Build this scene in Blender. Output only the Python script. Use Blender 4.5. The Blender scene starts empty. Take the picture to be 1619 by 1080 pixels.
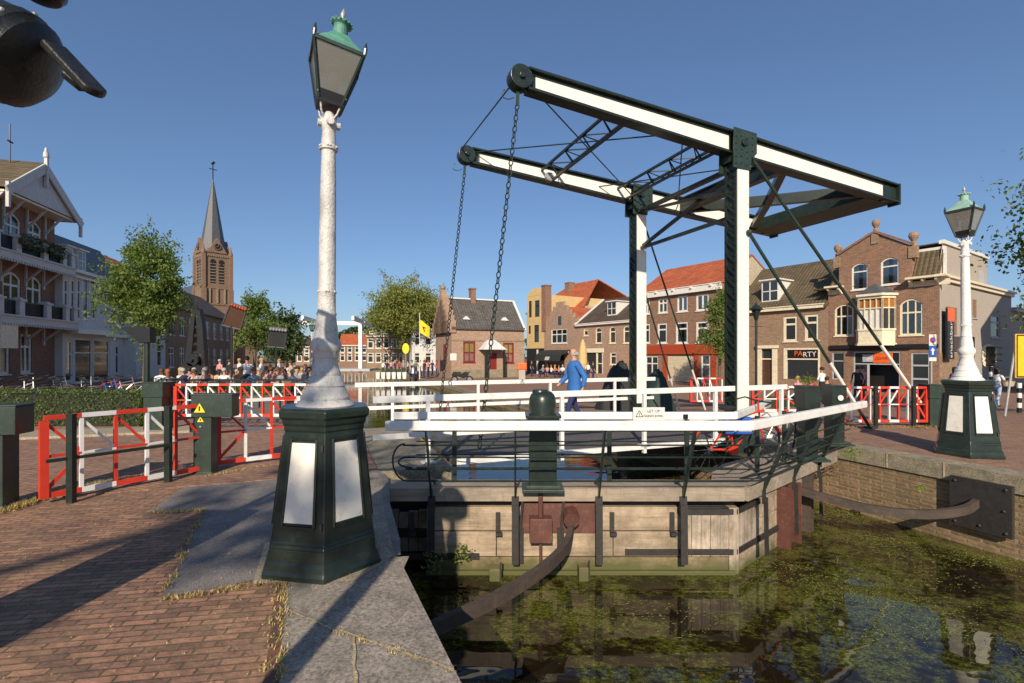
import bpy, bmesh, math, random
from mathutils import Vector, Matrix, Euler
R = math.radians
rnd = random.Random(7)
SC = bpy.context.scene
COL = SC.collection

# ------------------------------------------------------------------ camera, sky, sun, exposure
cam_d = bpy.data.cameras.new('camera'); cam = bpy.data.objects.new('camera', cam_d); COL.objects.link(cam)
F, CX, HZ, EYE = 766.0, 810.0, 562.0, 1.65       # focal length / centre / horizon in photo pixels, eye height in metres
cam_d.sensor_width = 36.0; cam_d.lens = 36.0 * F / 1619.0
cam_d.shift_y = (HZ - 540.0) / 1619.0; cam_d.clip_end = 5000; cam_d.clip_start = 0.05
cam.location = (0, 0, EYE); cam.rotation_euler = (R(90), 0, 0)
SC.camera = cam
SUN_EL = 28.0
to_sun = Vector((-0.11 * math.cos(R(SUN_EL)), -0.994 * math.cos(R(SUN_EL)), math.sin(R(SUN_EL)))).normalized()
W = bpy.data.worlds.new('World'); SC.world = W; W.use_nodes = True
nt = W.node_tree
sky = nt.nodes.new('ShaderNodeTexSky'); sky.sky_type = 'NISHITA'; sky.sun_disc = False
sky.sun_elevation = R(SUN_EL); sky.sun_rotation = math.atan2(to_sun.x, to_sun.y)
sky.air_density = 1.0; sky.dust_density = 0.6; sky.ozone_density = 2.2
gm = nt.nodes.new('ShaderNodeGamma'); gm.inputs[1].default_value = 0.8; nt.links.new(sky.outputs[0], gm.inputs[0])
tn = nt.nodes.new('ShaderNodeMix'); tn.data_type = 'RGBA'; tn.blend_type = 'MULTIPLY'; tn.inputs[0].default_value = 1.0; tn.inputs[7].default_value = (0.78, 0.96, 1.22, 1); nt.links.new(gm.outputs[0], tn.inputs[6])
nt.links.new(tn.outputs[2], nt.nodes['Background'].inputs[0]); nt.nodes['Background'].inputs[1].default_value = 0.093
sd = bpy.data.lights.new('sun', 'SUN'); sd.energy = 4.3; sd.angle = R(0.5); sd.color = (1.0, 0.86, 0.68)
sun = bpy.data.objects.new('sun', sd); COL.objects.link(sun); sun.rotation_euler = to_sun.to_track_quat('Z', 'Y').to_euler()
SC.view_settings.view_transform = 'Standard'; SC.view_settings.look = 'None'
SC.view_settings.exposure = 0.44; SC.view_settings.gamma = 1.0
SC.cycles.transparent_max_bounces = 12

# ------------------------------------------------------------------ materials
def newmat(name):
    m = bpy.data.materials.new(name); m.use_nodes = True
    return m, m.node_tree, m.node_tree.nodes['Principled BSDF']
def N(nt, typ, **kw):
    n = nt.nodes.new(typ)
    for k, v in kw.items():
        if k in n.inputs: n.inputs[k].default_value = v
        else: setattr(n, k, v)
    return n
def ramp(nt, fac, stops):
    r = nt.nodes.new('ShaderNodeValToRGB'); nt.links.new(fac, r.inputs[0])
    e = r.color_ramp.elements
    while len(e) < len(stops): e.new(0.5)
    for i, (p, c) in enumerate(stops):
        e[i].position = p; e[i].color = (*c, 1) if len(c) == 3 else c
    return r
def mixc(nt, fac, a, b, mode='MIX'):
    m = nt.nodes.new('ShaderNodeMix'); m.data_type = 'RGBA'; m.blend_type = mode
    if isinstance(fac, (int, float)): m.inputs[0].default_value = fac
    else: nt.links.new(fac, m.inputs[0])
    for s, v in ((6, a), (7, b)):
        if isinstance(v, tuple): m.inputs[s].default_value = (*v[:3], 1)
        else: nt.links.new(v, m.inputs[s])
    return m.outputs[2]
def coords(nt, scale=(1, 1, 1), rot=(0, 0, 0), loc=(0, 0, 0), box=False):
    tc = nt.nodes.new('ShaderNodeTexCoord')
    mp = nt.nodes.new('ShaderNodeMapping')
    if box:      # (x + y, z): one brick lay-out that holds on front and side walls alike
        s = nt.nodes.new('ShaderNodeSeparateXYZ'); nt.links.new(tc.outputs['Object'], s.inputs[0])
        a = nt.nodes.new('ShaderNodeMath'); a.operation = 'ADD'
        nt.links.new(s.outputs[0], a.inputs[0]); nt.links.new(s.outputs[1], a.inputs[1])
        c = nt.nodes.new('ShaderNodeCombineXYZ'); nt.links.new(a.outputs[0], c.inputs[0]); nt.links.new(s.outputs[2], c.inputs[1])
        nt.links.new(c.outputs[0], mp.inputs[0])
    else: nt.links.new(tc.outputs['Object'], mp.inputs[0])
    mp.inputs['Scale'].default_value = scale; mp.inputs['Rotation'].default_value = rot; mp.inputs['Location'].default_value = loc
    return mp.outputs[0]
def noise(nt, vec, scale, detail=4, rough=0.6):
    n = N(nt, 'ShaderNodeTexNoise', Scale=scale, Detail=detail, Roughness=rough); nt.links.new(vec, n.inputs['Vector']); return n
def bump(nt, b, h, strength=0.3, dist=0.02):
    bp = N(nt, 'ShaderNodeBump', Strength=strength, Distance=dist); nt.links.new(h, bp.inputs['Height']); nt.links.new(bp.outputs[0], b.inputs['Normal'])
def scaled(c, f): return tuple(min(1, v * f) for v in c)
def paint(name, c, rough=0.45, var=0.25, sc=6, bmp=0.05, dirt=None, metal=0.0, dirt_amt=0.5):
    m, nt, b = newmat(name); v = coords(nt)
    n = noise(nt, v, sc, 6, 0.65)
    col = ramp(nt, n.outputs[0], [(0.3, scaled(c, 1 - var)), (0.7, scaled(c, 1 + var * 0.35))]).outputs[0]
    if dirt:
        n2 = noise(nt, v, sc * 2.3, 8, 0.75)
        f = ramp(nt, n2.outputs[0], [(0.52, (0, 0, 0)), (0.72, (dirt_amt,) * 3)]).outputs[0]
        col = mixc(nt, f, col, dirt)
    nt.links.new(col, b.inputs['Base Color']); b.inputs['Roughness'].default_value = rough; b.inputs['Metallic'].default_value = metal
    if dirt:      # thin run marks down the surface
        n4 = noise(nt, coords(nt, scale=(14, 14, .9)), 2.4, 6, 0.8); f4 = ramp(nt, n4.outputs[0], [(0.57, (0, 0, 0)), (0.75, (dirt_amt * .75,) * 3)]).outputs[0]
        nt.links.new(mixc(nt, f4, col, dirt), b.inputs['Base Color'])
    n3 = noise(nt, v, sc * 6, 4); bump(nt, b, n3.outputs[0], bmp, 0.01)
    return m
def brick(name, c1, c2, mortar, bw=0.22, bh=0.065, rough=0.85, box=True, rot=0.0, big=0.35, bmp=0.35, dirt=(0.16, 0.13, 0.10), mort=0.012):
    m, nt, b = newmat(name)
    v = coords(nt, rot=(0, 0, rot), box=box)
    t = N(nt, 'ShaderNodeTexBrick', Scale=1.0); nt.links.new(v, t.inputs['Vector'])
    t.inputs['Color1'].default_value = (*c1, 1); t.inputs['Color2'].default_value = (*c2, 1); t.inputs['Mortar'].default_value = (*mortar, 1)
    t.inputs['Brick Width'].default_value = bw; t.inputs['Row Height'].default_value = bh
    t.inputs['Mortar Size'].default_value = mort; t.inputs['Mortar Smooth'].default_value = 0.3; t.inputs['Bias'].default_value = 0.0
    v2 = coords(nt)
    n = noise(nt, v2, 0.9, 6, 0.7); f = ramp(nt, n.outputs[0], [(0.38, (0, 0, 0)), (0.7, (big,) * 3)])
    col = mixc(nt, f.outputs[0], t.outputs[0], dirt)
    n2 = noise(nt, v2, 14, 5, 0.7); g = ramp(nt, n2.outputs[0], [(0.3, (0.72,) * 3), (0.7, (1.18,) * 3)])
    col = mixc(nt, 1.0, col, g.outputs[0], 'MULTIPLY')
    n5 = noise(nt, coords(nt, scale=(1, 1, 2.2)), 3.2, 8, 0.85); g5 = ramp(nt, n5.outputs[0], [(0.33, (0.58, 0.55, 0.55)), (0.5, (1.0, 1.0, 1.0)), (0.68, (1.4, 1.36, 1.25))])
    col = mixc(nt, 0.85, col, g5.outputs[0], 'MULTIPLY')
    nt.links.new(col, b.inputs['Base Color']); b.inputs['Roughness'].default_value = rough
    h = N(nt, 'ShaderNodeMath', operation='SUBTRACT'); nt.links.new(n2.outputs[0], h.inputs[0]); nt.links.new(t.outputs['Fac'], h.inputs[1])
    bump(nt, b, h.outputs[0], bmp, 0.012)
    return m
def tiles(name, c1, c2, w=0.25, h=0.3, box=False):
    m, nt, b = newmat(name); v = coords(nt, box=box)
    s = nt.nodes.new('ShaderNodeSeparateXYZ'); tc = coords(nt); nt.links.new(tc, s.inputs[0])
    a = nt.nodes.new('ShaderNodeCombineXYZ'); nt.links.new(s.outputs[0], a.inputs[0])
    z = N(nt, 'ShaderNodeMath', operation='MULTIPLY'); z.inputs[1].default_value = 1.35; nt.links.new(s.outputs[2], z.inputs[0]); nt.links.new(z.outputs[0], a.inputs[1])
    t = N(nt, 'ShaderNodeTexBrick', Scale=1.0, offset=0.0); nt.links.new(a.outputs[0], t.inputs['Vector'])
    t.inputs['Color1'].default_value = (*c1, 1); t.inputs['Color2'].default_value = (*c2, 1); t.inputs['Mortar'].default_value = (*scaled(c1, 0.35), 1)
    t.inputs['Brick Width'].default_value = w; t.inputs['Row Height'].default_value = h; t.inputs['Mortar Size'].default_value = 0.02; t.inputs['Mortar Smooth'].default_value = 0.8
    n = noise(nt, tc, 1.3, 6, 0.7); g = ramp(nt, n.outputs[0], [(0.3, (0.65,) * 3), (0.7, (1.2,) * 3)])
    nt.links.new(mixc(nt, 1.0, t.outputs[0], g.outputs[0], 'MULTIPLY'), b.inputs['Base Color'])
    wv = N(nt, 'ShaderNodeTexWave', Scale=0.314 / w * 1.0, Distortion=0.3); nt.links.new(tc, wv.inputs['Vector'])
    h1 = N(nt, 'ShaderNodeMath', operation='SUBTRACT'); nt.links.new(wv.outputs['Fac'], h1.inputs[0]); nt.links.new(t.outputs['Fac'], h1.inputs[1])
    bump(nt, b, h1.outputs[0], 0.6, 0.04); b.inputs['Roughness'].default_value = 0.75
    return m
def stone(name, c, sc=8, var=0.35, rough=0.85, bmp=0.4, stain=None, fine=60):
    m, nt, b = newmat(name); v = coords(nt)
    n = noise(nt, v, sc, 8, 0.72); col = ramp(nt, n.outputs[0], [(0.3, scaled(c, 1 - var)), (0.72, scaled(c, 1 + var))]).outputs[0]
    n2 = noise(nt, v, fine, 3, 0.6); g = ramp(nt, n2.outputs[0], [(0.36, (0.55,) * 3), (0.62, (1.25,) * 3)]).outputs[0]
    col = mixc(nt, 1.0, col, g, 'MULTIPLY')
    if stain:
        n4 = noise(nt, v, 1.1, 6, 0.7); f = ramp(nt, n4.outputs[0], [(0.5, (0, 0, 0)), (0.72, (0.7,) * 3)]).outputs[0]; col = mixc(nt, f, col, stain)
    nt.links.new(col, b.inputs['Base Color']); b.inputs['Roughness'].default_value = rough
    bump(nt, b, n2.outputs[0], bmp, 0.008)
    return m
def wood(name, c, axis=0, rough=0.8, dirt=(0.10, 0.085, 0.06), green=None):
    m, nt, b = newmat(name)
    sc = [9, 9, 9]; sc[axis] = 0.7
    v = coords(nt, scale=tuple(sc)); v0 = coords(nt)
    n = noise(nt, v, 2.2, 8, 0.7); col = ramp(nt, n.outputs[0], [(0.28, scaled(c, 0.5)), (0.5, c), (0.75, scaled(c, 1.35))]).outputs[0]
    n2 = noise(nt, v0, 1.6, 8, 0.75); f = ramp(nt, n2.outputs[0], [(0.40, (0, 0, 0)), (0.62, (0.8,) * 3)]).outputs[0]
    col = mixc(nt, f, col, dirt)
    n6 = noise(nt, coords(nt, scale=(5, 5, .8)), 1.7, 7, 0.8); f6 = ramp(nt, n6.outputs[0], [(0.56, (0, 0, 0)), (0.70, (0.6,) * 3)]).outputs[0]; col = mixc(nt, f6, col, (0.13, 0.075, 0.04))
    if green:     # algae line above the water
        s = nt.nodes.new('ShaderNodeSeparateXYZ'); nt.links.new(v0, s.inputs[0])
        n3 = noise(nt, v0, 5, 6, 0.7)
        a = N(nt, 'ShaderNodeMath', operation='MULTIPLY_ADD'); a.inputs[1].default_value = 0.45; nt.links.new(n3.outputs[0], a.inputs[0]); nt.links.new(s.outputs[2], a.inputs[2])
        g = ramp(nt, a.outputs[0], [(0.0, (1,) * 3), (0.01, (1,) * 3)])
        mr = N(nt, 'ShaderNodeMapRange'); nt.links.new(a.outputs[0], mr.inputs[0])
        mr.inputs[1].default_value = green[0]; mr.inputs[2].default_value = green[1]; mr.inputs[3].default_value = 0.95; mr.inputs[4].default_value = 0.0
        nt.nodes.remove(g); col = mixc(nt, mr.outputs[0], col, green[2])
    nt.links.new(col, b.inputs['Base Color']); b.inputs['Roughness'].default_value = rough
    bump(nt, b, n.outputs[0], 0.5, 0.01)
    return m
def leafmat(name, c1, c2, trans=0.35):
    m, nt, b = newmat(name)
    oi = nt.nodes.new('ShaderNodeNewGeometry')
    n = noise(nt, coords(nt), 1.4, 3, 0.6)
    a = N(nt, 'ShaderNodeMath', operation='MULTIPLY_ADD'); a.inputs[1].default_value = 0.55
    nt.links.new(oi.outputs['Random Per Island'], a.inputs[0])
    a2 = N(nt, 'ShaderNodeMath', operation='MULTIPLY'); a2.inputs[1].default_value = 0.6; nt.links.new(n.outputs[0], a2.inputs[0]); nt.links.new(a2.outputs[0], a.inputs[2])
    col = ramp(nt, a.outputs[0], [(0.15, c1), (0.8, c2)]).outputs[0]
    nt.links.new(col, b.inputs['Base Color']); b.inputs['Roughness'].default_value = 0.55
    tr = nt.nodes.new('ShaderNodeBsdfTranslucent'); nt.links.new(mixc(nt, 1.0, col, (1.3, 1.4, 0.6), 'MULTIPLY'), tr.inputs[0])
    ms = nt.nodes.new('ShaderNodeMixShader'); ms.inputs[0].default_value = trans
    nt.links.new(b.outputs[0], ms.inputs[1]); nt.links.new(tr.outputs[0], ms.inputs[2]); nt.links.new(ms.outputs[0], nt.nodes['Material Output'].inputs[0])
    return m
def glassmat(name, tint=(0.75, 0.8, 0.8), amt=0.25, milk=0.0):
    m, nt, b = newmat(name); nt.nodes.remove(b)
    t = N(nt, 'ShaderNodeBsdfTransparent'); t.inputs[0].default_value = (*tint, 1)
    g = N(nt, 'ShaderNodeBsdfGlossy', Roughness=0.04)
    fr = N(nt, 'ShaderNodeFresnel', IOR=1.5); ad = N(nt, 'ShaderNodeMath', operation='ADD'); ad.inputs[1].default_value = amt; nt.links.new(fr.outputs[0], ad.inputs[0])
    ms = nt.nodes.new('ShaderNodeMixShader'); nt.links.new(ad.outputs[0], ms.inputs[0]); nt.links.new(t.outputs[0], ms.inputs[1]); nt.links.new(g.outputs[0], ms.inputs[2])
    if milk:      # dusty, faintly frosted glass
        d = N(nt, 'ShaderNodeBsdfDiffuse'); d.inputs[0].default_value = (0.42, 0.39, 0.34, 1); m2 = nt.nodes.new('ShaderNodeMixShader'); m2.inputs[0].default_value = milk
        nt.links.new(ms.outputs[0], m2.inputs[1]); nt.links.new(d.outputs[0], m2.inputs[2]); ms = m2
    nt.links.new(ms.outputs[0], nt.nodes['Material Output'].inputs[0]); return m
def plain(name, c, rough=0.6, metal=0.0):
    m, nt, b = newmat(name); n = noise(nt, coords(nt), 7, 4)
    nt.links.new(ramp(nt, n.outputs[0], [(0.3, scaled(c, 0.82)), (0.7, scaled(c, 1.1))]).outputs[0], b.inputs['Base Color'])
    b.inputs['Roughness'].default_value = rough; b.inputs['Metallic'].default_value = metal; return m

M = {}
M['green'] = paint('dark green paint', (0.016, 0.027, 0.022), 0.32, 0.4, 5, 0.08, dirt=(0.05, 0.06, 0.045), dirt_amt=0.5)
M['green_mid'] = paint('weathered green paint', (0.024, 0.044, 0.034), 0.42, 0.4, 5, 0.12, dirt=(0.07, 0.08, 0.06), dirt_amt=0.6)
M['white'] = paint('white paint', (0.80, 0.77, 0.70), 0.42, 0.08, 3, 0.06, dirt=(0.52, 0.49, 0.42), dirt_amt=0.35)
M['white_rail'] = paint('weathered white paint', (0.78, 0.77, 0.74), 0.5, 0.12, 3, 0.12, dirt=(0.38, 0.37, 0.34), dirt_amt=0.6)
M['panel'] = paint('cream panel paint', (0.80, 0.76, 0.68), 0.5, 0.1, 4, 0.08, dirt=(0.42, 0.35, 0.26), dirt_amt=0.5)
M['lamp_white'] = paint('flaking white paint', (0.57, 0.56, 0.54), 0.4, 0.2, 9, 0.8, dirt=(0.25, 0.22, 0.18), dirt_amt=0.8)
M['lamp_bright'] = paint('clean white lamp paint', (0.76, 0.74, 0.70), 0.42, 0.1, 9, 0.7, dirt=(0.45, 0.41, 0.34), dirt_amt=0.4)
M['lampglass_pale'] = None
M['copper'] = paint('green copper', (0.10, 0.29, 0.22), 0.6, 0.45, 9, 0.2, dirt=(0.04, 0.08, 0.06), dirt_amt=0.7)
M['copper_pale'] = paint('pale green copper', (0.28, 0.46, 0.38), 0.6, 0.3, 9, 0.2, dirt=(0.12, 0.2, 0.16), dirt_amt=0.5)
M['black'] = plain('black metal', (0.012, 0.012, 0.013), 0.35)
M['oldblack'] = paint('scuffed black paint', (0.014, 0.015, 0.014), 0.42, 0.4, 12, 0.25, dirt=(0.05, 0.045, 0.04), dirt_amt=0.6)
M['blackiron'] = paint('rusting black iron', (0.03, 0.028, 0.027), 0.6, 0.4, 9, 0.3, dirt=(0.10, 0.05, 0.03), dirt_amt=0.5)
M['rust'] = paint('brown primer', (0.115, 0.045, 0.035), 0.55, 0.35, 6, 0.2, dirt=(0.24, 0.12, 0.06), dirt_amt=0.6)
M['guard'] = wood('dark rubbed timber', (0.075, 0.052, 0.04), 0, dirt=(0.035, 0.03, 0.025))
M['red'] = paint('red paint', (0.62, 0.045, 0.022), 0.38, 0.2, 4, 0.05, dirt=(0.35, 0.05, 0.03), dirt_amt=0.5)
M['gwhite'] = paint('gate white paint', (0.74, 0.74, 0.72), 0.4, 0.12, 5, 0.05, dirt=(0.45, 0.43, 0.4), dirt_amt=0.4)
M['granite'] = stone('granite', (0.285, 0.245, 0.20), 5, 0.35, stain=(0.27, 0.25, 0.19), fine=55, bmp=0.6)
M['coping'] = stone('sandstone coping', (0.27, 0.23, 0.16), 6, 0.4, stain=(0.12, 0.11, 0.06))
M['concrete'] = stone('light concrete', (0.36, 0.31, 0.23), 7, 0.3, stain=(0.2, 0.17, 0.11))
M['asphalt'] = stone('asphalt', (0.20, 0.18, 0.165), 3, 0.35, stain=(0.27, 0.245, 0.21), fine=90)
M['mortar'] = stone('joint mortar', (0.42, 0.34, 0.20), 12, 0.4)
M['paving'] = brick('brick paving', (0.37, 0.19, 0.12), (0.17, 0.092, 0.068), (0.10, 0.075, 0.04), 0.19, 0.062, box=False, rot=R(-9), big=0.45, bmp=1.0, dirt=(0.40, 0.27, 0.15), mort=0.007)
M['paving2'] = brick('street brick', (0.36, 0.19, 0.12), (0.25, 0.13, 0.085), (0.17, 0.115, 0.075), 0.21, 0.08, box=False, rot=R(20), big=0.4, dirt=(0.24, 0.18, 0.13), bmp=0.5)
M['edgebrick'] = brick('soldier course brick', (0.16, 0.055, 0.04), (0.11, 0.045, 0.035), (0.2, 0.15, 0.07), 0.09, 0.24, box=False, rot=R(14), bmp=0.6)
M['quaybrick'] = brick('quay brick', (0.33, 0.20, 0.10), (0.20, 0.12, 0.065), (0.30, 0.25, 0.16), 0.22, 0.062, big=0.55, dirt=(0.13, 0.10, 0.05), bmp=1.0)
M['brick_dark'] = brick('dark red brick', (0.31, 0.125, 0.062), (0.165, 0.065, 0.036), (0.3, 0.235, 0.17))
M['brick_red'] = brick('red brick', (0.3, 0.106, 0.062), (0.213, 0.081, 0.05), (0.25, 0.2, 0.15))
M['brick_brown'] = brick('brown brick', (0.32, 0.18, 0.105), (0.21, 0.11, 0.068), (0.36, 0.29, 0.2))
M['brick_pink'] = brick('pale pink brick', (0.42, 0.24, 0.165), (0.29, 0.155, 0.105), (0.42, 0.34, 0.25))
M['brick_church'] = brick('church brick', (0.24, 0.135, 0.085), (0.17, 0.10, 0.065), (0.24, 0.19, 0.14), 0.5, 0.16)
M['tile_dark'] = tiles('dark roof tiles', (0.10, 0.065, 0.045), (0.07, 0.05, 0.036))
M['tile_moss'] = tiles('mossy roof tiles', (0.145, 0.10, 0.055), (0.10, 0.082, 0.04))
M['tile_grey'] = tiles('grey slates', (0.13, 0.115, 0.10), (0.09, 0.085, 0.08), 0.3, 0.25)
M['tile_orange'] = tiles('orange roof tiles', (0.52, 0.125, 0.04), (0.42, 0.10, 0.035))
M['slate'] = stone('slate', (0.085, 0.09, 0.10), 3, 0.25, rough=0.45, bmp=0.1)
M['plaster_grey'] = stone('grey render', (0.42, 0.37, 0.31), 2, 0.08, bmp=0.1, fine=30)
M['plaster_white'] = stone('white render', (0.62, 0.62, 0.60), 2, 0.08, bmp=0.1, fine=30)
M['plaster_yellow'] = stone('yellow render', (0.62, 0.44, 0.20), 2, 0.1, bmp=0.1, fine=30)
M['plaster_cream'] = stone('cream cladding', (0.46, 0.40, 0.28), 2, 0.12, bmp=0.1, fine=30)
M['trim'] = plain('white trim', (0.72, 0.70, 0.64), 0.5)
M['trim_hotel_shade'] = plain('shaded white joinery', (0.50, 0.50, 0.49), 0.5)  # white hotel joinery, darkened so the colour carries the facade's shade
M['trim_cream'] = plain('cream trim', (0.74, 0.66, 0.48), 0.5)
M['trim_grey'] = plain('blue grey trim', (0.42, 0.44, 0.46), 0.5)
M['redframe'] = plain('oxblood frame', (0.20, 0.02, 0.02), 0.4)
M['fascia_red'] = plain('red fascia', (0.36, 0.055, 0.02), 0.4)
M['fascia_black'] = plain('black fascia', (0.015, 0.014, 0.015), 0.4)
M['curtain'] = plain('white net curtain', (0.62, 0.62, 0.6), 0.9)
M['curtain_amber'] = plain('amber leaded light', (0.34, 0.13, 0.025), 0.3)
M['curtain_yellow'] = plain('yellow shutter', (0.75, 0.55, 0.2), 0.5)
M['curtain_pink'] = plain('pink shutter', (0.7, 0.42, 0.34), 0.5)
M['door'] = plain('brown door', (0.08, 0.04, 0.025), 0.4)
M['garage'] = plain('cream garage door', (0.55, 0.47, 0.32), 0.5)
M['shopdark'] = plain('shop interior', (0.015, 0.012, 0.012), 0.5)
m_, nt_, b_ = newmat('window glass'); b_.inputs['Base Color'].default_value = (0.03, 0.035, 0.04, 1); b_.inputs['Roughness'].default_value = 0.06; b_.inputs['IOR'].default_value = 1.7
M['glass'] = m_
M['lampglass'] = glassmat('lantern glass', (0.70, 0.68, 0.64), 0.14, milk=0.24)
M['lampglass_pale'] = glassmat('pale lantern glass', (0.78, 0.75, 0.68), 0.12, milk=0.40)
M['clearglass'] = glassmat('clear pane', (0.92, 0.94, 0.94), 0.06)
M['bark'] = wood('bark', (0.10, 0.075, 0.05), 2)
M['leaf'] = leafmat('lime leaves', (0.04, 0.075, 0.013), (0.18, 0.25, 0.05), 0.42)
M['leaf_big'] = leafmat('young plane leaves', (0.09, 0.115, 0.02), (0.26, 0.28, 0.06))
M['leaf_dark'] = leafmat('dark leaves', (0.02, 0.045, 0.014), (0.06, 0.095, 0.025), 0.2)
M['leaf_hedge'] = leafmat('hedge leaves', (0.025, 0.048, 0.008), (0.13, 0.17, 0.03), 0.3)
M['weed'] = leafmat('water weed', (0.045, 0.055, 0.008), (0.17, 0.19, 0.03), 0.1)
M['straw'] = leafmat('dry grass', (0.20, 0.15, 0.05), (0.58, 0.42, 0.17), 0.2)
M['hay'] = leafmat('fresh weeds', (0.05, 0.09, 0.012), (0.2, 0.26, 0.05), 0.3)
M['blue'] = plain('road sign blue', (0.02, 0.10, 0.42), 0.4)
M['yellow'] = plain('signal yellow', (0.80, 0.48, 0.02), 0.4)
M['flag'] = plain('yellow flag', (0.85, 0.62, 0.02), 0.7)
M['orange'] = plain('orange plastic', (0.80, 0.13, 0.02), 0.4)
M['darkcloth'] = plain('dark tarpaulin', (0.022, 0.024, 0.024), 0.8)
M['greencloth'] = plain('dark green tarpaulin', (0.016, 0.035, 0.028), 0.7)
M['creamcloth'] = plain('cream parasol cloth', (0.55, 0.40, 0.18), 0.8)
M['greymetal'] = plain('galvanised metal', (0.38, 0.38, 0.37), 0.4, 0.3)
M['chrome'] = plain('bright metal', (0.5, 0.5, 0.5), 0.25, 0.8)
M['rubber'] = plain('rubber', (0.02, 0.02, 0.02), 0.7)
M['skin'] = plain('skin', (0.48, 0.26, 0.18), 0.5)
CLOTH = {'white': (0.72, 0.72, 0.72), 'black': (0.02, 0.02, 0.024), 'navy': (0.02, 0.03, 0.10), 'blue': (0.03, 0.14, 0.42), 'red': (0.45, 0.03, 0.03),
         'pink': (0.62, 0.28, 0.28), 'grey': (0.25, 0.25, 0.26), 'beige': (0.48, 0.36, 0.24), 'pale blue': (0.35, 0.45, 0.6), 'olive': (0.12, 0.13, 0.06), 'orange': (0.55, 0.2, 0.05)}
for k, c in CLOTH.items(): M['c_' + k] = plain(k + ' cloth', c, 0.85)
HAIR = {'dark': (0.02, 0.014, 0.01), 'brown': (0.09, 0.045, 0.02), 'blond': (0.42, 0.27, 0.10), 'grey': (0.35, 0.34, 0.32), 'red': (0.28, 0.08, 0.03)}
for k, c in HAIR.items(): M['h_' + k] = plain(k + ' hair', c, 0.7)

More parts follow.
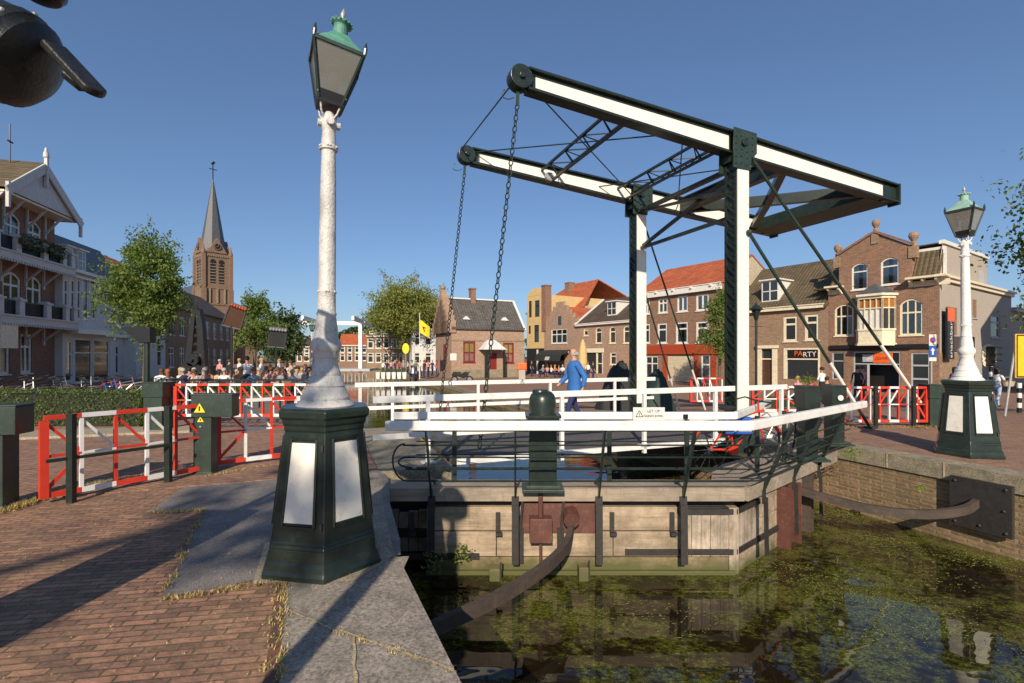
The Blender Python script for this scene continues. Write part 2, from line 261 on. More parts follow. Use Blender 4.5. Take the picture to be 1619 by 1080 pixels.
# ------------------------------------------------------------------ mesh helpers
class MB:
    def __init__(s): s.v = []; s.f = []; s.m = []; s.marks = []
    def mark(s): s.marks.append((len(s.v), len(s.f))); return s
    def pieces(s, name, mats, parent=None, **kw):      # one object for every mark(): pieces of one kind, each a mesh of its own
        out = []; mk = s.marks + [(len(s.v), len(s.f))]
        for (v0, f0), (v1, f1) in zip(mk, mk[1:]):
            if f1 == f0: continue
            q = MB(); q.v = s.v[v0:v1]; q.f = [tuple(i - v0 for i in f) for f in s.f[f0:f1]]; q.m = s.m[f0:f1]; out.append(q.build(name, mats, parent, **kw))
        return out
    def add(s, vs, fs, mi=0):
        o = len(s.v); s.v += [tuple(p) for p in vs]; s.f += [tuple(i + o for i in f) for f in fs]; s.m += [mi] * len(fs); return s
    def box(s, a, b, mi=0):
        (x0, y0, z0), (x1, y1, z1) = a, b
        return s.add([(x0,y0,z0),(x1,y0,z0),(x1,y1,z0),(x0,y1,z0),(x0,y0,z1),(x1,y0,z1),(x1,y1,z1),(x0,y1,z1)],
                     [(0,3,2,1),(4,5,6,7),(0,1,5,4),(1,2,6,5),(2,3,7,6),(3,0,4,7)], mi)
    def bar(s, p, q, w, h, mi=0, up=(0, 0, 1), w1=None, h1=None):
        p, q = Vector(p), Vector(q); d = (q - p).normalized(); up = Vector(up)
        if abs(d.dot(up)) > 0.98: up = Vector((0, 1, 0))
        sd = d.cross(up).normalized(); u = sd.cross(d)
        w1 = w if w1 is None else w1; h1 = h if h1 is None else h1
        vs = []
        for c, ww, hh in ((p, w, h), (q, w1, h1)):
            for a, b in ((-1,-1),(1,-1),(1,1),(-1,1)): vs.append(c + sd * a * ww / 2 + u * b * hh / 2)
        return s.add(vs, [(0,3,2,1),(4,5,6,7),(0,1,5,4),(1,2,6,5),(2,3,7,6),(3,0,4,7)], mi)
    def tube(s, pts, r, n=8, mi=0, closed=False):
        pts = [Vector(p) for p in pts]; rs = r if isinstance(r, (list, tuple)) else [r] * len(pts)
        vs = []; L = len(pts); u = None
        for i, p in enumerate(pts):
            if closed: d = (pts[(i + 1) % L] - pts[i - 1]).normalized()
            else: d = (pts[min(i + 1, L - 1)] - pts[max(i - 1, 0)]).normalized()
            if u is None: u = d.orthogonal().normalized()
            else:
                u = (u - d * u.dot(d))
                u = u.normalized() if u.length > 1e-6 else d.orthogonal().normalized()
            w = d.cross(u)
            for k in range(n):
                a = 2 * math.pi * k / n; vs.append(p + (u * math.cos(a) + w * math.sin(a)) * rs[i])
        fs = []
        for i in range(L if closed else L - 1):
            j = (i + 1) % L
            for k in range(n): fs.append((i*n+k, i*n+(k+1)%n, j*n+(k+1)%n, j*n+k))
        if not closed: fs += [tuple(reversed(range(n))), tuple((L-1)*n+k for k in range(n))]
        return s.add(vs, fs, mi)
    def lathe(s, prof, n=24, c=(0, 0, 0), mi=0, rot=0.0, mat=None):
        vs = []; c = Vector(c)
        for r, z in prof:
            for k in range(n):
                a = 2*math.pi*k/n + rot; p = Vector((r*math.cos(a), r*math.sin(a), z))
                if mat: p = mat @ p
                vs.append(c + p)
        fs = []
        for i in range(len(prof)-1):
            for k in range(n): fs.append((i*n+k, i*n+(k+1)%n, (i+1)*n+(k+1)%n, (i+1)*n+k))
        fs += [tuple(reversed(range(n))), tuple((len(prof)-1)*n+k for k in range(n))]
        return s.add(vs, fs, mi)
    def prism(s, poly, off, mi=0):      # poly: 3-D points, off: extrusion vector
        n = len(poly); off = Vector(off); a = [Vector(p) for p in poly]; b = [p + off for p in a]
        nrm = Vector((0, 0, 0))
        for i in range(n): nrm += a[i].cross(a[(i+1) % n])
        if nrm.dot(off) > 0: a.reverse(); b.reverse()
        return s.add(a + b, [tuple(range(n)), tuple(reversed(range(n, 2*n)))] + [(i, i+n, (i+1)%n+n, (i+1)%n) for i in range(n)], mi)
    def sphere(s, c, r, n=10, mi=0, sc=(1, 1, 1)):
        prof = [(max(1e-4, math.sin(math.pi*i/n)) * r, -math.cos(math.pi*i/n) * r) for i in range(n+1)]
        return s.lathe(prof, n+2, c, mi, mat=Matrix.Diagonal(sc))
    def build(s, name, mats, parent=None, smooth=False, bevel=0.0, loc=None, fix=False):
        me = bpy.data.meshes.new(name); me.from_pydata(s.v, [], s.f)
        if not isinstance(mats, (list, tuple)): mats = [mats]
        for m in mats: me.materials.append(m)
        if any(s.m): me.polygons.foreach_set('material_index', s.m)
        if smooth: me.polygons.foreach_set('use_smooth', [True] * len(s.f))
        me.update()
        if fix:
            bm = bmesh.new(); bm.from_mesh(me); bmesh.ops.recalc_face_normals(bm, faces=bm.faces); bm.to_mesh(me); bm.free()
        o = bpy.data.objects.new(name, me); COL.objects.link(o)
        if parent: o.parent = parent
        if loc: o.location = loc
        if smooth == 'auto' or smooth is True:
            md = o.modifiers.new('split', 'EDGE_SPLIT'); md.split_angle = R(38)
        if bevel:
            md = o.modifiers.new('bevel', 'BEVEL'); md.width = bevel; md.segments = 2; md.limit_method = 'ANGLE'; md.angle_limit = R(40)
        return o
def leafquad0(b, p, s):
    d = Vector((rnd.gauss(0, 1), rnd.gauss(0, 1), rnd.gauss(0, .7))).normalized(); u = d.orthogonal().normalized() * s; w = d.cross(u) * .6
    b.add([p - u, p - w, p + u, p + w], [(0, 1, 2, 3)])
def tag(o, label=None, cat=None, group=None, kind=None):
    if label: o['label'] = label
    if cat: o['category'] = cat
    if group: o['group'] = group
    if kind: o['kind'] = kind
    return o
def thing(name, label, cat, loc=(0, 0, 0), rz=0.0, group=None):
    o = bpy.data.objects.new(name, None); COL.objects.link(o); o.empty_display_size = 0.2
    o.location = loc; o.rotation_euler = (0, 0, rz); return tag(o, label, cat, group)
def dup(o, loc=None, rz=None, label=None, parent=None, sc=None):
    c = o.copy(); COL.objects.link(c)
    if parent: c.parent = parent
    if loc is not None: c.location = loc
    if rz is not None: c.rotation_euler = (0, 0, rz)
    if sc is not None: c.scale = (sc,) * 3
    if label: c['label'] = label
    for ch in list(o.children): dup(ch, parent=c)
    return c
def P(x, y, D): return Vector(((x - CX) / F * D, D, EYE - (y - HZ) / F * D))
def G(x, y, z=0.0):
    D = F * (EYE - z) / (y - HZ); return Vector(((x - CX) / F * D, D, z))
def lerp(a, b, t): return a + (b - a) * t
def text(s, size, mat, parent, loc, rot, name='lettering', ext=0.002, align='CENTER', sx=1.0):
    cu = bpy.data.curves.new(name, 'FONT'); cu.body = s; cu.size = size; cu.extrude = ext; cu.align_x = align; cu.align_y = 'CENTER'
    tmp = bpy.data.objects.new('tmp', cu); COL.objects.link(tmp); bpy.context.view_layer.update()
    me = bpy.data.meshes.new_from_object(tmp.evaluated_get(bpy.context.evaluated_depsgraph_get())); bpy.data.objects.remove(tmp); bpy.data.curves.remove(cu)
    me.name = name; me.materials.clear(); me.materials.append(mat)
    o = bpy.data.objects.new(name, me); COL.objects.link(o); o.parent = parent; o.location = loc; o.rotation_euler = rot; o.scale = (sx, 1, 1)
    return o
# ------------------------------------------------------------------ terrain, canal, quays
WZ = -1.15
def smooth(t): t = max(0, min(1, t)); return t * t * (3 - 2 * t)
def gz(x, y, side='r'):
    return -0.7 * smooth((y - 11.5) / 12.0) if side == 'r' else -0.35 * smooth((y - 12) / 14.0)
def sl(s, y): return (s - 0.358 * y) / 0.934
LEFT = [(14, -24), (1.12, 0), (-0.287, 2.44), (-0.86, 3.74), (-1.085, 4.33), (-1.44, 5.4), (-1.74, 6.5), (-2.1, 7.15)] + [(sl(0.62, y), y) for y in (8, 9, 10, 11, 12, 14, 16, 18, 20, 23, 26, 30, 40, 60, 90, 150, 300, 700)]
RIGHT = [(sl(8.8, y), y) for y in (-24, -8, 0, 4, 6, 7, 8, 9, 10, 11, 12, 14, 16, 18, 20, 23, 26, 30, 40, 60, 90, 150, 300, 700)]
def ground(name, line, sgn, side, m):
    offs = [0, 1, 2, 4, 7, 11, 16, 24, 40, 80, 200, 900]; vs = []; fs = []; mi = []
    for (x, y) in line:
        for o in offs: vs.append((x + sgn * o, y, gz(x, y, side)))
    k = len(offs)
    for i in range(len(line) - 1):
        for j in range(k - 1):
            q = (i*k+j, i*k+j+1, (i+1)*k+j+1, (i+1)*k+j); fs.append(q if sgn > 0 else q[::-1])
            mi.append(0 if (line[i][1] < 9 and side == 'l') else 1)
    b = MB(); b.v = vs; b.f = fs; b.m = mi
    return tag(b.build(name, m), kind='structure')
ground('ground', LEFT, -1, 'l', [M['paving'], M['paving2']])
ground('street', RIGHT, 1, 'r', [M['paving'], M['paving2']])
# canal bed and water
b = MB(); b.add([(-900, -60, -2.6), (900, -60, -2.6), (900, 900, -2.6), (-900, 900, -2.6)], [(0, 1, 2, 3)])
tag(b.build('canal_bed', stone('mud', (0.03, 0.025, 0.015), 3)), kind='structure')
m, nt, bs = newmat('canal water'); v = coords(nt)
n1 = noise(nt, coords(nt, scale=(1, 1.3, 1), rot=(0, 0, .3)), 0.8, 7, 0.74)
n2 = noise(nt, coords(nt, scale=(1, 1.4, 1), rot=(0, 0, 0.5)), 9, 8, 0.82)
n3 = noise(nt, coords(nt, scale=(1, 1.6, 1), rot=(0, 0, .5)), 26, 6, 0.85)
a = N(nt, 'ShaderNodeMath', operation='MULTIPLY'); nt.links.new(n1.outputs[0], a.inputs[0]); nt.links.new(n2.outputs[0], a.inputs[1])
fm = ramp(nt, a.outputs[0], [(0.215, (0, 0, 0)), (0.29, (1, 1, 1))])
wc = ramp(nt, n3.outputs[0], [(0.37, (0.014, 0.015, 0.004)), (0.49, (0.06, 0.066, 0.011)), (0.59, (0.15, 0.16, 0.022)), (0.71, (0.32, 0.32, 0.08))])
base = mixc(nt, fm.outputs[0], (0.014, 0.009, 0.004), wc.outputs[0]); nt.links.new(base, bs.inputs['Base Color'])
bs.inputs['Roughness'].default_value = 0.025; bs.inputs['IOR'].default_value = 1.45
wn = noise(nt, coords(nt, scale=(1, 1.8, 1)), 1.6, 2, 0.5); bump(nt, bs, wn.outputs[0], 0.10, 0.05)
b = MB(); b.add([(-900, -60, WZ), (900, -60, WZ), (900, 900, WZ), (-900, 900, WZ)], [(0, 1, 2, 3)])
tag(b.build('water', m), kind='structure')
# a little blanket weed that breaks the surface near the right bank and under the camera
b = MB()
for c in range(90):
    r0 = rnd.random()
    y = 2.2 + 8 * rnd.random() ** 1.2; x0 = -0.2 if y < 6 else 2.9 + (y - 6.2); x1 = sl(8.6, y)
    if y > 6 and x0 > x1 - 0.3: continue
    x = x0 + (x1 - x0) * rnd.random() ** 0.8
    if math.sin(x * 1.7 + 0.6) * math.cos(y * 1.25) < -0.2: continue
    rr = 0.10 + 0.38 * rnd.random()
    for i in range(int(320 * rr)):
        t = rnd.random() * 6.283; d = rr * math.sqrt(rnd.random()); px, py = x + d * math.cos(t) * 1.5, y + d * math.sin(t) * 0.8
        an = rnd.gauss(0.5, 0.5); L = rnd.uniform(0.015, 0.05); w = rnd.uniform(0.002, 0.006)
        ca, sa = math.cos(an), math.sin(an); z = WZ + 0.004 + rnd.random() * 0.008
        b.add([(px, py, z), (px + ca*L*.5 - sa*w, py + sa*L*.5 + ca*w, z + .004), (px + ca*L, py + sa*L, z), (px + ca*L*.5 + sa*w, py + sa*L*.5 - ca*w, z)], [(0, 1, 2, 3)])
tag(b.build('water_weed', M['weed']), 'green blanket weed floating on the canal', 'water weed', kind='stuff')
# quay walls
def wall(name, label, line, sgn, side, coping, m, thick=0.5, y0=-24, y1=700, copw=0.42, ch=0.24):
    t = thing(name, label, 'wall', (line[0][0], line[0][1], 0)); off = Vector(t.location)
    b = MB(); c = MB()
    for i in range(len(line) - 1):
        (xa, ya), (xb, yb) = line[i], line[i+1]; d = Vector((xb-xa, yb-ya, 0)).normalized(); n = Vector((-d.y, d.x, 0)) * -sgn  # towards the land
        if (n.x > 0) != (sgn > 0): n = -n
        za, zb = gz(xa, ya, side), gz(xb, yb, side)
        A, B = Vector((xa, ya, 0)), Vector((xb, yb, 0)); i_ = n * 0.03
        for mbx, lo, top, w, o in ((b, None, ch - 0.001, thick, i_), (c, ch, 0, copw, Vector((0, 0, 0)))):
            za0 = za - (ch if lo is None else 0) + (0.006 if lo else 0); zb0 = zb - (ch if lo is None else 0) + (0.006 if lo else 0)
            zla = -2.6 if lo is None else za - ch; zlb = -2.6 if lo is None else zb - ch
            p = [A + o, B + o, B + o + n * w, A + o + n * w]
            vs = [Vector((q.x, q.y, z)) - off for q, z in zip(p, (zla, zlb, zlb, zla))] + [Vector((q.x, q.y, z)) - off for q, z in zip(p, (za0, zb0, zb0, za0))]
            mbx.add(vs, [(0,3,2,1),(4,5,6,7),(0,1,5,4),(1,2,6,5),(2,3,7,6),(3,0,4,7)])
    b.build('brickwork', m, t, fix=True); c.build('coping', coping, t, fix=True)
    return t
wl = wall('quay_wall', 'brick canal wall along the left bank under the granite kerb', LEFT, -1, 'l', M['granite'], M['quaybrick'])
wr = wall('quay_wall', 'brick canal wall with sandstone coping on the right bank', RIGHT, 1, 'r', M['coping'], M['quaybrick'])
# dark iron guard plate on the right wall (Y about 7) and joints in its coping
def on_right(y, z, out=0.0): return Vector((sl(8.8, y) - out * 0.934, y - out * 0.358, z))
b = MB()
for (ya, yb, za, zb) in ((6.62, 7.28, -0.86, -0.14),):
    p = [on_right(ya, za, .03), on_right(yb, za, .03), on_right(yb, zb, .03), on_right(ya, zb, .03)]; b.prism([q - wr.location for q in p], (-0.056, -0.02, 0))
    for (fy, fz) in ((6.68, -.2), (7.22, -.2), (6.68, -.8), (7.22, -.8), (6.95, -.78), (6.7, -.5)):
        b.sphere(on_right(fy, fz, .09) - wr.location, .022, 6)
b.build('guard_plate', M['blackiron'], wr, fix=True)
b = MB()
for y in (4.6, 5.5, 6.35, 7.4, 8.15, 8.95, 9.7, 10.6):
    q = on_right(y, 0, .004) - wr.location; b.box((q.x - .002, q.y - .012, -.235), (q.x + .38, q.y + .012, .008))
b.build('joint', M['mortar'], wr)

# foreground slabs, sheets laid 4 mm above one another
def sheet(name, pts, m, z, kind='structure', thick=0.0):
    b = MB(); b.add([(x, y, z) for x, y in pts], [tuple(range(len(pts)))])
    o = b.build(name, m, fix=True)
    if o.data.polygons[0].normal.z < 0: o.data.flip_normals()
    return tag(o, kind=kind)
def g2(x, y): p = G(x, y); return (p.x, p.y)
sheet('path', [g2(318,752), g2(440,733), g2(520,728), (-1.98, 7.1), (-1.66, 6.5), (-1.36, 5.4), (-1.0, 4.33), (-0.92, 4.0), g2(455,905), g2(415,915), g2(255,948), g2(325,806), g2(235,810)], M['asphalt'], 0.004)
sheet('pavement', [(-1.62, 3.62), (-1.30, 3.9), (-0.84, 3.96), (-0.835, 3.74), (-0.26, 2.44), (1.14, 0.02), (2.2, -2), (1.2, -2), (-0.75, 0.6), g2(442, 1080), g2(452, 925)], M['granite'], 0.010)
sheet('kerb', [g2(438, 925), g2(455, 922), g2(446, 1078), (-0.80, 0.6), (-0.93, 0.6), g2(418, 1078)], M['edgebrick'], 0.008)
sheet('footing', [g2(400, 925), g2(560, 922), g2(625, 880), g2(600, 855), g2(420, 860)], M['concrete'], 0.014)
# joints between the granite slabs
b = MB()
def crack(pts, w):
    for i in range(len(pts) - 1):
        a, c = Vector((*pts[i], 0.0165)), Vector((*pts[i+1], 0.0165)); d = (c - a).normalized(); s = Vector((-d.y, d.x, 0)) * w * rnd.uniform(.4, .8)
        b.add([a - s, c - s, c + s, a + s], [(0, 1, 2, 3)])
def wob(p, q, n, a): return [(lerp(p[0], q[0], i/n) + rnd.uniform(-a, a), lerp(p[1], q[1], i/n) + rnd.uniform(-a, a)) for i in range(n+1)]
crack(wob(g2(534, 1000), g2(716, 1062), 16, .006), .016); crack(wob(g2(560, 1010), g2(562, 1085), 8, .005), .014)
crack(wob(g2(457, 968), g2(534, 1002), 8, .005), .012)
tag(b.build('pavement_joint', M['mortar']), kind='structure')
# weeds and dry grass in the joints
b = MB(); gmix = MB()
def tuft(x, y, z=0.01, n=8, h=0.05, w=0.004, sp=0.03):
    for i in range(n):
        a = rnd.random() * 6.28; r = rnd.random() * sp; px, py = x + r*math.cos(a), y + r*math.sin(a)
        a = rnd.random() * 6.28; l = rnd.uniform(.3, 1) * h; tx, ty = px + math.cos(a)*l*.7, py + math.sin(a)*l*.7
        vs = [(px - w*math.sin(a), py + w*math.cos(a), z), (px + w*math.sin(a), py - w*math.cos(a), z), (tx, ty, z + l)]
        (b if rnd.random() < .86 else gmix).add(vs, [(0, 1, 2)])
def along(p, q, k, n=8, h=.05, j=.04, sp=.03):
    for i in range(k):
        t = rnd.random(); tuft(lerp(p[0], q[0], t) + rnd.gauss(0, j), lerp(p[1], q[1], t) + rnd.gauss(0, j), n=n, h=h, sp=sp)
along(g2(0, 812), g2(110, 775), 120, 16, .06, .06); along(g2(110, 775), g2(300, 745), 190, 16, .06, .05); along(g2(240, 812), g2(322, 808), 40, 8, .03, .02)
along(g2(322, 808), g2(256, 950), 60, 8, .03, .02); along(g2(256, 950), g2(440, 922), 60, 7, .03, .02); along(g2(451, 925), g2(443, 1079), 90, 6, .025, .012)
along(g2(440, 922), g2(415, 1079), 45, 5, .02, .015); along(g2(545, 920), g2(620, 880), 30, 6, .02, .02); along(g2(535, 1003), g2(715, 1063), 30, 5, .02, .01)
for i in range(500):
    x = rnd.uniform(-4.2, -1.3); y = rnd.uniform(2.3, 5.6); tuft(x, y, n=2, h=.012, sp=.03, w=.004)
along(g2(320, 755), g2(440, 735), 50, 7, .03, .03); along((-8.6, 9.9), (-6.2, 10.6), 40, 8, .06, .06)
along((7.3, 11.0), (9.8, 11.0), 60, 10, .08, .06)
tag(b.build('dry_grass', M['straw']), 'dry straw coloured grass in the paving joints', 'grass', kind='stuff')
tag(gmix.build('grass', M['hay']), 'small green weeds in the paving joints', 'grass', kind='stuff')
# pale kerb of the street before the hedge
b = MB(); kp = [G(0, 697), G(300, 684), G(300, 676), G(0, 686)]
b.prism([(p.x, p.y, 0.0) for p in kp], (0, 0, 0.05)); tag(b.build('kerb', M['concrete'], fix=True), kind='structure')
# ------------------------------------------------------------------ buildings
class Plane:
    """A facade plane: origin C0 on the ground, unit direction d (seen left to right), helpers that turn photo pixels into metres on it."""
    def __init__(s, C0, d, base, rev=None): s.C = Vector((C0[0], C0[1])); s.d = Vector(d).normalized(); s.base = base
    def t(s, px):
        a = (px - CX) / F; return (a * s.C.y - s.C.x) / (s.d.x - a * s.d.y)
    def Y(s, t): return s.C.y + s.d.y * t
    def z(s, px, y): return EYE - (y - HZ) / F * s.Y(s.t(px)) - s.base
    def rect(s, x0, x1, y0, y1, t0=0.0):
        a, b = s.t(x0) - t0, s.t(x1) - t0; xm = (x0 + x1) / 2; return (a, b, s.z(xm, y1), s.z(xm, y0))
    def at(s, t): p = s.C + s.d * t; return (p.x, p.y, s.base)
    @property
    def rz(s): return math.atan2(s.d.y, s.d.x)
WT = 0.22
def front_wall(b, x0, x1, z0, z1, holes, y=0.0):
    xs = sorted({x0, x1, *[h[0] for h in holes], *[h[1] for h in holes]}); zs = sorted({z0, z1, *[h[2] for h in holes], *[h[3] for h in holes]})
    for i in range(len(xs) - 1):
        for j in range(len(zs) - 1):
            cx, cz = (xs[i] + xs[i+1]) / 2, (zs[j] + zs[j+1]) / 2
            if cx < x0 or cx > x1 or cz < z0 or cz > z1 or any(h[0] < cx < h[1] and h[2] < cz < h[3] for h in holes): continue
            b.add([(xs[i], y, zs[j]), (xs[i+1], y, zs[j]), (xs[i+1], y, zs[j+1]), (xs[i], y, zs[j+1])], [(0, 1, 2, 3)])
    for (a, c, lo, hi) in holes:
        for q in ([(a,y,lo),(a,y+WT,lo),(a,y+WT,hi),(a,y,hi)], [(c,y,lo),(c,y,hi),(c,y+WT,hi),(c,y+WT,lo)]) + (() if hi >= z1 else ([(a,y,hi),(a,y+WT,hi),(c,y+WT,hi),(c,y,hi)],)) + (() if lo <= z0 else ([(a,y,lo),(c,y,lo),(c,y+WT,lo),(a,y+WT,lo)],)):
            b.add(q, [(0, 1, 2, 3)])
def window(par, r, style='plain', trim='trim', y=0.0, arch=False, fr=None, sill=True):
    a, c, lo, hi = r; w, h = c - a, hi - lo; b = MB(); f = fr or max(0.05, min(0.11, w * 0.09)); y0, y1 = y + 0.05, y + 0.13
    b.box((a, y0, lo), (a + f, y1, hi)); b.box((c - f, y0, lo), (c, y1, hi)); b.box((a + f, y0, hi - f), (c - f, y1, hi)); b.box((a + f, y0, lo), (c - f, y1, lo + f))
    if arch:
        n = 8
        for k in range(n):
            x = a + w * k / n; x2 = a + w * (k + 1) / n
            za, zb = hi - .16 * h * (2*(k/n) - 1) ** 2, hi - .16 * h * (2*((k+1)/n) - 1) ** 2
            b.prism([(x, y - .012, za), (x2, y - .012, zb), (x2, y - .012, hi + .002), (x, y - .012, hi + .002)], (0, .05, 0), 1)
            b.prism([(x, y0 - .015, za - f), (x2, y0 - .015, zb - f), (x2, y0 - .015, zb), (x, y0 - .015, za)], (0, .05, 0), 0)
    m = f * 0.45; ym0, ym1 = y0 + 0.015, y1 - 0.012
    if style in ('mid', 'cross', 'curt', 'cross2'): 
        zc = lo + h * .68; b.box((a + f, ym0, zc - m), (c - f, ym1, zc + m))
    if style in ('two', 'cross', 'cross2'):
        xc = (a + c) / 2; b.box((xc - m, ym0 - .006, lo + f), (xc + m, ym1 + .006, hi - f))
    if style in ('grid', 'amber'):
        for k in (1, 2): xc = a + w * k / 3; b.box((xc - m*.6, ym0 - .006, lo + f), (xc + m*.6, ym1 + .006, hi - f))
        zc = lo + h * .62; b.box((a + f, ym0, zc - m), (c - f, ym1, zc + m))
    if sill: b.box((a - .06, y - .07, lo - .07), (c + .06, y + WT, lo))
    wall_m = par.get('_wm'); mats = [M[trim]] + ([bpy.data.materials[wall_m]] if wall_m else [M[trim]])
    o = b.build('window', mats, par, fix=True)
    g = MB(); g.box((a + f*.6, y1 - .03, lo + f*.6), (c - f*.6, y1 - .022, hi - f*.6))
    g.build('pane', M['clearglass'] if style in ('curt', 'amber', 'grid', 'shut', 'two') else M['glass'], o)
    if style in ('curt', 'two', 'grid', 'amber'):
        k = MB(); n = 14; zt = hi - f if style not in ('amber', 'grid') else lo + h * .60; span = w - 2 * f; yy = y1 + .04
        fold = [(a + f + span * i / n, yy + (.018 if i % 2 else -.018)) for i in range(n + 1)]
        gap = set(range(n*2//5, n*3//5 + 1)) if style == 'curt' else (set(range(5, 9)) if style == 'amber' else set())
        for i in range(n):
            if i in gap: continue
            k.add([(*fold[i], lo + f), (*fold[i+1], lo + f), (*fold[i+1], zt), (*fold[i], zt)], [(0, 1, 2, 3)])
        k.build('curtain', M['curtain'], o)
        if style == 'amber':
            k = MB(); k.box((a + f, y1 + .0, lo + h * .63), (c - f, y1 + .01, hi - f)); k.build('top_light', M['curtain_amber'], o)
    if style == 'shut':
        k = MB(); k.box((a + f, y1 + .0, lo + h * .5), (c - f, y1 + .01, hi - f)); k.build('shutter', M['curtain_yellow'], o)
        k = MB(); k.box((a + f, y1 + .0, lo + f), (c - f, y1 + .01, lo + h * .46)); k.build('shutter', M['curtain_pink'], o)
        k = MB(); k.box((a + w*.47, y0 - .02, lo), (a + w*.53, y0, hi)); k.box((a, y0 - .025, lo + h*.46), (c, y0 - .003, lo + h*.5)); k.build('glazing_bar', M[trim], o)
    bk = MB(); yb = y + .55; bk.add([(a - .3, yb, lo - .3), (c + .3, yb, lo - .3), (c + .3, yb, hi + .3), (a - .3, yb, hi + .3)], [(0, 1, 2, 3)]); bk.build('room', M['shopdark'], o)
    return o
def shell(par, w, dpt, h, m, holes=(), name='wall', y=0.0):
    par['_wm'] = m.name; b = MB(); front_wall(b, 0, w, -0.8, h, list(holes), y)
    b.add([(0,y,-.8),(0,dpt,-.8),(0,dpt,h),(0,y,h)], [(3, 2, 1, 0)]); b.add([(w,y,-.8),(w,dpt,-.8),(w,dpt,h),(w,y,h)], [(0, 1, 2, 3)])
    b.add([(0,dpt,-.8),(w,dpt,-.8),(w,dpt,h),(0,dpt,h)], [(3, 2, 1, 0)]); b.add([(0,y+.7,h),(w,y+.7,h),(w,dpt,h),(0,dpt,h)], [(0, 1, 2, 3)])
    return b.build(name, m, par)
def side_roof(par, w, dpt, h, hr, m, wallm, ov=0.25, ridge=None, hipl=0, hipr=0):
    rd = ridge or dpt / 2; b = MB()
    e = [(-.05, -ov, h - .02), (w + .05, -ov, h - .02), (w + .05 - hipr, rd, hr), (-.05 + hipl, rd, hr), (-.05, dpt + ov, h - .02), (w + .05, dpt + ov, h - .02)]
    t = .14; lo = [(x, y, z - t) for x, y, z in e]
    b.add(e + lo, [(0,1,2,3), (3,2,5,4), (6,9,8,7), (9,10,11,8), (0,6,7,1), (4,5,11,10), (0,3,9,6), (3,4,10,9), (1,7,8,2), (2,8,11,5)])
    o = b.build('roof', m, par)
    g = MB()
    for x in (0.002, w - .002): g.add([(x, .0, h), (x, dpt, h), (x, rd, hr - .16)], [(0, 1, 2)])
    if not hipl: g.build('gable', wallm, par)
    return o
def gutter(par, x0, x1, z, m='trim', y=-.28, h=.22, name='cornice', d=.3):
    b = MB(); b.box((x0, y, z - h), (x1, y + d - .02, z)); b.box((x0 - .03, y - .06, z), (x1 + .03, y + d - .03, z + .07)); return b.build(name, M[m], par)
def dormer(par, x0, x1, z0, z1, y0, depth, trim='trim', roofm='trim', style='cross', pitched=False):
    o = MB(); o.box((x0, y0, z0), (x1, y0 + depth, z1)); ob = o.build('dormer', M[trim], par)
    r = MB()
    if pitched: r.prism([(x0 - .12, y0 - .15, z1), (x1 + .12, y0 - .15, z1), ((x0 + x1)/2, y0 - .15, z1 + .55*(x1 - x0))], (0, depth, 0))
    else: r.box((x0 - .14, y0 - .18, z1), (x1 + .14, y0 + depth, z1 + .1))
    r.build('roof', M[roofm], ob)
    g = MB(); g.box((x0 + .1, y0 - .012, z0 + .12), (x1 - .1, y0 + .03, z1 - .1)); g.build('pane', M['glass'], ob)
    f = MB(); xc = (x0 + x1) / 2; f.box((xc - .04, y0 - .03, z0 + .1), (xc + .04, y0 - .013, z1 - .1)); f.box((x0 + .1, y0 - .026, (z0+z1)/2 - .03), (x1 - .1, y0 - .0135, (z0+z1)/2 + .03)); f.build('glazing_bar', M[trim], ob)
    return ob
def chimney(par, x0, x1, y0, y1, z0, z1, m='brick_dark'):
    b = MB(); b.box((x0, y0, z0), (x1, y1, z1)); b.box((x0 - .06, y0 - .06, z1), (x1 + .06, y1 + .06, z1 + .14))
    return b.build('chimney', M[m], par)
def slab(par, name, r, m, y=-.03, d=.05, bevel=0.0):
    b = MB(); b.box((r[0], y, r[2]), (r[1], y + d, r[3])); return b.build(name, M[m], par, bevel=bevel)

# right-hand row: corner of the row at px 1485, direction as seen left to right
e = Vector((0.545, -0.839)).normalized(); RB = -0.7
C0 = Vector((24.7, 28.0)); PR = Plane(C0, e, RB)
def start(px): t = PR.t(px); return t, PR.at(t)
# --- corner house with the gable
t0, o0 = start(1310); H = thing('gabled_shop', 'dark brick corner shop with pointed gable, cream bay window and black shop front', 'building', o0, PR.rz)
def r_(x0, x1, y0, y1): return PR.rect(x0, x1, y0, y1, t0)
def X_(px): return PR.t(px) - t0
Wd = X_(1485); Hc = PR.z(1460, 444)
wl_ = r_(1320, 1350, 481, 531); wr_ = r_(1423, 1460, 472, 530); g1 = r_(1347, 1373, 416, 458); g2_ = r_(1393, 1422, 407, 450)
shop = r_(1350, 1424, 556, 626); shop = (shop[0], shop[1], 0.05, shop[3]); sl_ = r_(1316, 1335, 557, 600); dr = r_(1441, 1470, 558, 620); dr = (dr[0], dr[1], 0.05, dr[3])
shell(H, Wd, 9, Hc, M['brick_dark'], [wl_, wr_, shop, sl_, dr, (g1[0], g1[1], g1[2], Hc), (g2_[0], g2_[1], g2_[2], Hc)])
for r, s in ((wl_, 'amber'), (wr_, 'amber')): window(H, r, s, 'trim_cream', arch=True)
window(H, sl_, 'mid', 'trim_grey', sill=False)
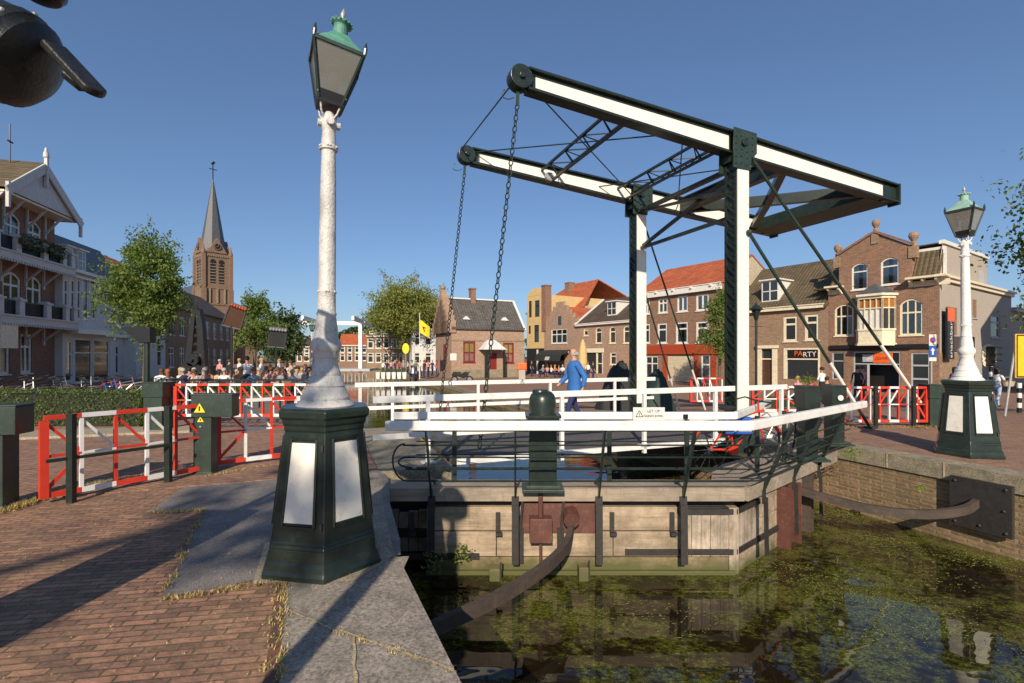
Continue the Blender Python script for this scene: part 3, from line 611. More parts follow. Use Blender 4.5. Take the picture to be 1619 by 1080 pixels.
# the gable rises straight out of the front wall
xl, xr = X_(1327), X_(1442); zs_l, zs_r, za = PR.z(1327, 404), PR.z(1436, 389), PR.z(1384, 368)
g = MB()
zsh = min(zs_l, zs_r) - .2
front_wall(g, xl, xr, Hc, zsh, [(g1[0], g1[1], Hc, g1[3]), (g2_[0], g2_[1], Hc, g2_[3])])
xa = X_(1384); g.prism([(xl, 0, zsh), (xr, 0, zsh), (xr, 0, zs_r), (xa, 0, za), (xl, 0, zs_l)], (0, .3, 0))
g.box((xl, WT, Hc), (g1[0] - .02, WT + .06, zsh)); g.box((xl, 0.001, Hc), (xl + .002, 1.2, zsh)); g.box((xr - .002, 0.001, Hc), (xr, 1.2, zsh)); g.box((xl + .01, 1.1, Hc), (xr - .01, 1.2, zs_l))
g.build('gable', M['brick_dark'], H, fix=False)
for r in (g1, g2_): window(H, r, 'curt', 'trim', arch=True)
cp = MB(); cp.bar((xl - .1, .1, zs_l + .06), (xa, .1, za + .08), .42, .14); cp.bar((xa, .1, za + .08), (xr + .1, .1, zs_r + .06), .42, .14); cp.build('parapet_coping', M['brick_red'], H)
for x, z, k in ((xl - .12, zs_l - .3, .9), (xa, za - .2, .85), (xr + .05, zs_r - .25, 1.0)):
    pf = MB(); pf.box((x - .2, -.06, z - .5), (x + .2, .34, z + .2)); pf.lathe([(.17*k, z + .2), (.17*k, z + .42), (.11*k, z + .5), (.24*k, z + .72), (.27*k, z + .85), (.2*k, z + 1.02), (.02, z + 1.08)], 12, (x, .14, 0)); pf.build('finial', M['brick_brown'], H)
rf = MB(); dp = 8.5; zt = PR.z(1487, 390)
rf.prism([(xr + .05, .9, zt), (Wd, .9, zt), (Wd, -.1, Hc + .1), (xr + .05, -.1, Hc + .1)], (0, .12, -.05)); rf.box((xr + .02, 1.0, Hc), (Wd - .4, dp, zt)); rf.box((0, 2.2, Hc), (xr, dp, zs_l - .1))
rf.prism([(0, -.05, Hc), (xl, -.05, Hc), (xl, 1.6, zs_l - .1), (0, 1.6, zs_l - .3)], (0, .15, 0)); rf.build('roof', M['tile_moss'], H, fix=True)
ct = MB(); ct.box((xr - .1, .88, zt), (Wd + .05, 1.1, zt + .16)); ct.box((Wd - .02, .75, Hc), (Wd + .1, .95, zt)); ct.build('roof_edge', M['trim'], H)
for a_, c_ in ((0, xl + .3), (xr - .15, Wd + .5)):
    cn = MB(); zt_ = Hc + .1; cn.box((a_, -.62, zt_), (c_, .02, zt_ + .12)); cn.box((a_, -.04, zt_ - .42), (c_, -.003, zt_ - .1))
    k = a_ + .12
    while k < c_ - .05: cn.prism([(k, -.04, zt_), (k, -.55, zt_), (k, -.5, zt_ - .14), (k, -.04, zt_ - .4)], (.1, 0, 0)); k += .62
    cn.build('cornice', M['trim_cream'], H, fix=True)
# bay window
bx0, bx1, bz0, bz1 = X_(1354), X_(1416), PR.z(1385, 543), PR.z(1385, 470); bd = .75; cxb = .42
bm_ = thing('bay_window', None, None); bm_.parent = H
b = MB(); poly = [(bx0, 0), (bx0 + cxb, -bd), (bx1 - cxb, -bd), (bx1, 0)]
def ring(z0, z1, s=0.0): b.prism([(poly[0][0] - s, .0, z0), (poly[1][0] - s*.4, -bd - s, z0), (poly[2][0] + s*.4, -bd - s, z0), (poly[3][0] + s, .0, z0)], (0, 0, z1 - z0))
hgt = bz1 - bz0; ring(bz0, bz0 + .27*hgt); ring(bz0 - .14, bz0, .08); ring(bz1 - .14, bz1 + .02, .03); ring(bz1 + .02, bz1 + .16, .16); ring(bz0 + .27*hgt, bz0 + .31*hgt, .05)
zc0, zc1 = bz0 + .31*hgt, bz1 - .14; zmid = zc0 + (zc1 - zc0) * .68
def post(p, w=.1): b.box((p[0] - w/2, p[1] - w/2 + .05, zc0), (p[0] + w/2, p[1] + w/2 + .05, zc1))
for i in range(3):
    p, q = Vector(poly[i]), Vector(poly[i+1]); n = 4 if i == 1 else 2
    for k in range(n + 1): post(p.lerp(q, k/n), .1 if k in (0, n) else .055)
    p3, q3 = Vector((*p, 0)), Vector((*q, 0)); o_ = Vector((0, .05, zmid)); b.bar(p3 + o_, q3 + o_, .07, .07)
b.build('bay_frame', M['trim_cream'], bm_, fix=True)
for i in range(3):
    p, q = Vector(poly[i]), Vector(poly[i+1]); pg = MB()
    pg.add([(p.x, p.y + .1, zc0), (q.x, q.y + .1, zc0), (q.x, q.y + .1, zmid), (p.x, p.y + .1, zmid)], [(0, 1, 2, 3)]); pg.build('pane', M['curtain'] if i == 1 else M['glass'], bm_)
    pg = MB(); pg.add([(p.x, p.y + .09, zmid), (q.x, q.y + .09, zmid), (q.x, q.y + .09, zc1), (p.x, p.y + .09, zc1)], [(0, 1, 2, 3)]); pg.build('top_light', M['curtain_amber'], bm_)
b = MB(); zt = bz1 + .16; b.add([(poly[0][0] - .16, 0, zt), (poly[1][0], -bd - .16, zt), (poly[2][0], -bd - .16, zt), (poly[3][0] + .16, 0, zt), ((bx0+bx1)/2, 0, zt + .75)], [(0, 1, 4), (1, 2, 4), (2, 3, 4)]); b.build('bay_roof', M['slate'], bm_)
# shop front
fz0 = shop[3] + .02; fz1 = PR.z(1385, 545)
slab(H, 'fascia', (X_(1313), X_(1484), fz1 - .25, fz1), 'fascia_black', -.12, .12)
slab(H, 'fascia_board', (X_(1313), X_(1438), fz0 + .05, fz1 - .25), 'fascia_black', -.05, .05)
b = MB(); a, c, lo, hi = shop; f = .07; sg = hi - .75
b.box((a, .03, lo), (a + f, .1, hi)); b.box((c - f, .03, lo), (c, .1, hi)); b.box((a, .025, hi - f), (c, .105, hi)); b.box((a, .025, sg - f), (c, .105, sg)); b.box((a + .3*(c-a), .03, lo), (a + .3*(c-a) + f*1.6, .1, sg)); b.build('shop_frame', M['trim_grey'], H)
slab(H, 'sign_board', (a + f, c - f, sg, hi - f), 'fascia_black', .06, .02)
sgn = slab(H, 'sign', (a + .5, a + 2.0, sg + .1, hi - .18), 'trim_grey', .03, .03); text('snackbar', .3, M['trim'], sgn, (a + 1.25, .026, (sg + hi)/2 - .05), (R(90), 0, 0))
sgn = slab(H, 'sign', (c - 1.45, c - .4, sg + .03, hi - .1), 'orange', .02, .04, .02); text('döner', .34, M['redframe'], sgn, (c - .93, .016, (sg + hi)/2 - .03), (R(90), R(-6), 0))
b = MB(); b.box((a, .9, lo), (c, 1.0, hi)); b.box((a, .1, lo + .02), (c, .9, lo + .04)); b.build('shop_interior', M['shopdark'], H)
slab(H, 'shop_pane', (a + f, a + .3*(c-a), lo + .3, sg - f), 'glass', .07, .01)
fz = dr; b = MB(); b.box((fz[0], .03, fz[2]), (fz[0]+.07, .1, fz[3])); b.box((fz[1]-.07, .03, fz[2]), (fz[1], .1, fz[3])); b.box((fz[0]+.07, .03, fz[3]-.07), (fz[1]-.07, .1, fz[3])); b.box((fz[0]+.07, .03, fz[3]-.8), (fz[1]-.07, .1, fz[3]-.7)); b.box((fz[0]+.07,.03,.9),(fz[1]-.07,.1,1.0)); d_ = b.build('door', M['trim_grey'], H)
b = MB(); b.box((fz[0]+.07, .08, fz[2]), (fz[1]-.07, .09, fz[3]-.07)); b.build('pane', M['glass'], d_)
# grey side wall with its flat-roofed storey
sw = Vector((-e.y, e.x)) # along the side street, away
SP = Plane((C0.x, C0.y), (0.839, 0.545), RB)
b = MB(); Ls = 15.0
holes = [SP.rect(1496, 1514, 486, 530), SP.rect(1538, 1545, 474, 503), SP.rect(1567, 1582, 498, 534)]
zt = SP.z(1500, 441)
S = thing('rendered_side_house', 'pale grey rendered corner house with flat attic storey beside the gabled shop', 'building', (C0.x, C0.y, RB), SP.rz)
S['_wm'] = M['plaster_grey'].name
front_wall(b, .02, Ls, -.8, zt, holes, 0.0); b.add([(Ls, 0, -.8), (Ls, 7, -.8), (Ls, 7, zt), (Ls, 0, zt)], [(0, 1, 2, 3)]); b.add([(.02, .3, zt), (Ls, .3, zt), (Ls, 7, zt), (.02, 7, zt)], [(0, 1, 2, 3)])
b.build('wall', M['plaster_grey'], S)
for r in holes: window(S, r, 'mid', 'trim_grey', sill=True)
b = MB(); t2 = SP.t(1564); zt2 = SP.z(1500, 384); b.add([(.02, .1, zt), (.9, .1, zt2), (t2, .1, zt2 - .1), (t2, .1, zt)], [(0, 1, 2, 3)]); b.add([(t2, .1, zt), (t2, .1, zt2 - .1), (t2, 6, zt2 - .1), (t2, 6, zt)], [(3, 2, 1, 0)]); b.add([(.9, .1, zt2), (t2, .1, zt2 - .1), (t2, 6, zt2 - .1), (.9, 6, zt2)], [(0, 1, 2, 3)])
at_ = b.build('attic_wall', M['plaster_grey'], S)
b = MB(); b.box((.8, .0, zt2 - .1), (t2 + .15, .25, zt2 + .12)); b.build('roof_edge', M['trim'], S)
b = MB(); b.box((-.3, -.28, zt), (Ls + .2, .1, zt + .14)); b.box((-.2, -.16, zt - .22), (Ls + .1, -.002, zt)); b.build('cornice', M['trim_cream'], S)
b = MB(); b.box((.1, -.04, -.8), (SP.t(1519), -.004, SP.z(1500, 558))); b.build('brick_plinth', M['brick_brown'], S)
b = MB(); b.box((SP.t(1519), -.05, -.8), (Ls, -.004, .75)); b.build('dark_plinth', M['slate'], S)
b = MB(); b.box((SP.t(1505), -.1, SP.z(1510, 555)), (SP.t(1516), -.003, SP.z(1510, 532))); b.build('shutter', M['door'], S)
w_ = SP.rect(1552, 1558, 428, 455); b = MB(); b.box((w_[0], .05, w_[2]), (w_[1], .098, w_[3])); b.build('window', M['trim_grey'], S)
b = MB(); b.prism([(t2 + .5, .6, zt), (t2 + 5, .6, zt), (t2 + 2.2, 2.6, zt + 2.1), (t2 + .5, 2.6, zt + 2.1)], (0, .2, 0)); b.build('roof', M['tile_orange'], S, fix=True)
# projecting vertical sign on the corner
sr = SP.rect(1487, 1500, 488, 568); sv = slab(S, 'sign', (sr[0] + .05, sr[1] - .2, sr[2], sr[3]), 'fascia_black', -.32, .1)
b = MB(); hh = sr[3] - sr[2]; b.box((sr[0] + .05, -.34, sr[3] - .26*hh), (sr[1] - .2, -.321, sr[3])); b.build('sign_header', M['orange'], sv)
text('snackbar', .6, M['trim'], sv, ((sr[0] + sr[1])/2 - .08, -.335, sr[2] + .38*hh), (R(90), R(-90), 0)); b = MB(); b.box((sr[0]+.2, -.25, sr[3]-.4), (sr[0]+.26, 0, sr[3]-.34)); b.build('bracket', M['black'], sv)
# tall neighbour across the side street (outside the frame): its shadow climbs the grey wall
nb = thing('corner_building', 'brick building across the side street', 'building', (42.0, 14.0, RB), R(90))
shell(nb, 6, 12, 10.6, M['brick_brown']); side_roof(nb, 6, 12, 10.6, 17.0, M['tile_dark'], M['brick_brown'])
# low wing behind the side house at the right edge
tb, ob = SP.t(1608), None
bw = thing('blue_grey_wing', 'low blue grey rendered wing at the end of the side street', 'building', SP.at(Ls), SP.rz)
shell(bw, 12, 6, SP.z(1612, 490), M['plaster_grey'])
gutter(bw, 0, 12, SP.z(1612, 490), 'trim_grey')

# --- brick house with tiled roof, dormer and party shop
t0, o0 = start(1160); wd_ = PR.t(1310) - t0; B = thing('tiled_brick_house', 'brown brick house with mossy tiled roof and party shop left of the gabled shop', 'building', o0, PR.rz)
hc = PR.z(1250, 486)
ws = [r_(1239, 1261, 500, 540), r_(1273, 1295, 497, 538)]; dor = r_(1205, 1222, 553, 620); dor = (dor[0], dor[1], .05, dor[3]); sh = r_(1240, 1297, 553, 600)
shell(B, wd_, 8, hc, M['brick_brown'], ws + [dor, sh])
for r in ws: window(B, r, 'mid', 'trim_cream', fr=.16)
side_roof(B, wd_, 9, hc, PR.z(1250, 425) + 1.0, M['tile_moss'], M['brick_brown'], ridge=4.2)
gutter(B, 0, wd_ - .2, hc + .02, 'trim_cream')
dd = PR.rect(1199, 1226, 449, 482, t0); dormer(B, dd[0], dd[1], dd[2] + .25, dd[3] + .3, .5, 2.4)
b = MB(); a, c, lo, hi = dor; b.box((a-.35, -.08, lo), (a, .04, hi+.1)); b.box((c, -.08, lo), (c+.35, .04, hi+.1)); b.box((a-.45, -.16, hi+.1), (c+.45, .04, hi+.32)); b.box((a, .03, hi-.75), (c, .09, hi-.65)); d_ = b.build('door_surround', M['trim_cream'], B)
b = MB(); b.box((a, .1, lo), (c, .14, hi)); dd_ = b.build('door', M['door'], B); b = MB(); b.box((a+.08, .092, hi-.62), (c-.08, .099, hi-.1)); b.build('pane', M['glass'], dd_); b = MB(); b.sphere((a+.15, .07, 1.0), .04, 6); b.build('door_handle', M['chrome'], dd_)
a, c, lo, hi = sh; b = MB(); f = .12; b.box((a-.02, -.03, lo), (a+f*1.8, .1, hi)); b.box((c-f, -.03, lo), (c, .1, hi)); b.box((a+f*1.8, -.02, lo + .66*(hi-lo)), (c-f, .09, lo + .66*(hi-lo) + .1)); b.box((a, -.05, hi), (c, .1, hi+.12)); b.build('shop_frame', M['trim_cream'], B)
sgn = slab(B, 'sign', (a + f*1.8, c - f, lo + .66*(hi-lo) + .1, hi), 'fascia_black', .03, .04)
slab(B, 'shop_pane', (a + f*1.8, c - f, lo, lo + .66*(hi-lo)), 'glass', .07, .01)
text('PA', .5, M['orange'], sgn, (a + 1.0, .026, lo + .87*(hi-lo)), (R(90), 0, 0), 'lettering', .004); text('RTY', .5, M['trim'], sgn, (a + 1.75, .025, lo + .84*(hi-lo)), (R(90), R(-4), 0), 'lettering', .004)

# --- three-storey house with the orange roof
t0, o0 = start(1010); wd_ = PR.t(1143) - t0; B = thing('orange_roofed_house', 'three-storey brown brick house with orange tiled roof, white cornice and red fascia', 'building', o0, PR.rz)
hc = PR.z(1090, 455)
up = [r_(1019, 1028, 474, 497), r_(1041, 1056, 472, 495), r_(1071, 1088, 468, 493), r_(1101, 1121, 465, 491)]; mid_ = [r_(1017, 1028, 512, 543), r_(1040, 1055, 511, 543), r_(1069, 1088, 509, 543), r_(1101, 1121, 508, 542)]
ga = r_(1056, 1098, 562, 600); do = r_(1109, 1123, 561, 610); do = (do[0], do[1], .05, do[3]); ga = (ga[0], ga[1], .05, ga[3]); do2 = r_(1021, 1041, 563, 600)
shell(B, wd_, 8, hc, M['brick_dark'], up + mid_ + [ga, do, do2])
for i, r in enumerate(up): window(B, r, 'two' if i > 1 else 'cross2', 'trim', fr=.14)
for i, r in enumerate(mid_): window(B, r, 'mid' if i < 2 else 'curt', 'trim', fr=.15)
side_roof(B, wd_, 9, hc + .1, PR.z(1085, 425) + 1.15, M['tile_orange'], M['plaster_cream'], ridge=4.2)
gutter(B, 0, wd_, hc + .02, 'trim', h=.5, y=-.34); b = MB(); k = .5
while k < wd_: b.mark(); b.box((k, -.5, hc - .14), (k + .14, -.343, hc)); k += 1.9
b.pieces('bracket', M['trim'], B)
slab(B, 'fascia', (0, wd_, PR.z(1085, 560) , PR.z(1085, 545)), 'fascia_red', -.14, .13)
slab(B, 'garage_door', ga, 'garage', .08, .05); b = MB()
for k in range(6): b.box((ga[0], .066, ga[2] + k*.42), (ga[1], .079, ga[2] + k*.42 + .025))
b.build('garage_rib', M['trim'], B)
b = MB()
for x in (0.02, ga[0] - .5, ga[1] + .02, do[1] + .15): b.mark(); b.box((x, -.04, -.3), (x + .42, -.002, ga[3] + .1))
b.pieces('pilaster', M['fascia_red'], B)
b = MB(); a, c, lo, hi = do; b.box((a, .04, lo), (a+.1, .12, hi)); b.box((c-.1, .04, lo), (c, .12, hi)); b.box((a+.1, .04, hi-.9), (c-.1, .12, hi-.78)); b.box((a+.1,.04,hi-.1),(c-.1,.12,hi)); d_ = b.build('door', M['trim'], B); b = MB(); b.box((a+.1, .1, lo), (c-.1, .11, hi)); b.build('door_leaf', M['slate'], d_)
window(B, do2, 'cross', 'trim', sill=False)

# --- long house with the dark roof
t0, o0 = start(912); wd_ = PR.t(1008) - t0; B = thing('dark_roofed_house', 'two-storey brick house with dark tiled roof and white dormer behind the bridge post', 'building', o0, PR.rz)
hc = PR.z(950, 511); ar = [r_(923, 930.5, 519, 531), r_(942, 952, 517, 543), r_(964, 974, 516, 543), r_(986, 996, 515, 543)]; lw = [r_(965, 975, 557, 577)]; sh = r_(923, 954, 556, 590)
shell(B, wd_, 8, hc, M['brick_pink'], ar + lw + [sh])
for r in ar: window(B, r, 'mid', 'trim_cream', fr=.12, arch=True)
for r in lw: window(B, r, 'mid', 'trim_cream', fr=.12)
side_roof(B, wd_, 9, hc, PR.z(965, 478) + 1.0, M['tile_dark'], M['brick_pink'], ridge=4.2); gutter(B, 0, wd_, hc + .02, 'trim', h=.18)
b = MB(); b.bar((-.05, -.25, hc + .05), (-.05, 4.2, PR.z(965, 478) + 1.08), .22, .12); b.build('verge', M['trim'], B)
dd = PR.rect(951, 962, 484, 505, t0); dormer(B, dd[0], dd[1] + .3, dd[2] + .45, dd[3] + .5, .9, 2.4)
a, c, lo, hi = sh; b = MB(); b.box((a, -.06, hi-.1), (c+.1, .05, hi+.35)); b.box((a+.66*(c-a), 0, .02), (a+.66*(c-a)+.16, .1, hi-.1)); b.box((c-.14, 0, .02), (c, .1, hi-.1)); b.box((a+.7*(c-a), .0, lo+1.0), (c-.14, .09, lo+1.1)); b.build('shop_frame', M['trim_cream'], B)
slab(B, 'shop_pane', (a, c, .1, hi-.1), 'glass', .1, .01)

# --- stepped gable
t0, o0 = start(861); wd_ = PR.t(912) - t0; B = thing('stepped_gable_house', 'narrow brick house with stepped gable and white casement above a cafe', 'building', o0, PR.rz)
hc = PR.z(887, 511); wc_ = r_(872, 897, 520, 543); sm = r_(883, 888, 500, 514); op = r_(866, 893, 556, 596)
shell(B, wd_, 9, hc, M['brick_pink'], [wc_, op])
window(B, wc_, 'grid', 'trim', fr=.12)
b = MB(); n = 5; xm = wd_ / 2; zt = PR.z(887, 477)
for i in range(n):
    hw = wd_/2 * (1 - i / n) ** 1.0 * .98 + .12; z0 = hc + (zt - hc) * i / n; b.box((xm - hw, 0 if i else .002, z0), (xm + hw, .32, hc + (zt - hc) * (i + 1) / n))
b.build('stepped_gable', M['brick_pink'], B)
b = MB(); b.box((sm[0], -.02, sm[2]), (sm[1], -.003, sm[3])); b.build('window', M['glass'], B)
b = MB(); b.prism([(0.1, .33, hc), (wd_ - .1, .33, hc), (xm, .33, zt - .5)], (0, 8, 0)); b.build('roof', M['tile_orange'], B, fix=True)
slab(B, 'cafe_opening', op, 'glass', .1, .02)
aw = MB(); a, c, z1 = op[0] - .3, op[1] + 1.1, op[3] + .1; pr = [(a, 0, z1)] + [(a, -1.6*math.sin(k*.26), z1 - .2 - .9*(1 - math.cos(k*.26))) for k in range(7)]
aw.prism([(a, -.02, z1 + .1), (a, -.9, z1 - .05), (a, -1.5, z1 - .5), (a, -1.7, z1 - 1.2), (a, -1.62, z1 - 1.2), (a, -1.4, z1 - .55), (a, -.02, z1 - .05)], (c - a, 0, 0)); awn = aw.build('awning', M['darkcloth'], B, fix=True)
sgn = MB(); sgn.add([(a + (c-a)*.42, -1.72, z1 - 1.1), (a + (c-a)*.6, -1.72, z1 - 1.1), (a + (c-a)*.6, -1.56, z1 - .7), (a + (c-a)*.42, -1.56, z1 - .7)], [(0, 1, 2, 3)]); sgn.build('emblem', M['trim_grey'], awn)

# --- yellow house
t0, o0 = start(834); wd_ = PR.t(861) - t0; B = thing('yellow_house', 'narrow yellow rendered house with arched top and tall dark windows', 'building', o0, PR.rz)
hc = PR.z(845, 468); ws = [r_(836.5, 841, 476, 502), r_(846, 853.5, 475, 501), r_(845, 852.5, 514, 541), r_(836, 839.5, 515, 528)]
shell(B, wd_, 10, hc, M['plaster_yellow'], ws)
for r in ws: window(B, r, 'mid', 'black', fr=.08, sill=False)
b = MB(); n = 12; b.prism([(wd_ * (1 - k/n), -.02, hc + 1.0*math.sin(math.pi*k/n)**.7 if 0 < k < n else hc) for k in range(n+1)], (0, .4, 0)); b.build('arched_gable', M['plaster_yellow'], B, fix=True)
b = MB(); b.box((0, -.05, .02), (wd_, -.003, PR.z(845, 551))); b.build('shop_front', M['fascia_black'], B)
b = MB(); b.box((wd_*.6, -.1, .02), (wd_*.68, -.051, PR.z(845, 553))); b.build('shop_frame', M['trim'], B)
cx0, cx1 = PR.t(857.5) - t0, PR.t(864) - t0; chimney(B, cx0, cx1, -.1, .8, hc - 4.6, hc + 1.0, 'brick_red')
# big red-roofed house behind
B = thing('red_roofed_house', 'large cream sided house with red tiled hipped roof behind the yellow house', 'building', (2.2, 72, RB), PR.rz)
shell(B, 13, 12, 8.6, M['plaster_cream']); side_roof(B, 13, 12, 8.6, 12.8, M['tile_orange'], M['plaster_cream'], ridge=5, hipl=4.5, hipr=3.0); chimney(B, 5.2, 6.2, 3, 4, 10, 12.6)

# --- weigh house
WP = Plane((-6.25, 50.0), (0.90, 0.43), -0.55); B = thing('weigh_house', 'low old brick hall with steep grey roof, oxblood windows and small white porch', 'building', WP.at(0), WP.rz)
wd_ = WP.t(829); hc = WP.z(770, 521); zr = WP.z(765, 480) + .7
ws = [WP.rect(733, 752, 540, 573), WP.rect(796, 813, 542, 574)]; wn = WP.rect(698, 704, 539, 573); dd = WP.rect(775, 786, 558, 590); dd = (dd[0], dd[1], .02, dd[3])
shell(B, wd_, 5.6, hc, M['brick_pink'], ws + [dd])
window(B, ws[0], 'shut', 'redframe', fr=.16); window(B, ws[1], 'shut', 'redframe', fr=.16)
side_roof(B, wd_, 5.6, hc + .12, zr, M['tile_grey'], M['brick_pink'], ridge=2.8)
b = MB(); b.box((-.06, 1.6, 1.3), (-.004, 2.6, 3.4)); b.build('window', M['redframe'], B)
b = MB(); b.bar((.3, 2.8, zr + .05), (wd_, 2.8, zr + .05), .3, .14); b.bar((wd_ + .02, -.25, hc), (wd_ + .02, 2.8, zr + .05), .25, .12); b.build('ridge_trim', M['trim'], B)
b = MB(); nst = 6
for side in (0, 1):
    for i in range(nst):
        ya = -.15 + 2.9 * i / nst if not side else 5.75 - 2.9 * i / nst; 
        b.box((-.35, min(ya, 2.8), hc - .4), (.45, max(ya, 2.8) + .1, hc + (zr - hc) * (i + 1) / nst + .3)) if not side else b.box((-.34, 2.8, hc - .4), (.44, ya, hc + (zr - hc) * (i + 1) / nst + .29))
b.box((-.3, 2.6, zr), (.3, 3.1, zr + .9)); b.build('stepped_gable', M['brick_pink'], B); b = MB(); b.sphere((0, 2.85, zr + 1.15), .3, 8); b.build('finial', M['coping'], B, smooth=True)
b = MB(); b.box((-.06, -.06, hc - 1.25), (wd_, -.003, hc - 1.1)); b.box((-.06, -.08, -.3), (wd_, -.004, .7)); b.box((-.06, -.07, hc-.14), (wd_, -.003, hc)); b.build('string_course', M['coping'], B)
for r in (WP.rect(736, 745, 500, 519), WP.rect(797, 806, 502, 520)): dormer(B, r[0], r[1], r[2] + .2, r[3] - .3, .55, 1.5, pitched=True)
r = WP.rect(757, 766, 461, 480); chimney(B, r[0] + .1, r[1], 2.4, 3.2, r[2] - .3, r[3] + .55, 'brick_red')
r = WP.rect(757, 793, 538, 553); b = MB(); a, c, lo, hi = r; b.add([(a, -1.5, lo), (c, -1.5, lo), (c, 0, lo), (a, 0, lo), (a + .9, -.5, hi), (c - .9, -.5, hi), (c - .9, 0, hi), (a + .9, 0, hi)], [(0, 1, 5, 4), (1, 2, 6, 5), (3, 0, 4, 7), (4, 5, 6, 7), (3, 2, 1, 0)]); pr_ = b.build('porch_roof', M['plaster_white'], B)
b = MB().mark(); b.box((c - .35, -1.4, -.1), (c - .15, -1.2, lo)); b.mark(); b.box((a + .2, -1.4, -.1), (a + .4, -1.2, lo)); b.pieces('porch_post', M['green'], B)
slab(B, 'door', dd, 'redframe', .08, .05); r = WP.rect(712, 722, 559, 570); slab(B, 'notice_board', r, 'trim', -.06, .05)

# --- left-hand row, facades that face right; direction runs away from the camera
LP = Plane((-27.5, 26.0), (-0.264, 0.964), -0.35)
def lr(x0, x1, y0, y1): return LP.rect(x0, x1, y0, y1)
Hh = thing('balcony_hotel', 'red brick hotel with white balconies on brackets and a boarded white gable', 'building', (LP.at(-9)[0] - 1.35*.964, LP.at(-9)[1] - 1.35*.264, LP.base), LP.rz)
off = 9.0; HB = -LP.base; L1, L2, EV = 3.9 + .35, 7.5 + .35, 10.7 + .35; we = LP.t(125) + off
wins = []
for lo, hi in ((L1 + .25, L1 + 2.7), (L2 + .25, L2 + 2.6)):
    for (a, c) in ((.4, 1.5), (2.4, 3.6), (4.6, 5.8), (6.6, 7.8), (LP.t(4) + off, LP.t(35) + off), (LP.t(50) + off, LP.t(76) + off), (LP.t(84) + off, LP.t(106) + off)): wins.append((a, c, lo, hi))
gw = [(LP.t(28) + off, LP.t(60) + off, .9, 3.3), (.5, 2.6, .9, 3.3), (3.6, 6.2, .9, 3.3), (7.0, 9.0, .9, 3.3), (LP.t(76) + off, LP.t(92) + off, .9, 3.3)]
shell(Hh, we, 9, EV, M['brick_red'], wins + gw)
for r in wins: window(Hh, r, 'cross', 'trim', arch=True, fr=.14)
for r in gw: window(Hh, r, 'cross', 'trim', fr=.14)
for zl in (L1, L2):
    d_ = MB(); dp = 1.35 if zl == L1 else 1.2; d_.box((-.1, -dp, zl - .2), (we, -.002, zl)); d_.box((-.1, -dp - .08, zl - .06), (we + .05, -dp + .002, zl + .03)); d_.box((-.1, -dp + .01, zl - .45), (we, -dp + .06, zl - .2)); k = 0
    while k < we: d_.box((k, -dp + .0, zl - .58), (k + .1, -dp + .07, zl - .45)); k += .22
    bal = d_.build('balcony', M['trim_hotel_shade'], Hh)
    p_ = MB(); xs_ = [.2, 2.2, 4.2, 6.2, off + LP.t(-2), off + LP.t(32), off + LP.t(75), off + LP.t(105), off + LP.t(118)]
    for x in xs_: p_.mark(); p_.box((x, -dp, zl), (x + .42, -dp + .4, zl + .85)); p_.box((x - .07, -dp - .07, zl + .85), (x + .49, -dp + .47, zl + .97)); p_.box((x + .04, -dp + .04, zl + .97), (x + .38, -dp + .36, zl + 1.05))
    p_.pieces('balcony_post', M['trim_hotel_shade'], bal)
    q = MB(); n = 0; x = .2
    while x < we: q.bar((x, -dp + .2, zl), (x, -dp + .2, zl + .8), .03, .03); x += .085
    q.box((0, -dp + .17, zl + .8), (we, -dp + .23, zl + .85)); q.build('railing', M['black'], bal)
    k_ = MB()
    for x in [off + LP.t(p) for p in (10, 45, 82, 108)] + [1.9, 3.9, 6.1]:
        k_.mark(); k_.bar((x, -.02, zl - 1.35), (x, -dp + .15, zl - .3), .1, .1); k_.bar((x, -.05, zl - 1.6), (x, -.05, zl - .25), .12, .1)
    k_.pieces('bracket', M['trim_hotel_shade'], bal)
gx0, gx1 = off + LP.t(16), we + .2; ga_ = off + LP.t(75); zg0, zg1 = EV + .05, EV + 2.45; gy = -1.3
b = MB(); b.prism([(gx0 + .35, gy + .12, zg0 + .1), (gx1 - .3, gy + .12, zg0 + .1), (ga_, gy + .12, zg1 - .25)], (0, .1, 0)); b.build('gable_boarding', M['trim_hotel_shade'], Hh, fix=True)
b = MB(); b.bar((gx0 - .1, gy, zg0 + .0), (ga_, gy, zg1), .1, .5, up=(0, 0, 1)); b.bar((ga_, gy, zg1), (gx1 + .3, gy, zg0 - .2), .1, .5); b.box((gx0 - .05, gy - .03, zg0 - .9), (gx0 + .12, gy + .12, zg0 + .5)); b.box((gx1 + .12, gy - .03, zg0 - 1.0), (gx1 + .28, gy + .12, zg0 + .3)); b.box((ga_ - .09, gy - .1, zg1 - 1.2), (ga_ + .09, gy + .06, zg1 + .6)); b.build('barge_board', M['trim_hotel_shade'], Hh)
b = MB(); b.lathe([(.06, 0), (.08, .2), (.16, .3), (.14, .55), (.08, .7), (.09, .8), (.02, .9)], 10, (ga_, gy, zg1 + .35)); b.build('finial', M['trim_hotel_shade'], Hh, smooth=True)
b = MB(); b.bar((ga_ - .5, gy + 1.5, zg1), (ga_ - .5, gy + 1.5, zg1 + 2.3), .06, .06); b.box((ga_ - .75, gy + 1.47, zg1 + 1.2), (ga_ - .25, gy + 1.53, zg1 + 1.28)); b.build('weather_vane', M['black'], Hh)
b = MB(); b.prism([(gx0 - .1, gy, zg0 + .3), (ga_, gy, zg1 + .3), (ga_, gy, zg1 + .18), (gx0 - .1, gy, zg0 + .18)], (0, 6, 0)); b.prism([(ga_, gy, zg1 + .3), (gx1 + .3, gy, zg0 + .1), (gx1 + .3, gy, zg0 - .02), (ga_, gy, zg1 + .18)], (0, 6, 0)); b.build('roof', M['tile_moss'], Hh, fix=True)
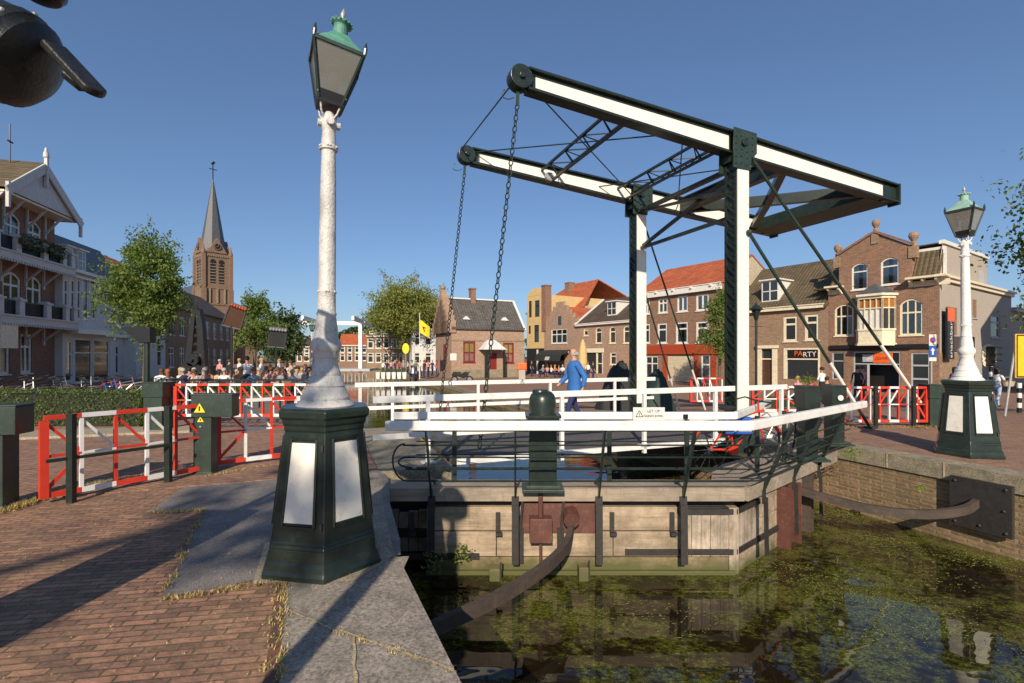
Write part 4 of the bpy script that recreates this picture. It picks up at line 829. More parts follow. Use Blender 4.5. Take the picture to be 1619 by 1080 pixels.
b = MB(); b.box((gx0, gy + .2, zg0 - .06), (gx1, 0, zg0 + .05)); b.build('soffit', M['trim_cream'], Hh)
k_ = MB()
for x in [off + LP.t(p) for p in (18, 50, 84, 110)]: k_.mark(); k_.bar((x, -.05, EV - 1.2), (x, gy + .3, EV), .1, .1); k_.bar((x, -.05, EV - 1.5), (x, -.05, EV), .12, .1)
k_.pieces('bracket', M['trim_hotel_shade'], Hh)
rr = side_roof(Hh, gx0 - .2, 9, EV, EV + 3.2, M['tile_moss'], M['brick_red'], ridge=4.5); gutter(Hh, 0, gx0 - .1, EV, 'trim_cream')
slab(Hh, 'sign', lr(2, 31, 515, 549)[0:0] or (off + LP.t(3), off + LP.t(31), 2.4, 3.9), 'trim_cream', -1.3, .06)
for zl, xs_ in ((L2, ((off + LP.t(34), off + LP.t(72)), (off + LP.t(78), off + LP.t(103)))), (L1, ((4.7, 6.1),))):
    for xa, xb in xs_:
        b = MB(); b.box((xa, -1.42, zl + .55), (xb, -1.22, zl + .8)); fbx = b.build('flower_box', M['door'], Hh); b = MB()
        for i in range(420): leafquad0(b, Vector((rnd.uniform(xa, xb), rnd.gauss(-1.36, .12), zl + rnd.uniform(.35, 1.12))), .07)
        tag(b.build('plants', M['leaf_dark'], fbx), kind='stuff')

WPx = LP.t(125) ; B = thing('grey_white_house', 'grey and white fronted house with slate mansard roof and dormers beside the hotel', 'building', (LP.at(WPx)[0] - .9*.964, LP.at(WPx)[1] - .9*.264, LP.base), LP.rz)
w2 = LP.t(216) - WPx; def_ = lambda x0, x1, y0, y1: LP.rect(x0, x1, y0, y1, WPx)
hc = LP.z(165, 436); ws = [def_(x0, x1, 443, 505) for x0, x1 in ((128, 134), (138, 144), (147, 153), (156, 164), (167, 175))]; gl = [(.3, 1.1, .2, 3.0), (1.4, 3.5, .05, 3.2), (3.7, 5.9, .05, 3.2), (6.8, 7.4, .5, 2.8), (8.4, 9.1, .5, 2.8)]
gl = [g for g in gl if g[1] < w2]
shell(B, w2, 8, hc, M['plaster_white'], ws + gl)
for r in ws + gl: window(B, r, 'mid', 'trim', fr=.1)
b = MB(); zt = LP.z(132, 364); b.prism([(0, -.1, hc), (0, 1.7, zt), (0, 7, zt), (0, 8, hc)], (w2, 0, 0)); b.build('roof', M['slate'], B, fix=True)
b = MB(); b.box((-.05, -.35, hc - .12), (w2, -.003, hc + .1)); b.box((-.02, -.2, hc - .45), (w2, -.004, hc - .3)); b.box((-.03, -.9, 3.5), (w2*.55, -.004, 3.85)); b.box((-.03, -.35, 3.45), (w2, -.005, 3.7)); b.build('cornice', M['trim'], B)
for r in (def_(127, 138, 392, 426), def_(145, 157, 398, 430)): dormer(B, r[0], r[1], r[2], r[3], -.1, 2.0)
B = thing('gable_end_house', 'small white gabled house with red roof behind the street tree', 'building', LP.at(LP.t(216)), LP.rz)
w3 = LP.t(262) - LP.t(216); shell(B, w3, 8, LP.z(220, 455), M['plaster_white'], [(1, 2, 1, 3), (4, 5, 1, 3), (1, 2, 4, 5.6), (4, 5, 4, 5.6)])
for r in [(1, 2, 1, 3), (4, 5, 1, 3), (1, 2, 4, 5.6), (4, 5, 4, 5.6)]: window(B, r, 'mid', 'trim')
side_roof(B, w3, 8, LP.z(220, 455), LP.z(185, 405) + 1.2, M['tile_orange'], M['plaster_white'])
B = thing('grey_brick_terrace', 'grey brick terrace with tall white windows behind the tree', 'building', LP.at(LP.t(262)), LP.rz)
w4 = 22; ws = [(k*2.6 + .8, k*2.6 + 2.1, z0, z0 + 2.0) for k in range(8) for z0 in (.8, 4.0)]; shell(B, w4, 8, 6.8, M['brick_brown'], ws)
for r in ws: window(B, r, 'cross', 'trim')
side_roof(B, w4, 8, 6.8, 10, M['tile_dark'], M['brick_brown'])

# --- church
CH = thing('church', 'brick church with tall slated spire, clock gables and belfry louvres', 'church', (-67.9, 110, -.5), R(49))
s = 2.75; TT = 25.0
tw = thing('tower', None, None)
tw.parent = CH
b = MB(); b.box((-s, -s, 0), (s, s, TT)); b.box((-s - .15, -s - .15, 13.4), (s + .15, s + .15, 13.8)); b.box((-s - .15, -s - .15, 17.0), (s + .15, s + .15, 17.3))
for x in (-s, s):
    for y in (-s, s): b.box((x - .5, y - .5, 0), (x + .5, y + .5, 17)); b.box((x - .38, y - .38, 17), (x + .38, y + .38, 24.6))
b.build('wall', M['brick_church'], tw)
b = MB()
for x in (-s, s):
    for y in (-s, s): b.mark(); b.lathe([(.45, 24.6), (.45, 25.2), (.22, 25.8), (.06, 26.8)], 8, (x, y, 0))
b.pieces('pinnacle', M['brick_church'], tw)
for k in range(4):
    rt = Matrix.Rotation(R(90*k), 4, 'Z')
    def rb(bb): bb.v = [tuple(rt @ Vector(p)) for p in bb.v]; return bb
    b = MB(); b.prism([(-2.0, -s - .2, TT), (2.0, -s - .2, TT), (0, -s - .2, TT + 3.4)], (0, 2.2, 0)); rb(b).build('clock_gable', M['brick_church'], tw, fix=True)
    b = MB(); b.tube([(0, -s - .2, TT + 1.4), (0, -s - .34, TT + 1.4)],   .8, 16); c_ = rb(b).build('clock', M['black'], tw)
    b = MB(); b.bar((0, -s - .4, TT + 1.4), (.3, -s - .4, TT + 2.1), .12, .05); b.bar((0, -s - .4, TT + 1.4), (-.5, -s - .4, TT + 1.2), .12, .05); b.tube([(  .66*math.cos(a), -s - .38, TT + 1.4 +   .66*math.sin(a)) for a in [i*math.pi/8 for i in range(16)]], .06, 4, closed=True); rb(b).build('clock_hands', M['coping'], c_)
    for x in (-.85, .85):
        b = MB(); z0, z1 = 18.2, 23.0; b.box((x - .55, -s - .012, z0), (x + .55, -s + .1, z1)); b.lathe([(.55, -.01), (.55, .1)], 16, (x, -s, z1), mat=Matrix.Rotation(R(90), 4, 'X')); w_ = rb(b).build('belfry_opening', M['shopdark'], tw)
        b = MB()
        for i in range(7): b.mark().box((x - .52, -s - .1, z0 + .3 + i*.66), (x + .52, -s - .013, z0 + .46 + i*.66))
        rb(b).pieces('louvre', M['coping'], w_)
    b = MB()
    for x in (-1.5, 0, 1.5): b.box((x - .14, -s - .3, 13.8), (x + .14, -s - .001, 17.0))
    for i in range(13): b.box((-2.4 + i*.37, -s - .2, 24.1), (-2.25 + i*.37, -s - .001, 24.5))
    rb(b).build('pilaster', M['coping'], tw)
    b = MB(); b.box((-.8, -s - .02, 5), (.8, -s - .001, 10.5)); rb(b).build('tall_window', M['glass'], tw)
b = MB(); b.lathe([(s*1.02, TT), (s*.96, TT + .8), (.08, 42.2)], 8, rot=R(22.5)); b.build('spire', M['slate_pale'] if 'slate_pale' in M else M['slate'], tw)
b = MB(); b.bar((0, 0, 42), (0, 0, 45.5), .16, .16); b.bar((-.8, 0, 44.4), (.8, 0, 44.4), .14, .14); b.bar((-.2, 0, 45.5), (.3, 0, 46.1), .3, .5); b.build('cross', M['black'], tw)
b = MB(); b.box((-s, s, 0), (s + 1, 34, 11)); b.build('nave_wall', M['brick_church'], CH)
b = MB(); b.prism([(-s - 1.6, s, 11), (s + 2.2, s, 11), (0, s, 19.5)], (0, 30, 0)); b.build('nave_roof', M['slate'], CH, fix=True)
b = MB(); b.box((-s - 9, 1, 0), (-s, 20, 8.2)); b.prism([(-s - 9.4, .6, 8.1), (-s, .6, 15.0), (-s, .6, 8.1)], (0, 18, 0)); b.build('aisle', M['brick_church'], CH, fix=True)
b = MB(); b.box((s + .8, -1, 0), (s + 6.5, 16, 8.2)); b.prism([(s, -1.2, 8.1), (s, -1.2, 12.0), (s + 7, -1.2, 8.1)], (0, 17, 0)); b.build('aisle', M['brick_church'], CH, fix=True)

# --- houses at the far end of the canal
def far_house(name, label, px0, px1, D, ytop, yridge, wallm, roofm, rz=0.0, dpt=8, nwin=3, dorm=0, group=None, floors=2):
    x0, x1 = (px0 - CX)/F*D, (px1 - CX)/F*D; w = (x1 - x0) / math.cos(rz); zb = -.5; h = EYE + (HZ - ytop)/F*D - zb; hr = EYE + (HZ - yridge)/F*D - zb
    B = thing(name, label, 'house', (x0, D, zb), rz); hs = []
    for f in range(floors):
        for k in range(nwin): c = w*(k + .5)/nwin; z0 = .9 + f * (h - .6)/floors; hs.append((c - .5, c + .5, z0, min(z0 + 1.7, h - .2)))
    shell(B, w, dpt, h, M[wallm], hs)
    for r in hs: window(B, r, 'mid', 'trim', fr=.13)
    side_roof(B, w, dpt, h, hr + .6, M[roofm], M[wallm]); gutter(B, 0, w, h, 'trim', h=.15)
    for k in range(dorm): c = w*(k + .5)/dorm; dormer(B, c - .6, c + .6, h + .3, h + 1.3, .3, 1.6)
    return B
far_house('canal_house', 'brown brick house with dark roof and white dormers behind the big tree', 580, 652, 84, 531, 516, 'brick_brown', 'tile_dark', R(8), nwin=6, dorm=4)
far_house('canal_house', 'red roofed house at the far end of the canal beside the spire-side trees', 536, 580, 110, 546, 531, 'brick_dark', 'tile_orange', R(10), nwin=4)
far_house('canal_house', 'white fronted house glimpsed behind the yellow flag', 652, 700, 74, 520, 508, 'plaster_white', 'tile_dark', R(20), nwin=3)
far_house('canal_house', 'low brick house seen past the far lifting bridge', 468, 492, 100, 548, 538, 'brick_brown', 'tile_dark', R(-5), nwin=2)
b = MB(); x0 = (556 - CX)/F*100
# ------------------------------------------------------------------ cast-iron lamp posts
def lamp(label, loc, lean=(0, 0), tilt=0.0, pale=False, group='old lamp posts at the corners of the bridge', full=True):
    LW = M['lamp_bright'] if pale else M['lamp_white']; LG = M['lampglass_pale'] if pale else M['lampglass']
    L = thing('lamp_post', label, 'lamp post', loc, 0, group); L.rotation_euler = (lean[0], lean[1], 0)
    va = R(-90 + 21)      # azimuth of one hexagon corner
    PS = .865
    ped = MB(); prof = [(.565, 0), (.565, .035), (.545, .06), (.535, .10), (.515, .12), (.505, .20), (.50, .205), (.51, .215), (.50, .23), (.495, .235), (.503, .25), (.49, .265), (.375, 1.06), (.385, 1.07), (.385, 1.10), (.40, 1.12), (.405, 1.15), (.43, 1.17), (.435, 1.215), (.41, 1.235)]
    ped.lathe([(r_ * PS if z_ < 1.0 else r_ * .87, z_) for r_, z_ in prof], 6, rot=va); pd = ped.build('pedestal', M['green'], L, bevel=.006)
    for k in range(6):     # recessed-frame panels on the six sloping faces
        a0, a1 = va + R(60*k), va + R(60*k + 60); am = (a0 + a1) / 2; n = Vector((math.cos(am), math.sin(am), 0)); t = Vector((-n.y, n.x, 0))
        def fp(u, z, o):    # u in -1..1 across the face at height z
            r = PS * lerp(.49, .375, (z - .265) / .795); return n * (r * math.cos(R(30)) + o) + t * (u * r * .5) + Vector((0, 0, z))
        q = MB(); z0, z1 = .40, .98; q.prism([fp(-.56, z0, .002), fp(.56, z0, .002), fp(.56, z1, .002), fp(-.56, z1, .002)], n * .006); q.build('panel', M['panel'], L, fix=True)
        q = MB()
        for (a, b_) in (((-.64, z0 - .03), (.64, z0 - .03)), ((-.64, z1 + .03), (.64, z1 + .03)), ((-.62, z0 - .03), (-.62, z1 + .03)), ((.62, z0 - .03), (.62, z1 + .03))): q.bar(fp(*a, .006), fp(*b_, .006), .016, .016)
        q.build('panel_frame', M['green'], L)
        if k == 5 and full:
            q = MB()
            for z in (.36, .92): q.mark().tube([fp(.9, z, .012), fp(.9, z + .05, .012)], .012, 8)
            q.pieces('hinge', M['blackiron'], L)
    post = [(.0, 1.22), (.222, 1.225), (.225, 1.24), (.205, 1.265), (.185, 1.285), (.19, 1.30), (.188, 1.31), (.168, 1.335), (.155, 1.37), (.148, 1.385), (.152, 1.395), (.135, 1.43), (.122, 1.47), (.115, 1.475), (.118, 1.49), (.105, 1.52), (.093, 1.57), (.088, 1.61), (.094, 1.62), (.092, 1.635), (.10, 1.66), (.116, 1.69), (.119, 1.72), (.112, 1.75), (.092, 1.78), (.090, 1.80), (.088, 1.85), (.076, 1.93), (.072, 1.955), (.077, 1.965), (.077, 1.975), (.070, 1.985), (.068, 2.13), (.072, 2.14), (.072, 2.155), (.067, 2.165), (.065, 2.5), (.062, 2.9), (.056, 3.2), (.054, 3.26), (.056, 3.28), (.070, 3.29), (.072, 3.315), (.058, 3.33), (.052, 3.42), (.05, 3.44), (.056, 3.46), (.062, 3.5), (.055, 3.55), (.04, 3.58), (.026, 3.6), (.001, 3.605)]
    b = MB(); b.lathe(post, 28); po = b.build('post', LW, L, smooth=True)
    if full:
        b = MB()
        for k in range(24):      # cast rosettes and bolt heads
            a = 2*math.pi*k/12 + (k % 2)*.26; z = 3.31 if k < 12 else 2.148; r = .071; b.mark().sphere((r*math.cos(a), r*math.sin(a), z), .010, 5)
        for k in range(4): a = math.pi/2*k + .5; b.mark().tube([(.052*math.cos(a), .052*math.sin(a), 3.5), (.085*math.cos(a), .085*math.sin(a), 3.5)], .03, 10)
        b.pieces('boss', LW, po)
    la = MB(); T = Matrix.Rotation(R(27), 4, 'Z'); TL = Matrix.Translation((0, 0, 3.62)) @ Matrix.Rotation(tilt, 4, Vector((math.sin(R(21)), -math.cos(R(21)), 0))) @ Matrix.Translation((0, 0, -3.62)) @ T
    def xf(bb): bb.v = [tuple(TL @ Vector(p)) for p in bb.v]; return bb
    cop = M['copper_pale'] if pale else M['copper']; s2 = math.sqrt(2)
    zb, zt, rb, rt = 3.65, 4.05, .088, .185
    for k in range(4):
        a = R(45 + 90*k); c_, s_ = math.cos(a), math.sin(a)
        b = MB(); b.bar((rb*s2*c_, rb*s2*s_, zb), (rt*s2*c_, rt*s2*s_, zt), .022, .022); b.lathe([(.014, zt), (.016, zt + .05), (.004, zt + .10)], 8, (rt*s2*c_*1.02, rt*s2*s_*1.02, 0)); xf(b).build('lantern_corner', M['green'], L)
        b = MB(); b.tube([(.045*c_, .045*s_, 3.53), (.085*c_, .085*s_, 3.575), (.10*c_, .10*s_, 3.62), (rb*s2*c_*.98, rb*s2*s_*.98, 3.665), (rb*s2*c_*1.2, rb*s2*s_*1.2, 3.70)], .008, 6); xf(b).build('lantern_bracket', LW, L)
        a = R(90*k); n = Vector((math.cos(a), math.sin(a), 0)); t = Vector((-n.y, n.x, 0)); g = MB()
        z0_ = zb + .07; r0 = lerp(rb, rt, .17)
        g.add([n*r0 - t*r0 + Vector((0,0,z0_)), n*r0 + t*r0 + Vector((0,0,z0_)), n*rt + t*rt + Vector((0,0,zt)), n*rt - t*rt + Vector((0,0,zt))], [(0, 1, 2, 3)]); xf(g).build('lantern_pane', LG, L)
    b = MB(); b.lathe([(rb*s2, zb - .01), (r0*s2 + .004, z0_)], 4, rot=R(45)); b.lathe([(rb*s2 + .012, zb - .02), (rb*s2 + .012, zb)], 4, rot=R(45)); xf(b).build('lantern_base', M['black'], L)
    b = MB(); b.lathe([(rt*s2 + .016, zt - .012), (rt*s2 + .02, zt + .01), (rt*s2 + .004, zt + .02)], 4, rot=R(45)); xf(b).build('lantern_rim', M['green_mid'], L)
    b = MB(); b.lathe([(rt*s2, zt + .015), (.20, zt + .065), (.125, zt + .13), (.085, zt + .175), (.07, zt + .185)], 4, rot=R(45)); b.lathe([(.068, zt + .15), (.06, zt + .17), (.056, zt + .25), (.06, zt + .262), (.077, zt + .275), (.08, zt + .287), (.045, zt + .297), (.026, zt + .307)], 20)
    for k in range(14): a = 2*math.pi*k/14; b.sphere((.079*math.cos(a), .079*math.sin(a), zt + .287), .011, 4)
    xf(b).build('lantern_roof', cop, L)
    b = MB(); b.lathe([(.016, zt + .295), (.026, zt + .315), (.014, zt + .33), (.014, zt + .34), (.022, zt + .355), (.017, zt + .38), (.002, zt + .42)], 10); xf(b).build('finial', M['greymetal'], L, smooth=True)
    b = MB(); b.lathe([(.06, zt - .02), (.075, zt - .09), (.08, zt - .13), (.001, zt - .125)], 16); xf(b).build('reflector', M['greymetal'], L)
    b = MB(); b.lathe([(.03, zb + .02), (.045, zb + .12), (.048, zb + .2), (.03, zb + .27), (.001, zb + .28)], 12); xf(b).build('bulb', M['curtain'], L, smooth=True)
    return L
lamp('white and green lamp post in front with a crooked lantern', (-1.52, 3.91, .014), (R(0.0), R(.7)), R(-7))
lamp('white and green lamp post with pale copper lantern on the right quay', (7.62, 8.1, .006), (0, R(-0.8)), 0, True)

# ------------------------------------------------------------------ the drawbridge
BR = thing('drawbridge', 'white and dark green balance drawbridge across the canal, lowered', 'drawbridge', (4.44, 9.6, 0), math.atan2(.358, .934))
BW = 3.26
def rivets(b, pts, r=.014):
    for p in pts: b.sphere(p, r, 4)
for py, sgn in ((0.0, -1), (BW, -1)):
    b = MB(); b.box((-.12, py - .10, .2), (.12, py + .10, 5.72)); po = b.build('portal_post', M['green'], BR)
    b = MB()
    for x in (-.15, .15):
        for y in (-.15, .15): b.box((min(x, x*.66), min(py + y, py + y*.6), .2), (max(x, x*.66), max(py + y, py + y*.6), 5.5))
    b.build('corner_angle', M['green'], po)
    for y0, y1 in ((-.168, -.151), (.151, .168)):
        b = MB(); b.box((-.13, py + y0, .42), (.155, py + y1, 5.42)); b.build('cover_plate', M['white'], po)
    for xs_ in (-.152, .152):
        b = MB(); z = .35
        while z < 5.3: b.bar((xs_, py - .13, z), (xs_, py + .13, z + .22), .045, .012, up=(1, 0, 0)); z += .24
        b.build('lacing', M['green'], po)
    b = MB(); rivets(b, [(x, py - .170, .55 + k*.14) for k in range(35) for x in (-.10, .13)], .007); rivets(b, [(-.156, py + y, .35 + k*.12) for k in range(43) for y in (-.13, .13)], .010); b.build('rivet', M['green_mid'], po)
    b = MB(); b.box((-.26, py - .26, -.25), (.26, py + .26, .20)); b.build('plinth', M['green_mid'], BR, bevel=.01)
# balance beams
def bz(x): return 5.80 - .083 * x
def bh(x): return (.43 - .018*abs(x)*1.2) if x < 0 else (.43 - .008*x)
for py in (0.0, BW):
    b = MB(); xs = [-4.62 + k*.35 for k in range(28)]; xs[-1] = 4.78
    b.prism([(x, py - .02, bz(x) - bh(x)/2) for x in xs] + [(x, py - .02, bz(x) + bh(x)/2) for x in reversed(xs)], (0, .04, 0)); be = b.build('balance_beam', M['green'], BR, fix=True)
    for xa, xb in ((-4.35, -.22), (.28, 4.35)):
        for yo in (-.034, .022):
            b = MB(); n = 8; X = [lerp(xa, xb, k/n) for k in range(n+1)]; f_ = .07
            b.prism([(x, py + yo, bz(x) - bh(x)/2 + f_) for x in X] + [(x, py + yo, bz(x) + bh(x)/2 - f_ + .01) for x in reversed(X)], (0, .012, 0)); b.build('white_web', M['white'], be, fix=True)
    for s_ in (-1, 1):
        b = MB(); X = [-4.5, -3, -1.5, 0, 1.5, 3, 4.78]
        for xa, xb in zip(X, X[1:]):
            pa, pb = Vector((xa, py, bz(xa) + s_*bh(xa)/2)), Vector((xb, py, bz(xb) + s_*bh(xb)/2)); b.bar(pa, pb, .24, .035); q = Vector((0, 0, -s_*.04))
            b.bar(pa + q, pb + q, .10, .06)
        b.build('flange', M['green'], be)
    b = MB(); b.tube([(-4.62, py - .11, bz(-4.62)), (-4.62, py + .11, bz(-4.62))], .195, 24); b.tube([(-4.62, py - .15, bz(-4.62)), (-4.62, py - .11, bz(-4.62))], .05, 10); b.box((-4.62, py - .034, bz(-4.5) - .2), (-4.3, py + .034, bz(-4.5) + .17)); b.build('beam_head', M['green'], be, bevel=.008)
    b = MB(); b.box((4.35, py - .05, bz(4.5) - .22), (4.80, py + .05, bz(4.5) + .21)); b.box((4.78, py - .13, bz(4.8) - .26), (4.83, py + .13, bz(4.8) + .22)); b.build('end_plate', M['green'], be)
    b = MB(); b.prism([(-.26, py - .19, 5.28), (.18, py - .19, 5.28), (.20, py - .19, 5.5), (.34, py - .19, 5.62), (.34, py - .19, 6.02), (-.24, py - .19, 6.06)], (0, .02, 0)); b.prism([(-.26, py + .17, 5.28), (.18, py + .17, 5.28), (.34, py + .17, 5.6), (.34, py + .17, 6.0), (-.24, py + .17, 6.06)], (0, .02, 0)); b.box((-.2, py - .17, 5.45), (.2, py + .17, 5.62)); hp = b.build('head_plate', M['green_mid'], BR, fix=True)
    b = MB(); rivets(b, [(-.2 + (k % 4)*.14, py - .195, 5.36 + (k//4)*.13 + (k % 2)*.03) for k in range(20)], .016); b.build('rivet', M['green'], hp)
    b = MB(); b.tube([(-.02, py - .24, 5.78), (-.02, py + .24, 5.78)], .06, 12); b.build('hinge_pin', M['green'], BR)
# ballast frame at the right end
b = MB(); z = lambda x: bz(x) - .02
b.prism([(3.95, .06, z(3.95) - .2), (4.76, .06, z(4.76) - .2), (4.76, .06, z(4.76) + .1), (3.95, .06, z(3.95) + .1)], (0, BW - .12, 0)); b.build('counterweight', M['green_mid'], BR, fix=True)
for x, nm in ((1.35, 'cross_beam'), (4.72, 'end_beam')):
    b = MB(); b.bar((x, .05, z(x)), (x, BW - .05, z(x)), .05, .34); b.bar((x, .05, z(x) + .17), (x, BW - .05, z(x) + .17), .2, .03); b.bar((x, .05, z(x) - .17), (x, BW - .05, z(x) - .17), .2, .03); b.build(nm, M['green'], BR)
for (xa, ya), (xb, yb) in (((1.4, .1), (2.7, BW/2)), ((1.4, BW - .1), (2.7, BW/2)), ((3.9, .1), (2.7, BW/2)), ((3.9, BW - .1), (2.7, BW/2))):
    b = MB(); b.bar((xa, ya, z(xa) - .03), (xb, yb, z(xb) - .03), .06, .24); b.bar((xa, ya, z(xa) - .16), (xb, yb, z(xb) - .16), .16, .025); b.build('brace', M['green'], BR)
# lattice struts between the beams
def lattice(x, w=.42):
    b = MB(); zz = bz(x) - .02; A = [(x - w/2, zz + .1), (x + w/2, zz + .05)]
    for (xx, z_) in A:
        b.bar((xx, .05, z_), (xx, BW - .05, z_), .05, .05)
    b.bar((x, .05, zz - .16), (x, BW - .05, zz - .16), .05, .05)
    n = 8
    for k in range(n):
        ya, yb = .1 + (BW - .2)*k/n, .1 + (BW - .2)*(k+1)/n; p, q = (A[0], A[1]) if k % 2 else (A[1], A[0])
        b.bar((p[0], ya, p[1]), (q[0], yb, q[1]), .022, .022); b.bar((p[0], ya, p[1]), (x, ya, zz - .16), .022, .022); b.bar((x, ya, zz - .16), (q[0], yb, q[1]), .02, .02)
    return b.build('lattice_strut', M['green'], BR)
lattice(-2.55); lattice(-.42)
b = MB(); b.lathe([(.001, 0), (.1, .01), (.12, .07), (.1, .13), (.001, .14)], 16, mat=Matrix.Rotation(R(90), 4, 'X')); b.v = [(x - 2.62, y + BW - .1, z_ + bz(-2.6) - .12) for x, y, z_ in b.v]; b.build('round_lamp', M['greymetal'], BR, smooth=True)
rods = [((-4.3, .0, bz(-4.3) - .15), (-.1, BW, 5.75)), ((-4.5, BW, bz(-4.5) + .1), (-1.4, 0, bz(-1.4) - .1)), ((-4.75, 0, bz(-4.6) - .1), (-4.75, BW, bz(-4.6) + .1)), ((-1.2, BW, bz(-1.2)), (1.3, 0, bz(1.3))), ((-1.3, 0, bz(-1.2)), (1.3, BW, bz(1.3)))]
b = MB()
for p, q in rods: b.mark().tube([p, q], .014, 6)
b.pieces('tie_rod', M['green'], BR)
# portal bracing
b = MB()
for p, q, w in (((0, .1, 5.38), (0, BW - .1, 5.38), .09), ((0, .1, 4.42), (0, BW - .1, 4.42), .07), ((.05, .1, 5.3), (.05, BW - .1, 4.46), .07), ((-.05, .1, 4.95), (-.05, BW - .1, 5.36), .06)): b.mark().bar(p, q, w, w)
b.pieces('portal_brace', M['green'], BR)
# stays
def stay(p, q, w0=.62, w1=.93, r=.032):
    p, q = Vector(p), Vector(q); b = MB(); b.tube([p, q], r, 8); b.sphere(p, .06, 6)
    o = b.build('stay', M['green_mid'], BR); c = MB(); c.tube([p.lerp(q, w0), p.lerp(q, w1)], r + .003, 8); c.build('white_sleeve', M['white'], o)
stay((.28, -.12, 5.55), (5.93, -.24, .0), .66, .90); stay((.12, -.2, 4.05), (3.84, -.10, .0), .63, .88)
stay((.1, BW + .1, 5.6), (3.16, BW + 1.0, .0), .78, 1.0, .024); stay((.1, BW + .1, 3.9), (2.5, BW + 1.36, .0), .75, 1.0, .024)
for x, y in ((5.93, -.24), (3.84, -.10)): b = MB(); b.box((x - .12, y - .08, -.02), (x + .12, y + .08, .06)); b.build('stay_foot', M['blackiron'], BR)
# chains
def chain(p, q, lk=.125, r=.011):
    p, q = Vector(p), Vector(q); d = (q - p); n = int(d.length / (lk * .74)); d.normalize(); a = d.orthogonal().normalized(); c_ = d.cross(a); b = MB()
    for i in range(n):
        c = p + d * (i + .5) * lk * .74; u = a if i % 2 else c_; pts = []
        for k in range(10):
            t = 2*math.pi*k/10; pts.append(c + d * (math.cos(t) * (lk/2 - r)) + u * math.sin(t) * lk * .26)
        b.tube(pts, r, 5, closed=True)
    return b
for py in (0.0, BW):
    o = chain((-4.66, py, bz(-4.62) - .42), (-5.28, py + (.12 if py == 0 else -.1), .10)).build('chain', M['green'], BR)
    b = MB(); b.bar((-4.65, py, bz(-4.62) - .18), (-4.66, py, bz(-4.62) - .44), .05, .03); b.tube([(-4.8 + .13*math.cos(t*.4 + 2.2), py, bz(-4.62) - .27 + .1*math.sin(t*.4 + 2.6)) for t in range(9)], .008, 5); b.build('shackle', M['green_mid'], o)
# deck, edge beams, railings
b = MB(); b.box((-5.75, -.05, -.045), (.25, BW + .55, .03)); dk = b.build('deck', stone('deck wearing course', (0.10, 0.09, 0.085), 4, .25), BR)
b = MB(); b.box((-5.75, -.13, -.03), (.9, -.055, .05)); b.build('edge_beam', M['white_rail'], dk)
b = MB()
for y in (.9, 1.7, 2.5, 3.3): b.mark().box((-5.6, y, -.20), (.25, y + .12, -.047))
b.pieces('girder', M['blackiron'], dk)
def railing(y, x0, x1, posts, mids, nm):
    b = MB(); b.box((x0, y - .022, .955), (x1, y + .022, 1.055)); o = b.build('railing', M['white_rail'], BR, bevel=.006)
    for (a, c, z_) in mids: b = MB(); b.box((a, y - .018, z_), (c, y + .018, z_ + .08)); b.build('lower_rail', M['white_rail'], o)
    for x in posts: b = MB(); b.box((x - .03, y - .03, -.1), (x + .03, y + .03, .97)); b.box((x - .1, y - .06, .03), (x + .1, y + .06, .055)); b.build('baluster', M['white_rail'], o)
railing(-.10, -6.95, 1.25, [-6.15, -3.9, -2.25, -.62, 1.1], [(-6.95, -6.1, .42), (-6.0, 1.0, .42)], 'near')
railing(BW + .45, -7.0, .9, [-6.2, -4.2, -2.3, -.4], [(-6.9, .85, .45)], 'far')
# abutments that carry the deck ends
def abut(label, x0, x1, y0, y1, nm='abutment'):
    t = thing('bridge_abutment', label, 'abutment', BR.location, BR.rotation_euler.z); b = MB(); b.box((x0, y0, -2.6), (x1, y1, -.26)); b.build('brickwork', M['quaybrick'], t); b = MB(); b.box((x0 - .04, y0 - .04, -.26), (x1, y1 + .04, -.012)); b.build('coping', M['coping'], t, bevel=.01)
abut('brick abutment under the portal end of the drawbridge', .30, 1.6, -.6, BW + .9); abut('brick abutment under the left end of the drawbridge', -7.1, -5.82, -.2, BW + .8)
b = MB(); b.box((.26, -.2, -.011), (9, BW + .6, .03)); b.v = [tuple(BR.matrix_basis @ Vector(v)) for v in b.v]; 
BRm = Matrix.Translation(BR.location) @ Matrix.Rotation(BR.rotation_euler.z, 4, 'Z')
b = MB(); b.box((1.55, -.25, .002), (8, BW + .6, .012)); b.v = [tuple(BRm @ Vector(v)) for v in b.v]; tag(b.build('road', M['paving2']), kind='structure')
b = MB(); b.box((-16, -.25, .002), (-6.9, BW + .6, .012)); b.v = [tuple(BRm @ Vector(v)) for v in b.v]; tag(b.build('road', M['paving2']), kind='structure')

# ------------------------------------------------------------------ timber fender with walkway
FD = thing('timber_fender', 'weathered timber fender with walkway and white top rails in front of the drawbridge', 'fender', (0, 6.15, WZ)); fo = Vector(FD.location)
def fb(b, nm, m, par=None, **kw):
    b.v = [tuple(Vector(v) - fo) for v in b.v]; return b.build(nm, m, par or FD, **kw)
A_, B_, C_ = Vector((-1.72, 6.12, 0)), Vector((2.95, 6.12, 0)), Vector((5.62, 8.42, 0)); dBC = (C_ - B_).normalized(); nBC = Vector((-dBC.y, dBC.x, 0))
WAx = wood('weathered oak planks', (0.30, 0.225, 0.145), 0, green=(-1.0, -.85, (0.07, 0.075, 0.02))); 
def woodm(nm, c, ax, z0): return wood(nm, c, ax, dirt=(0.14, 0.11, 0.075), green=(z0, z0 + .22, (0.075, 0.08, 0.022)))
wx = woodm('fender planks', (0.42, 0.325, 0.225), 0, .22); wz = woodm('upright boards', (0.46, 0.38, 0.30), 2, .22); wl_m = wood('walkway planks', (0.34, 0.275, 0.205), 0, dirt=(0.19, 0.16, 0.125))
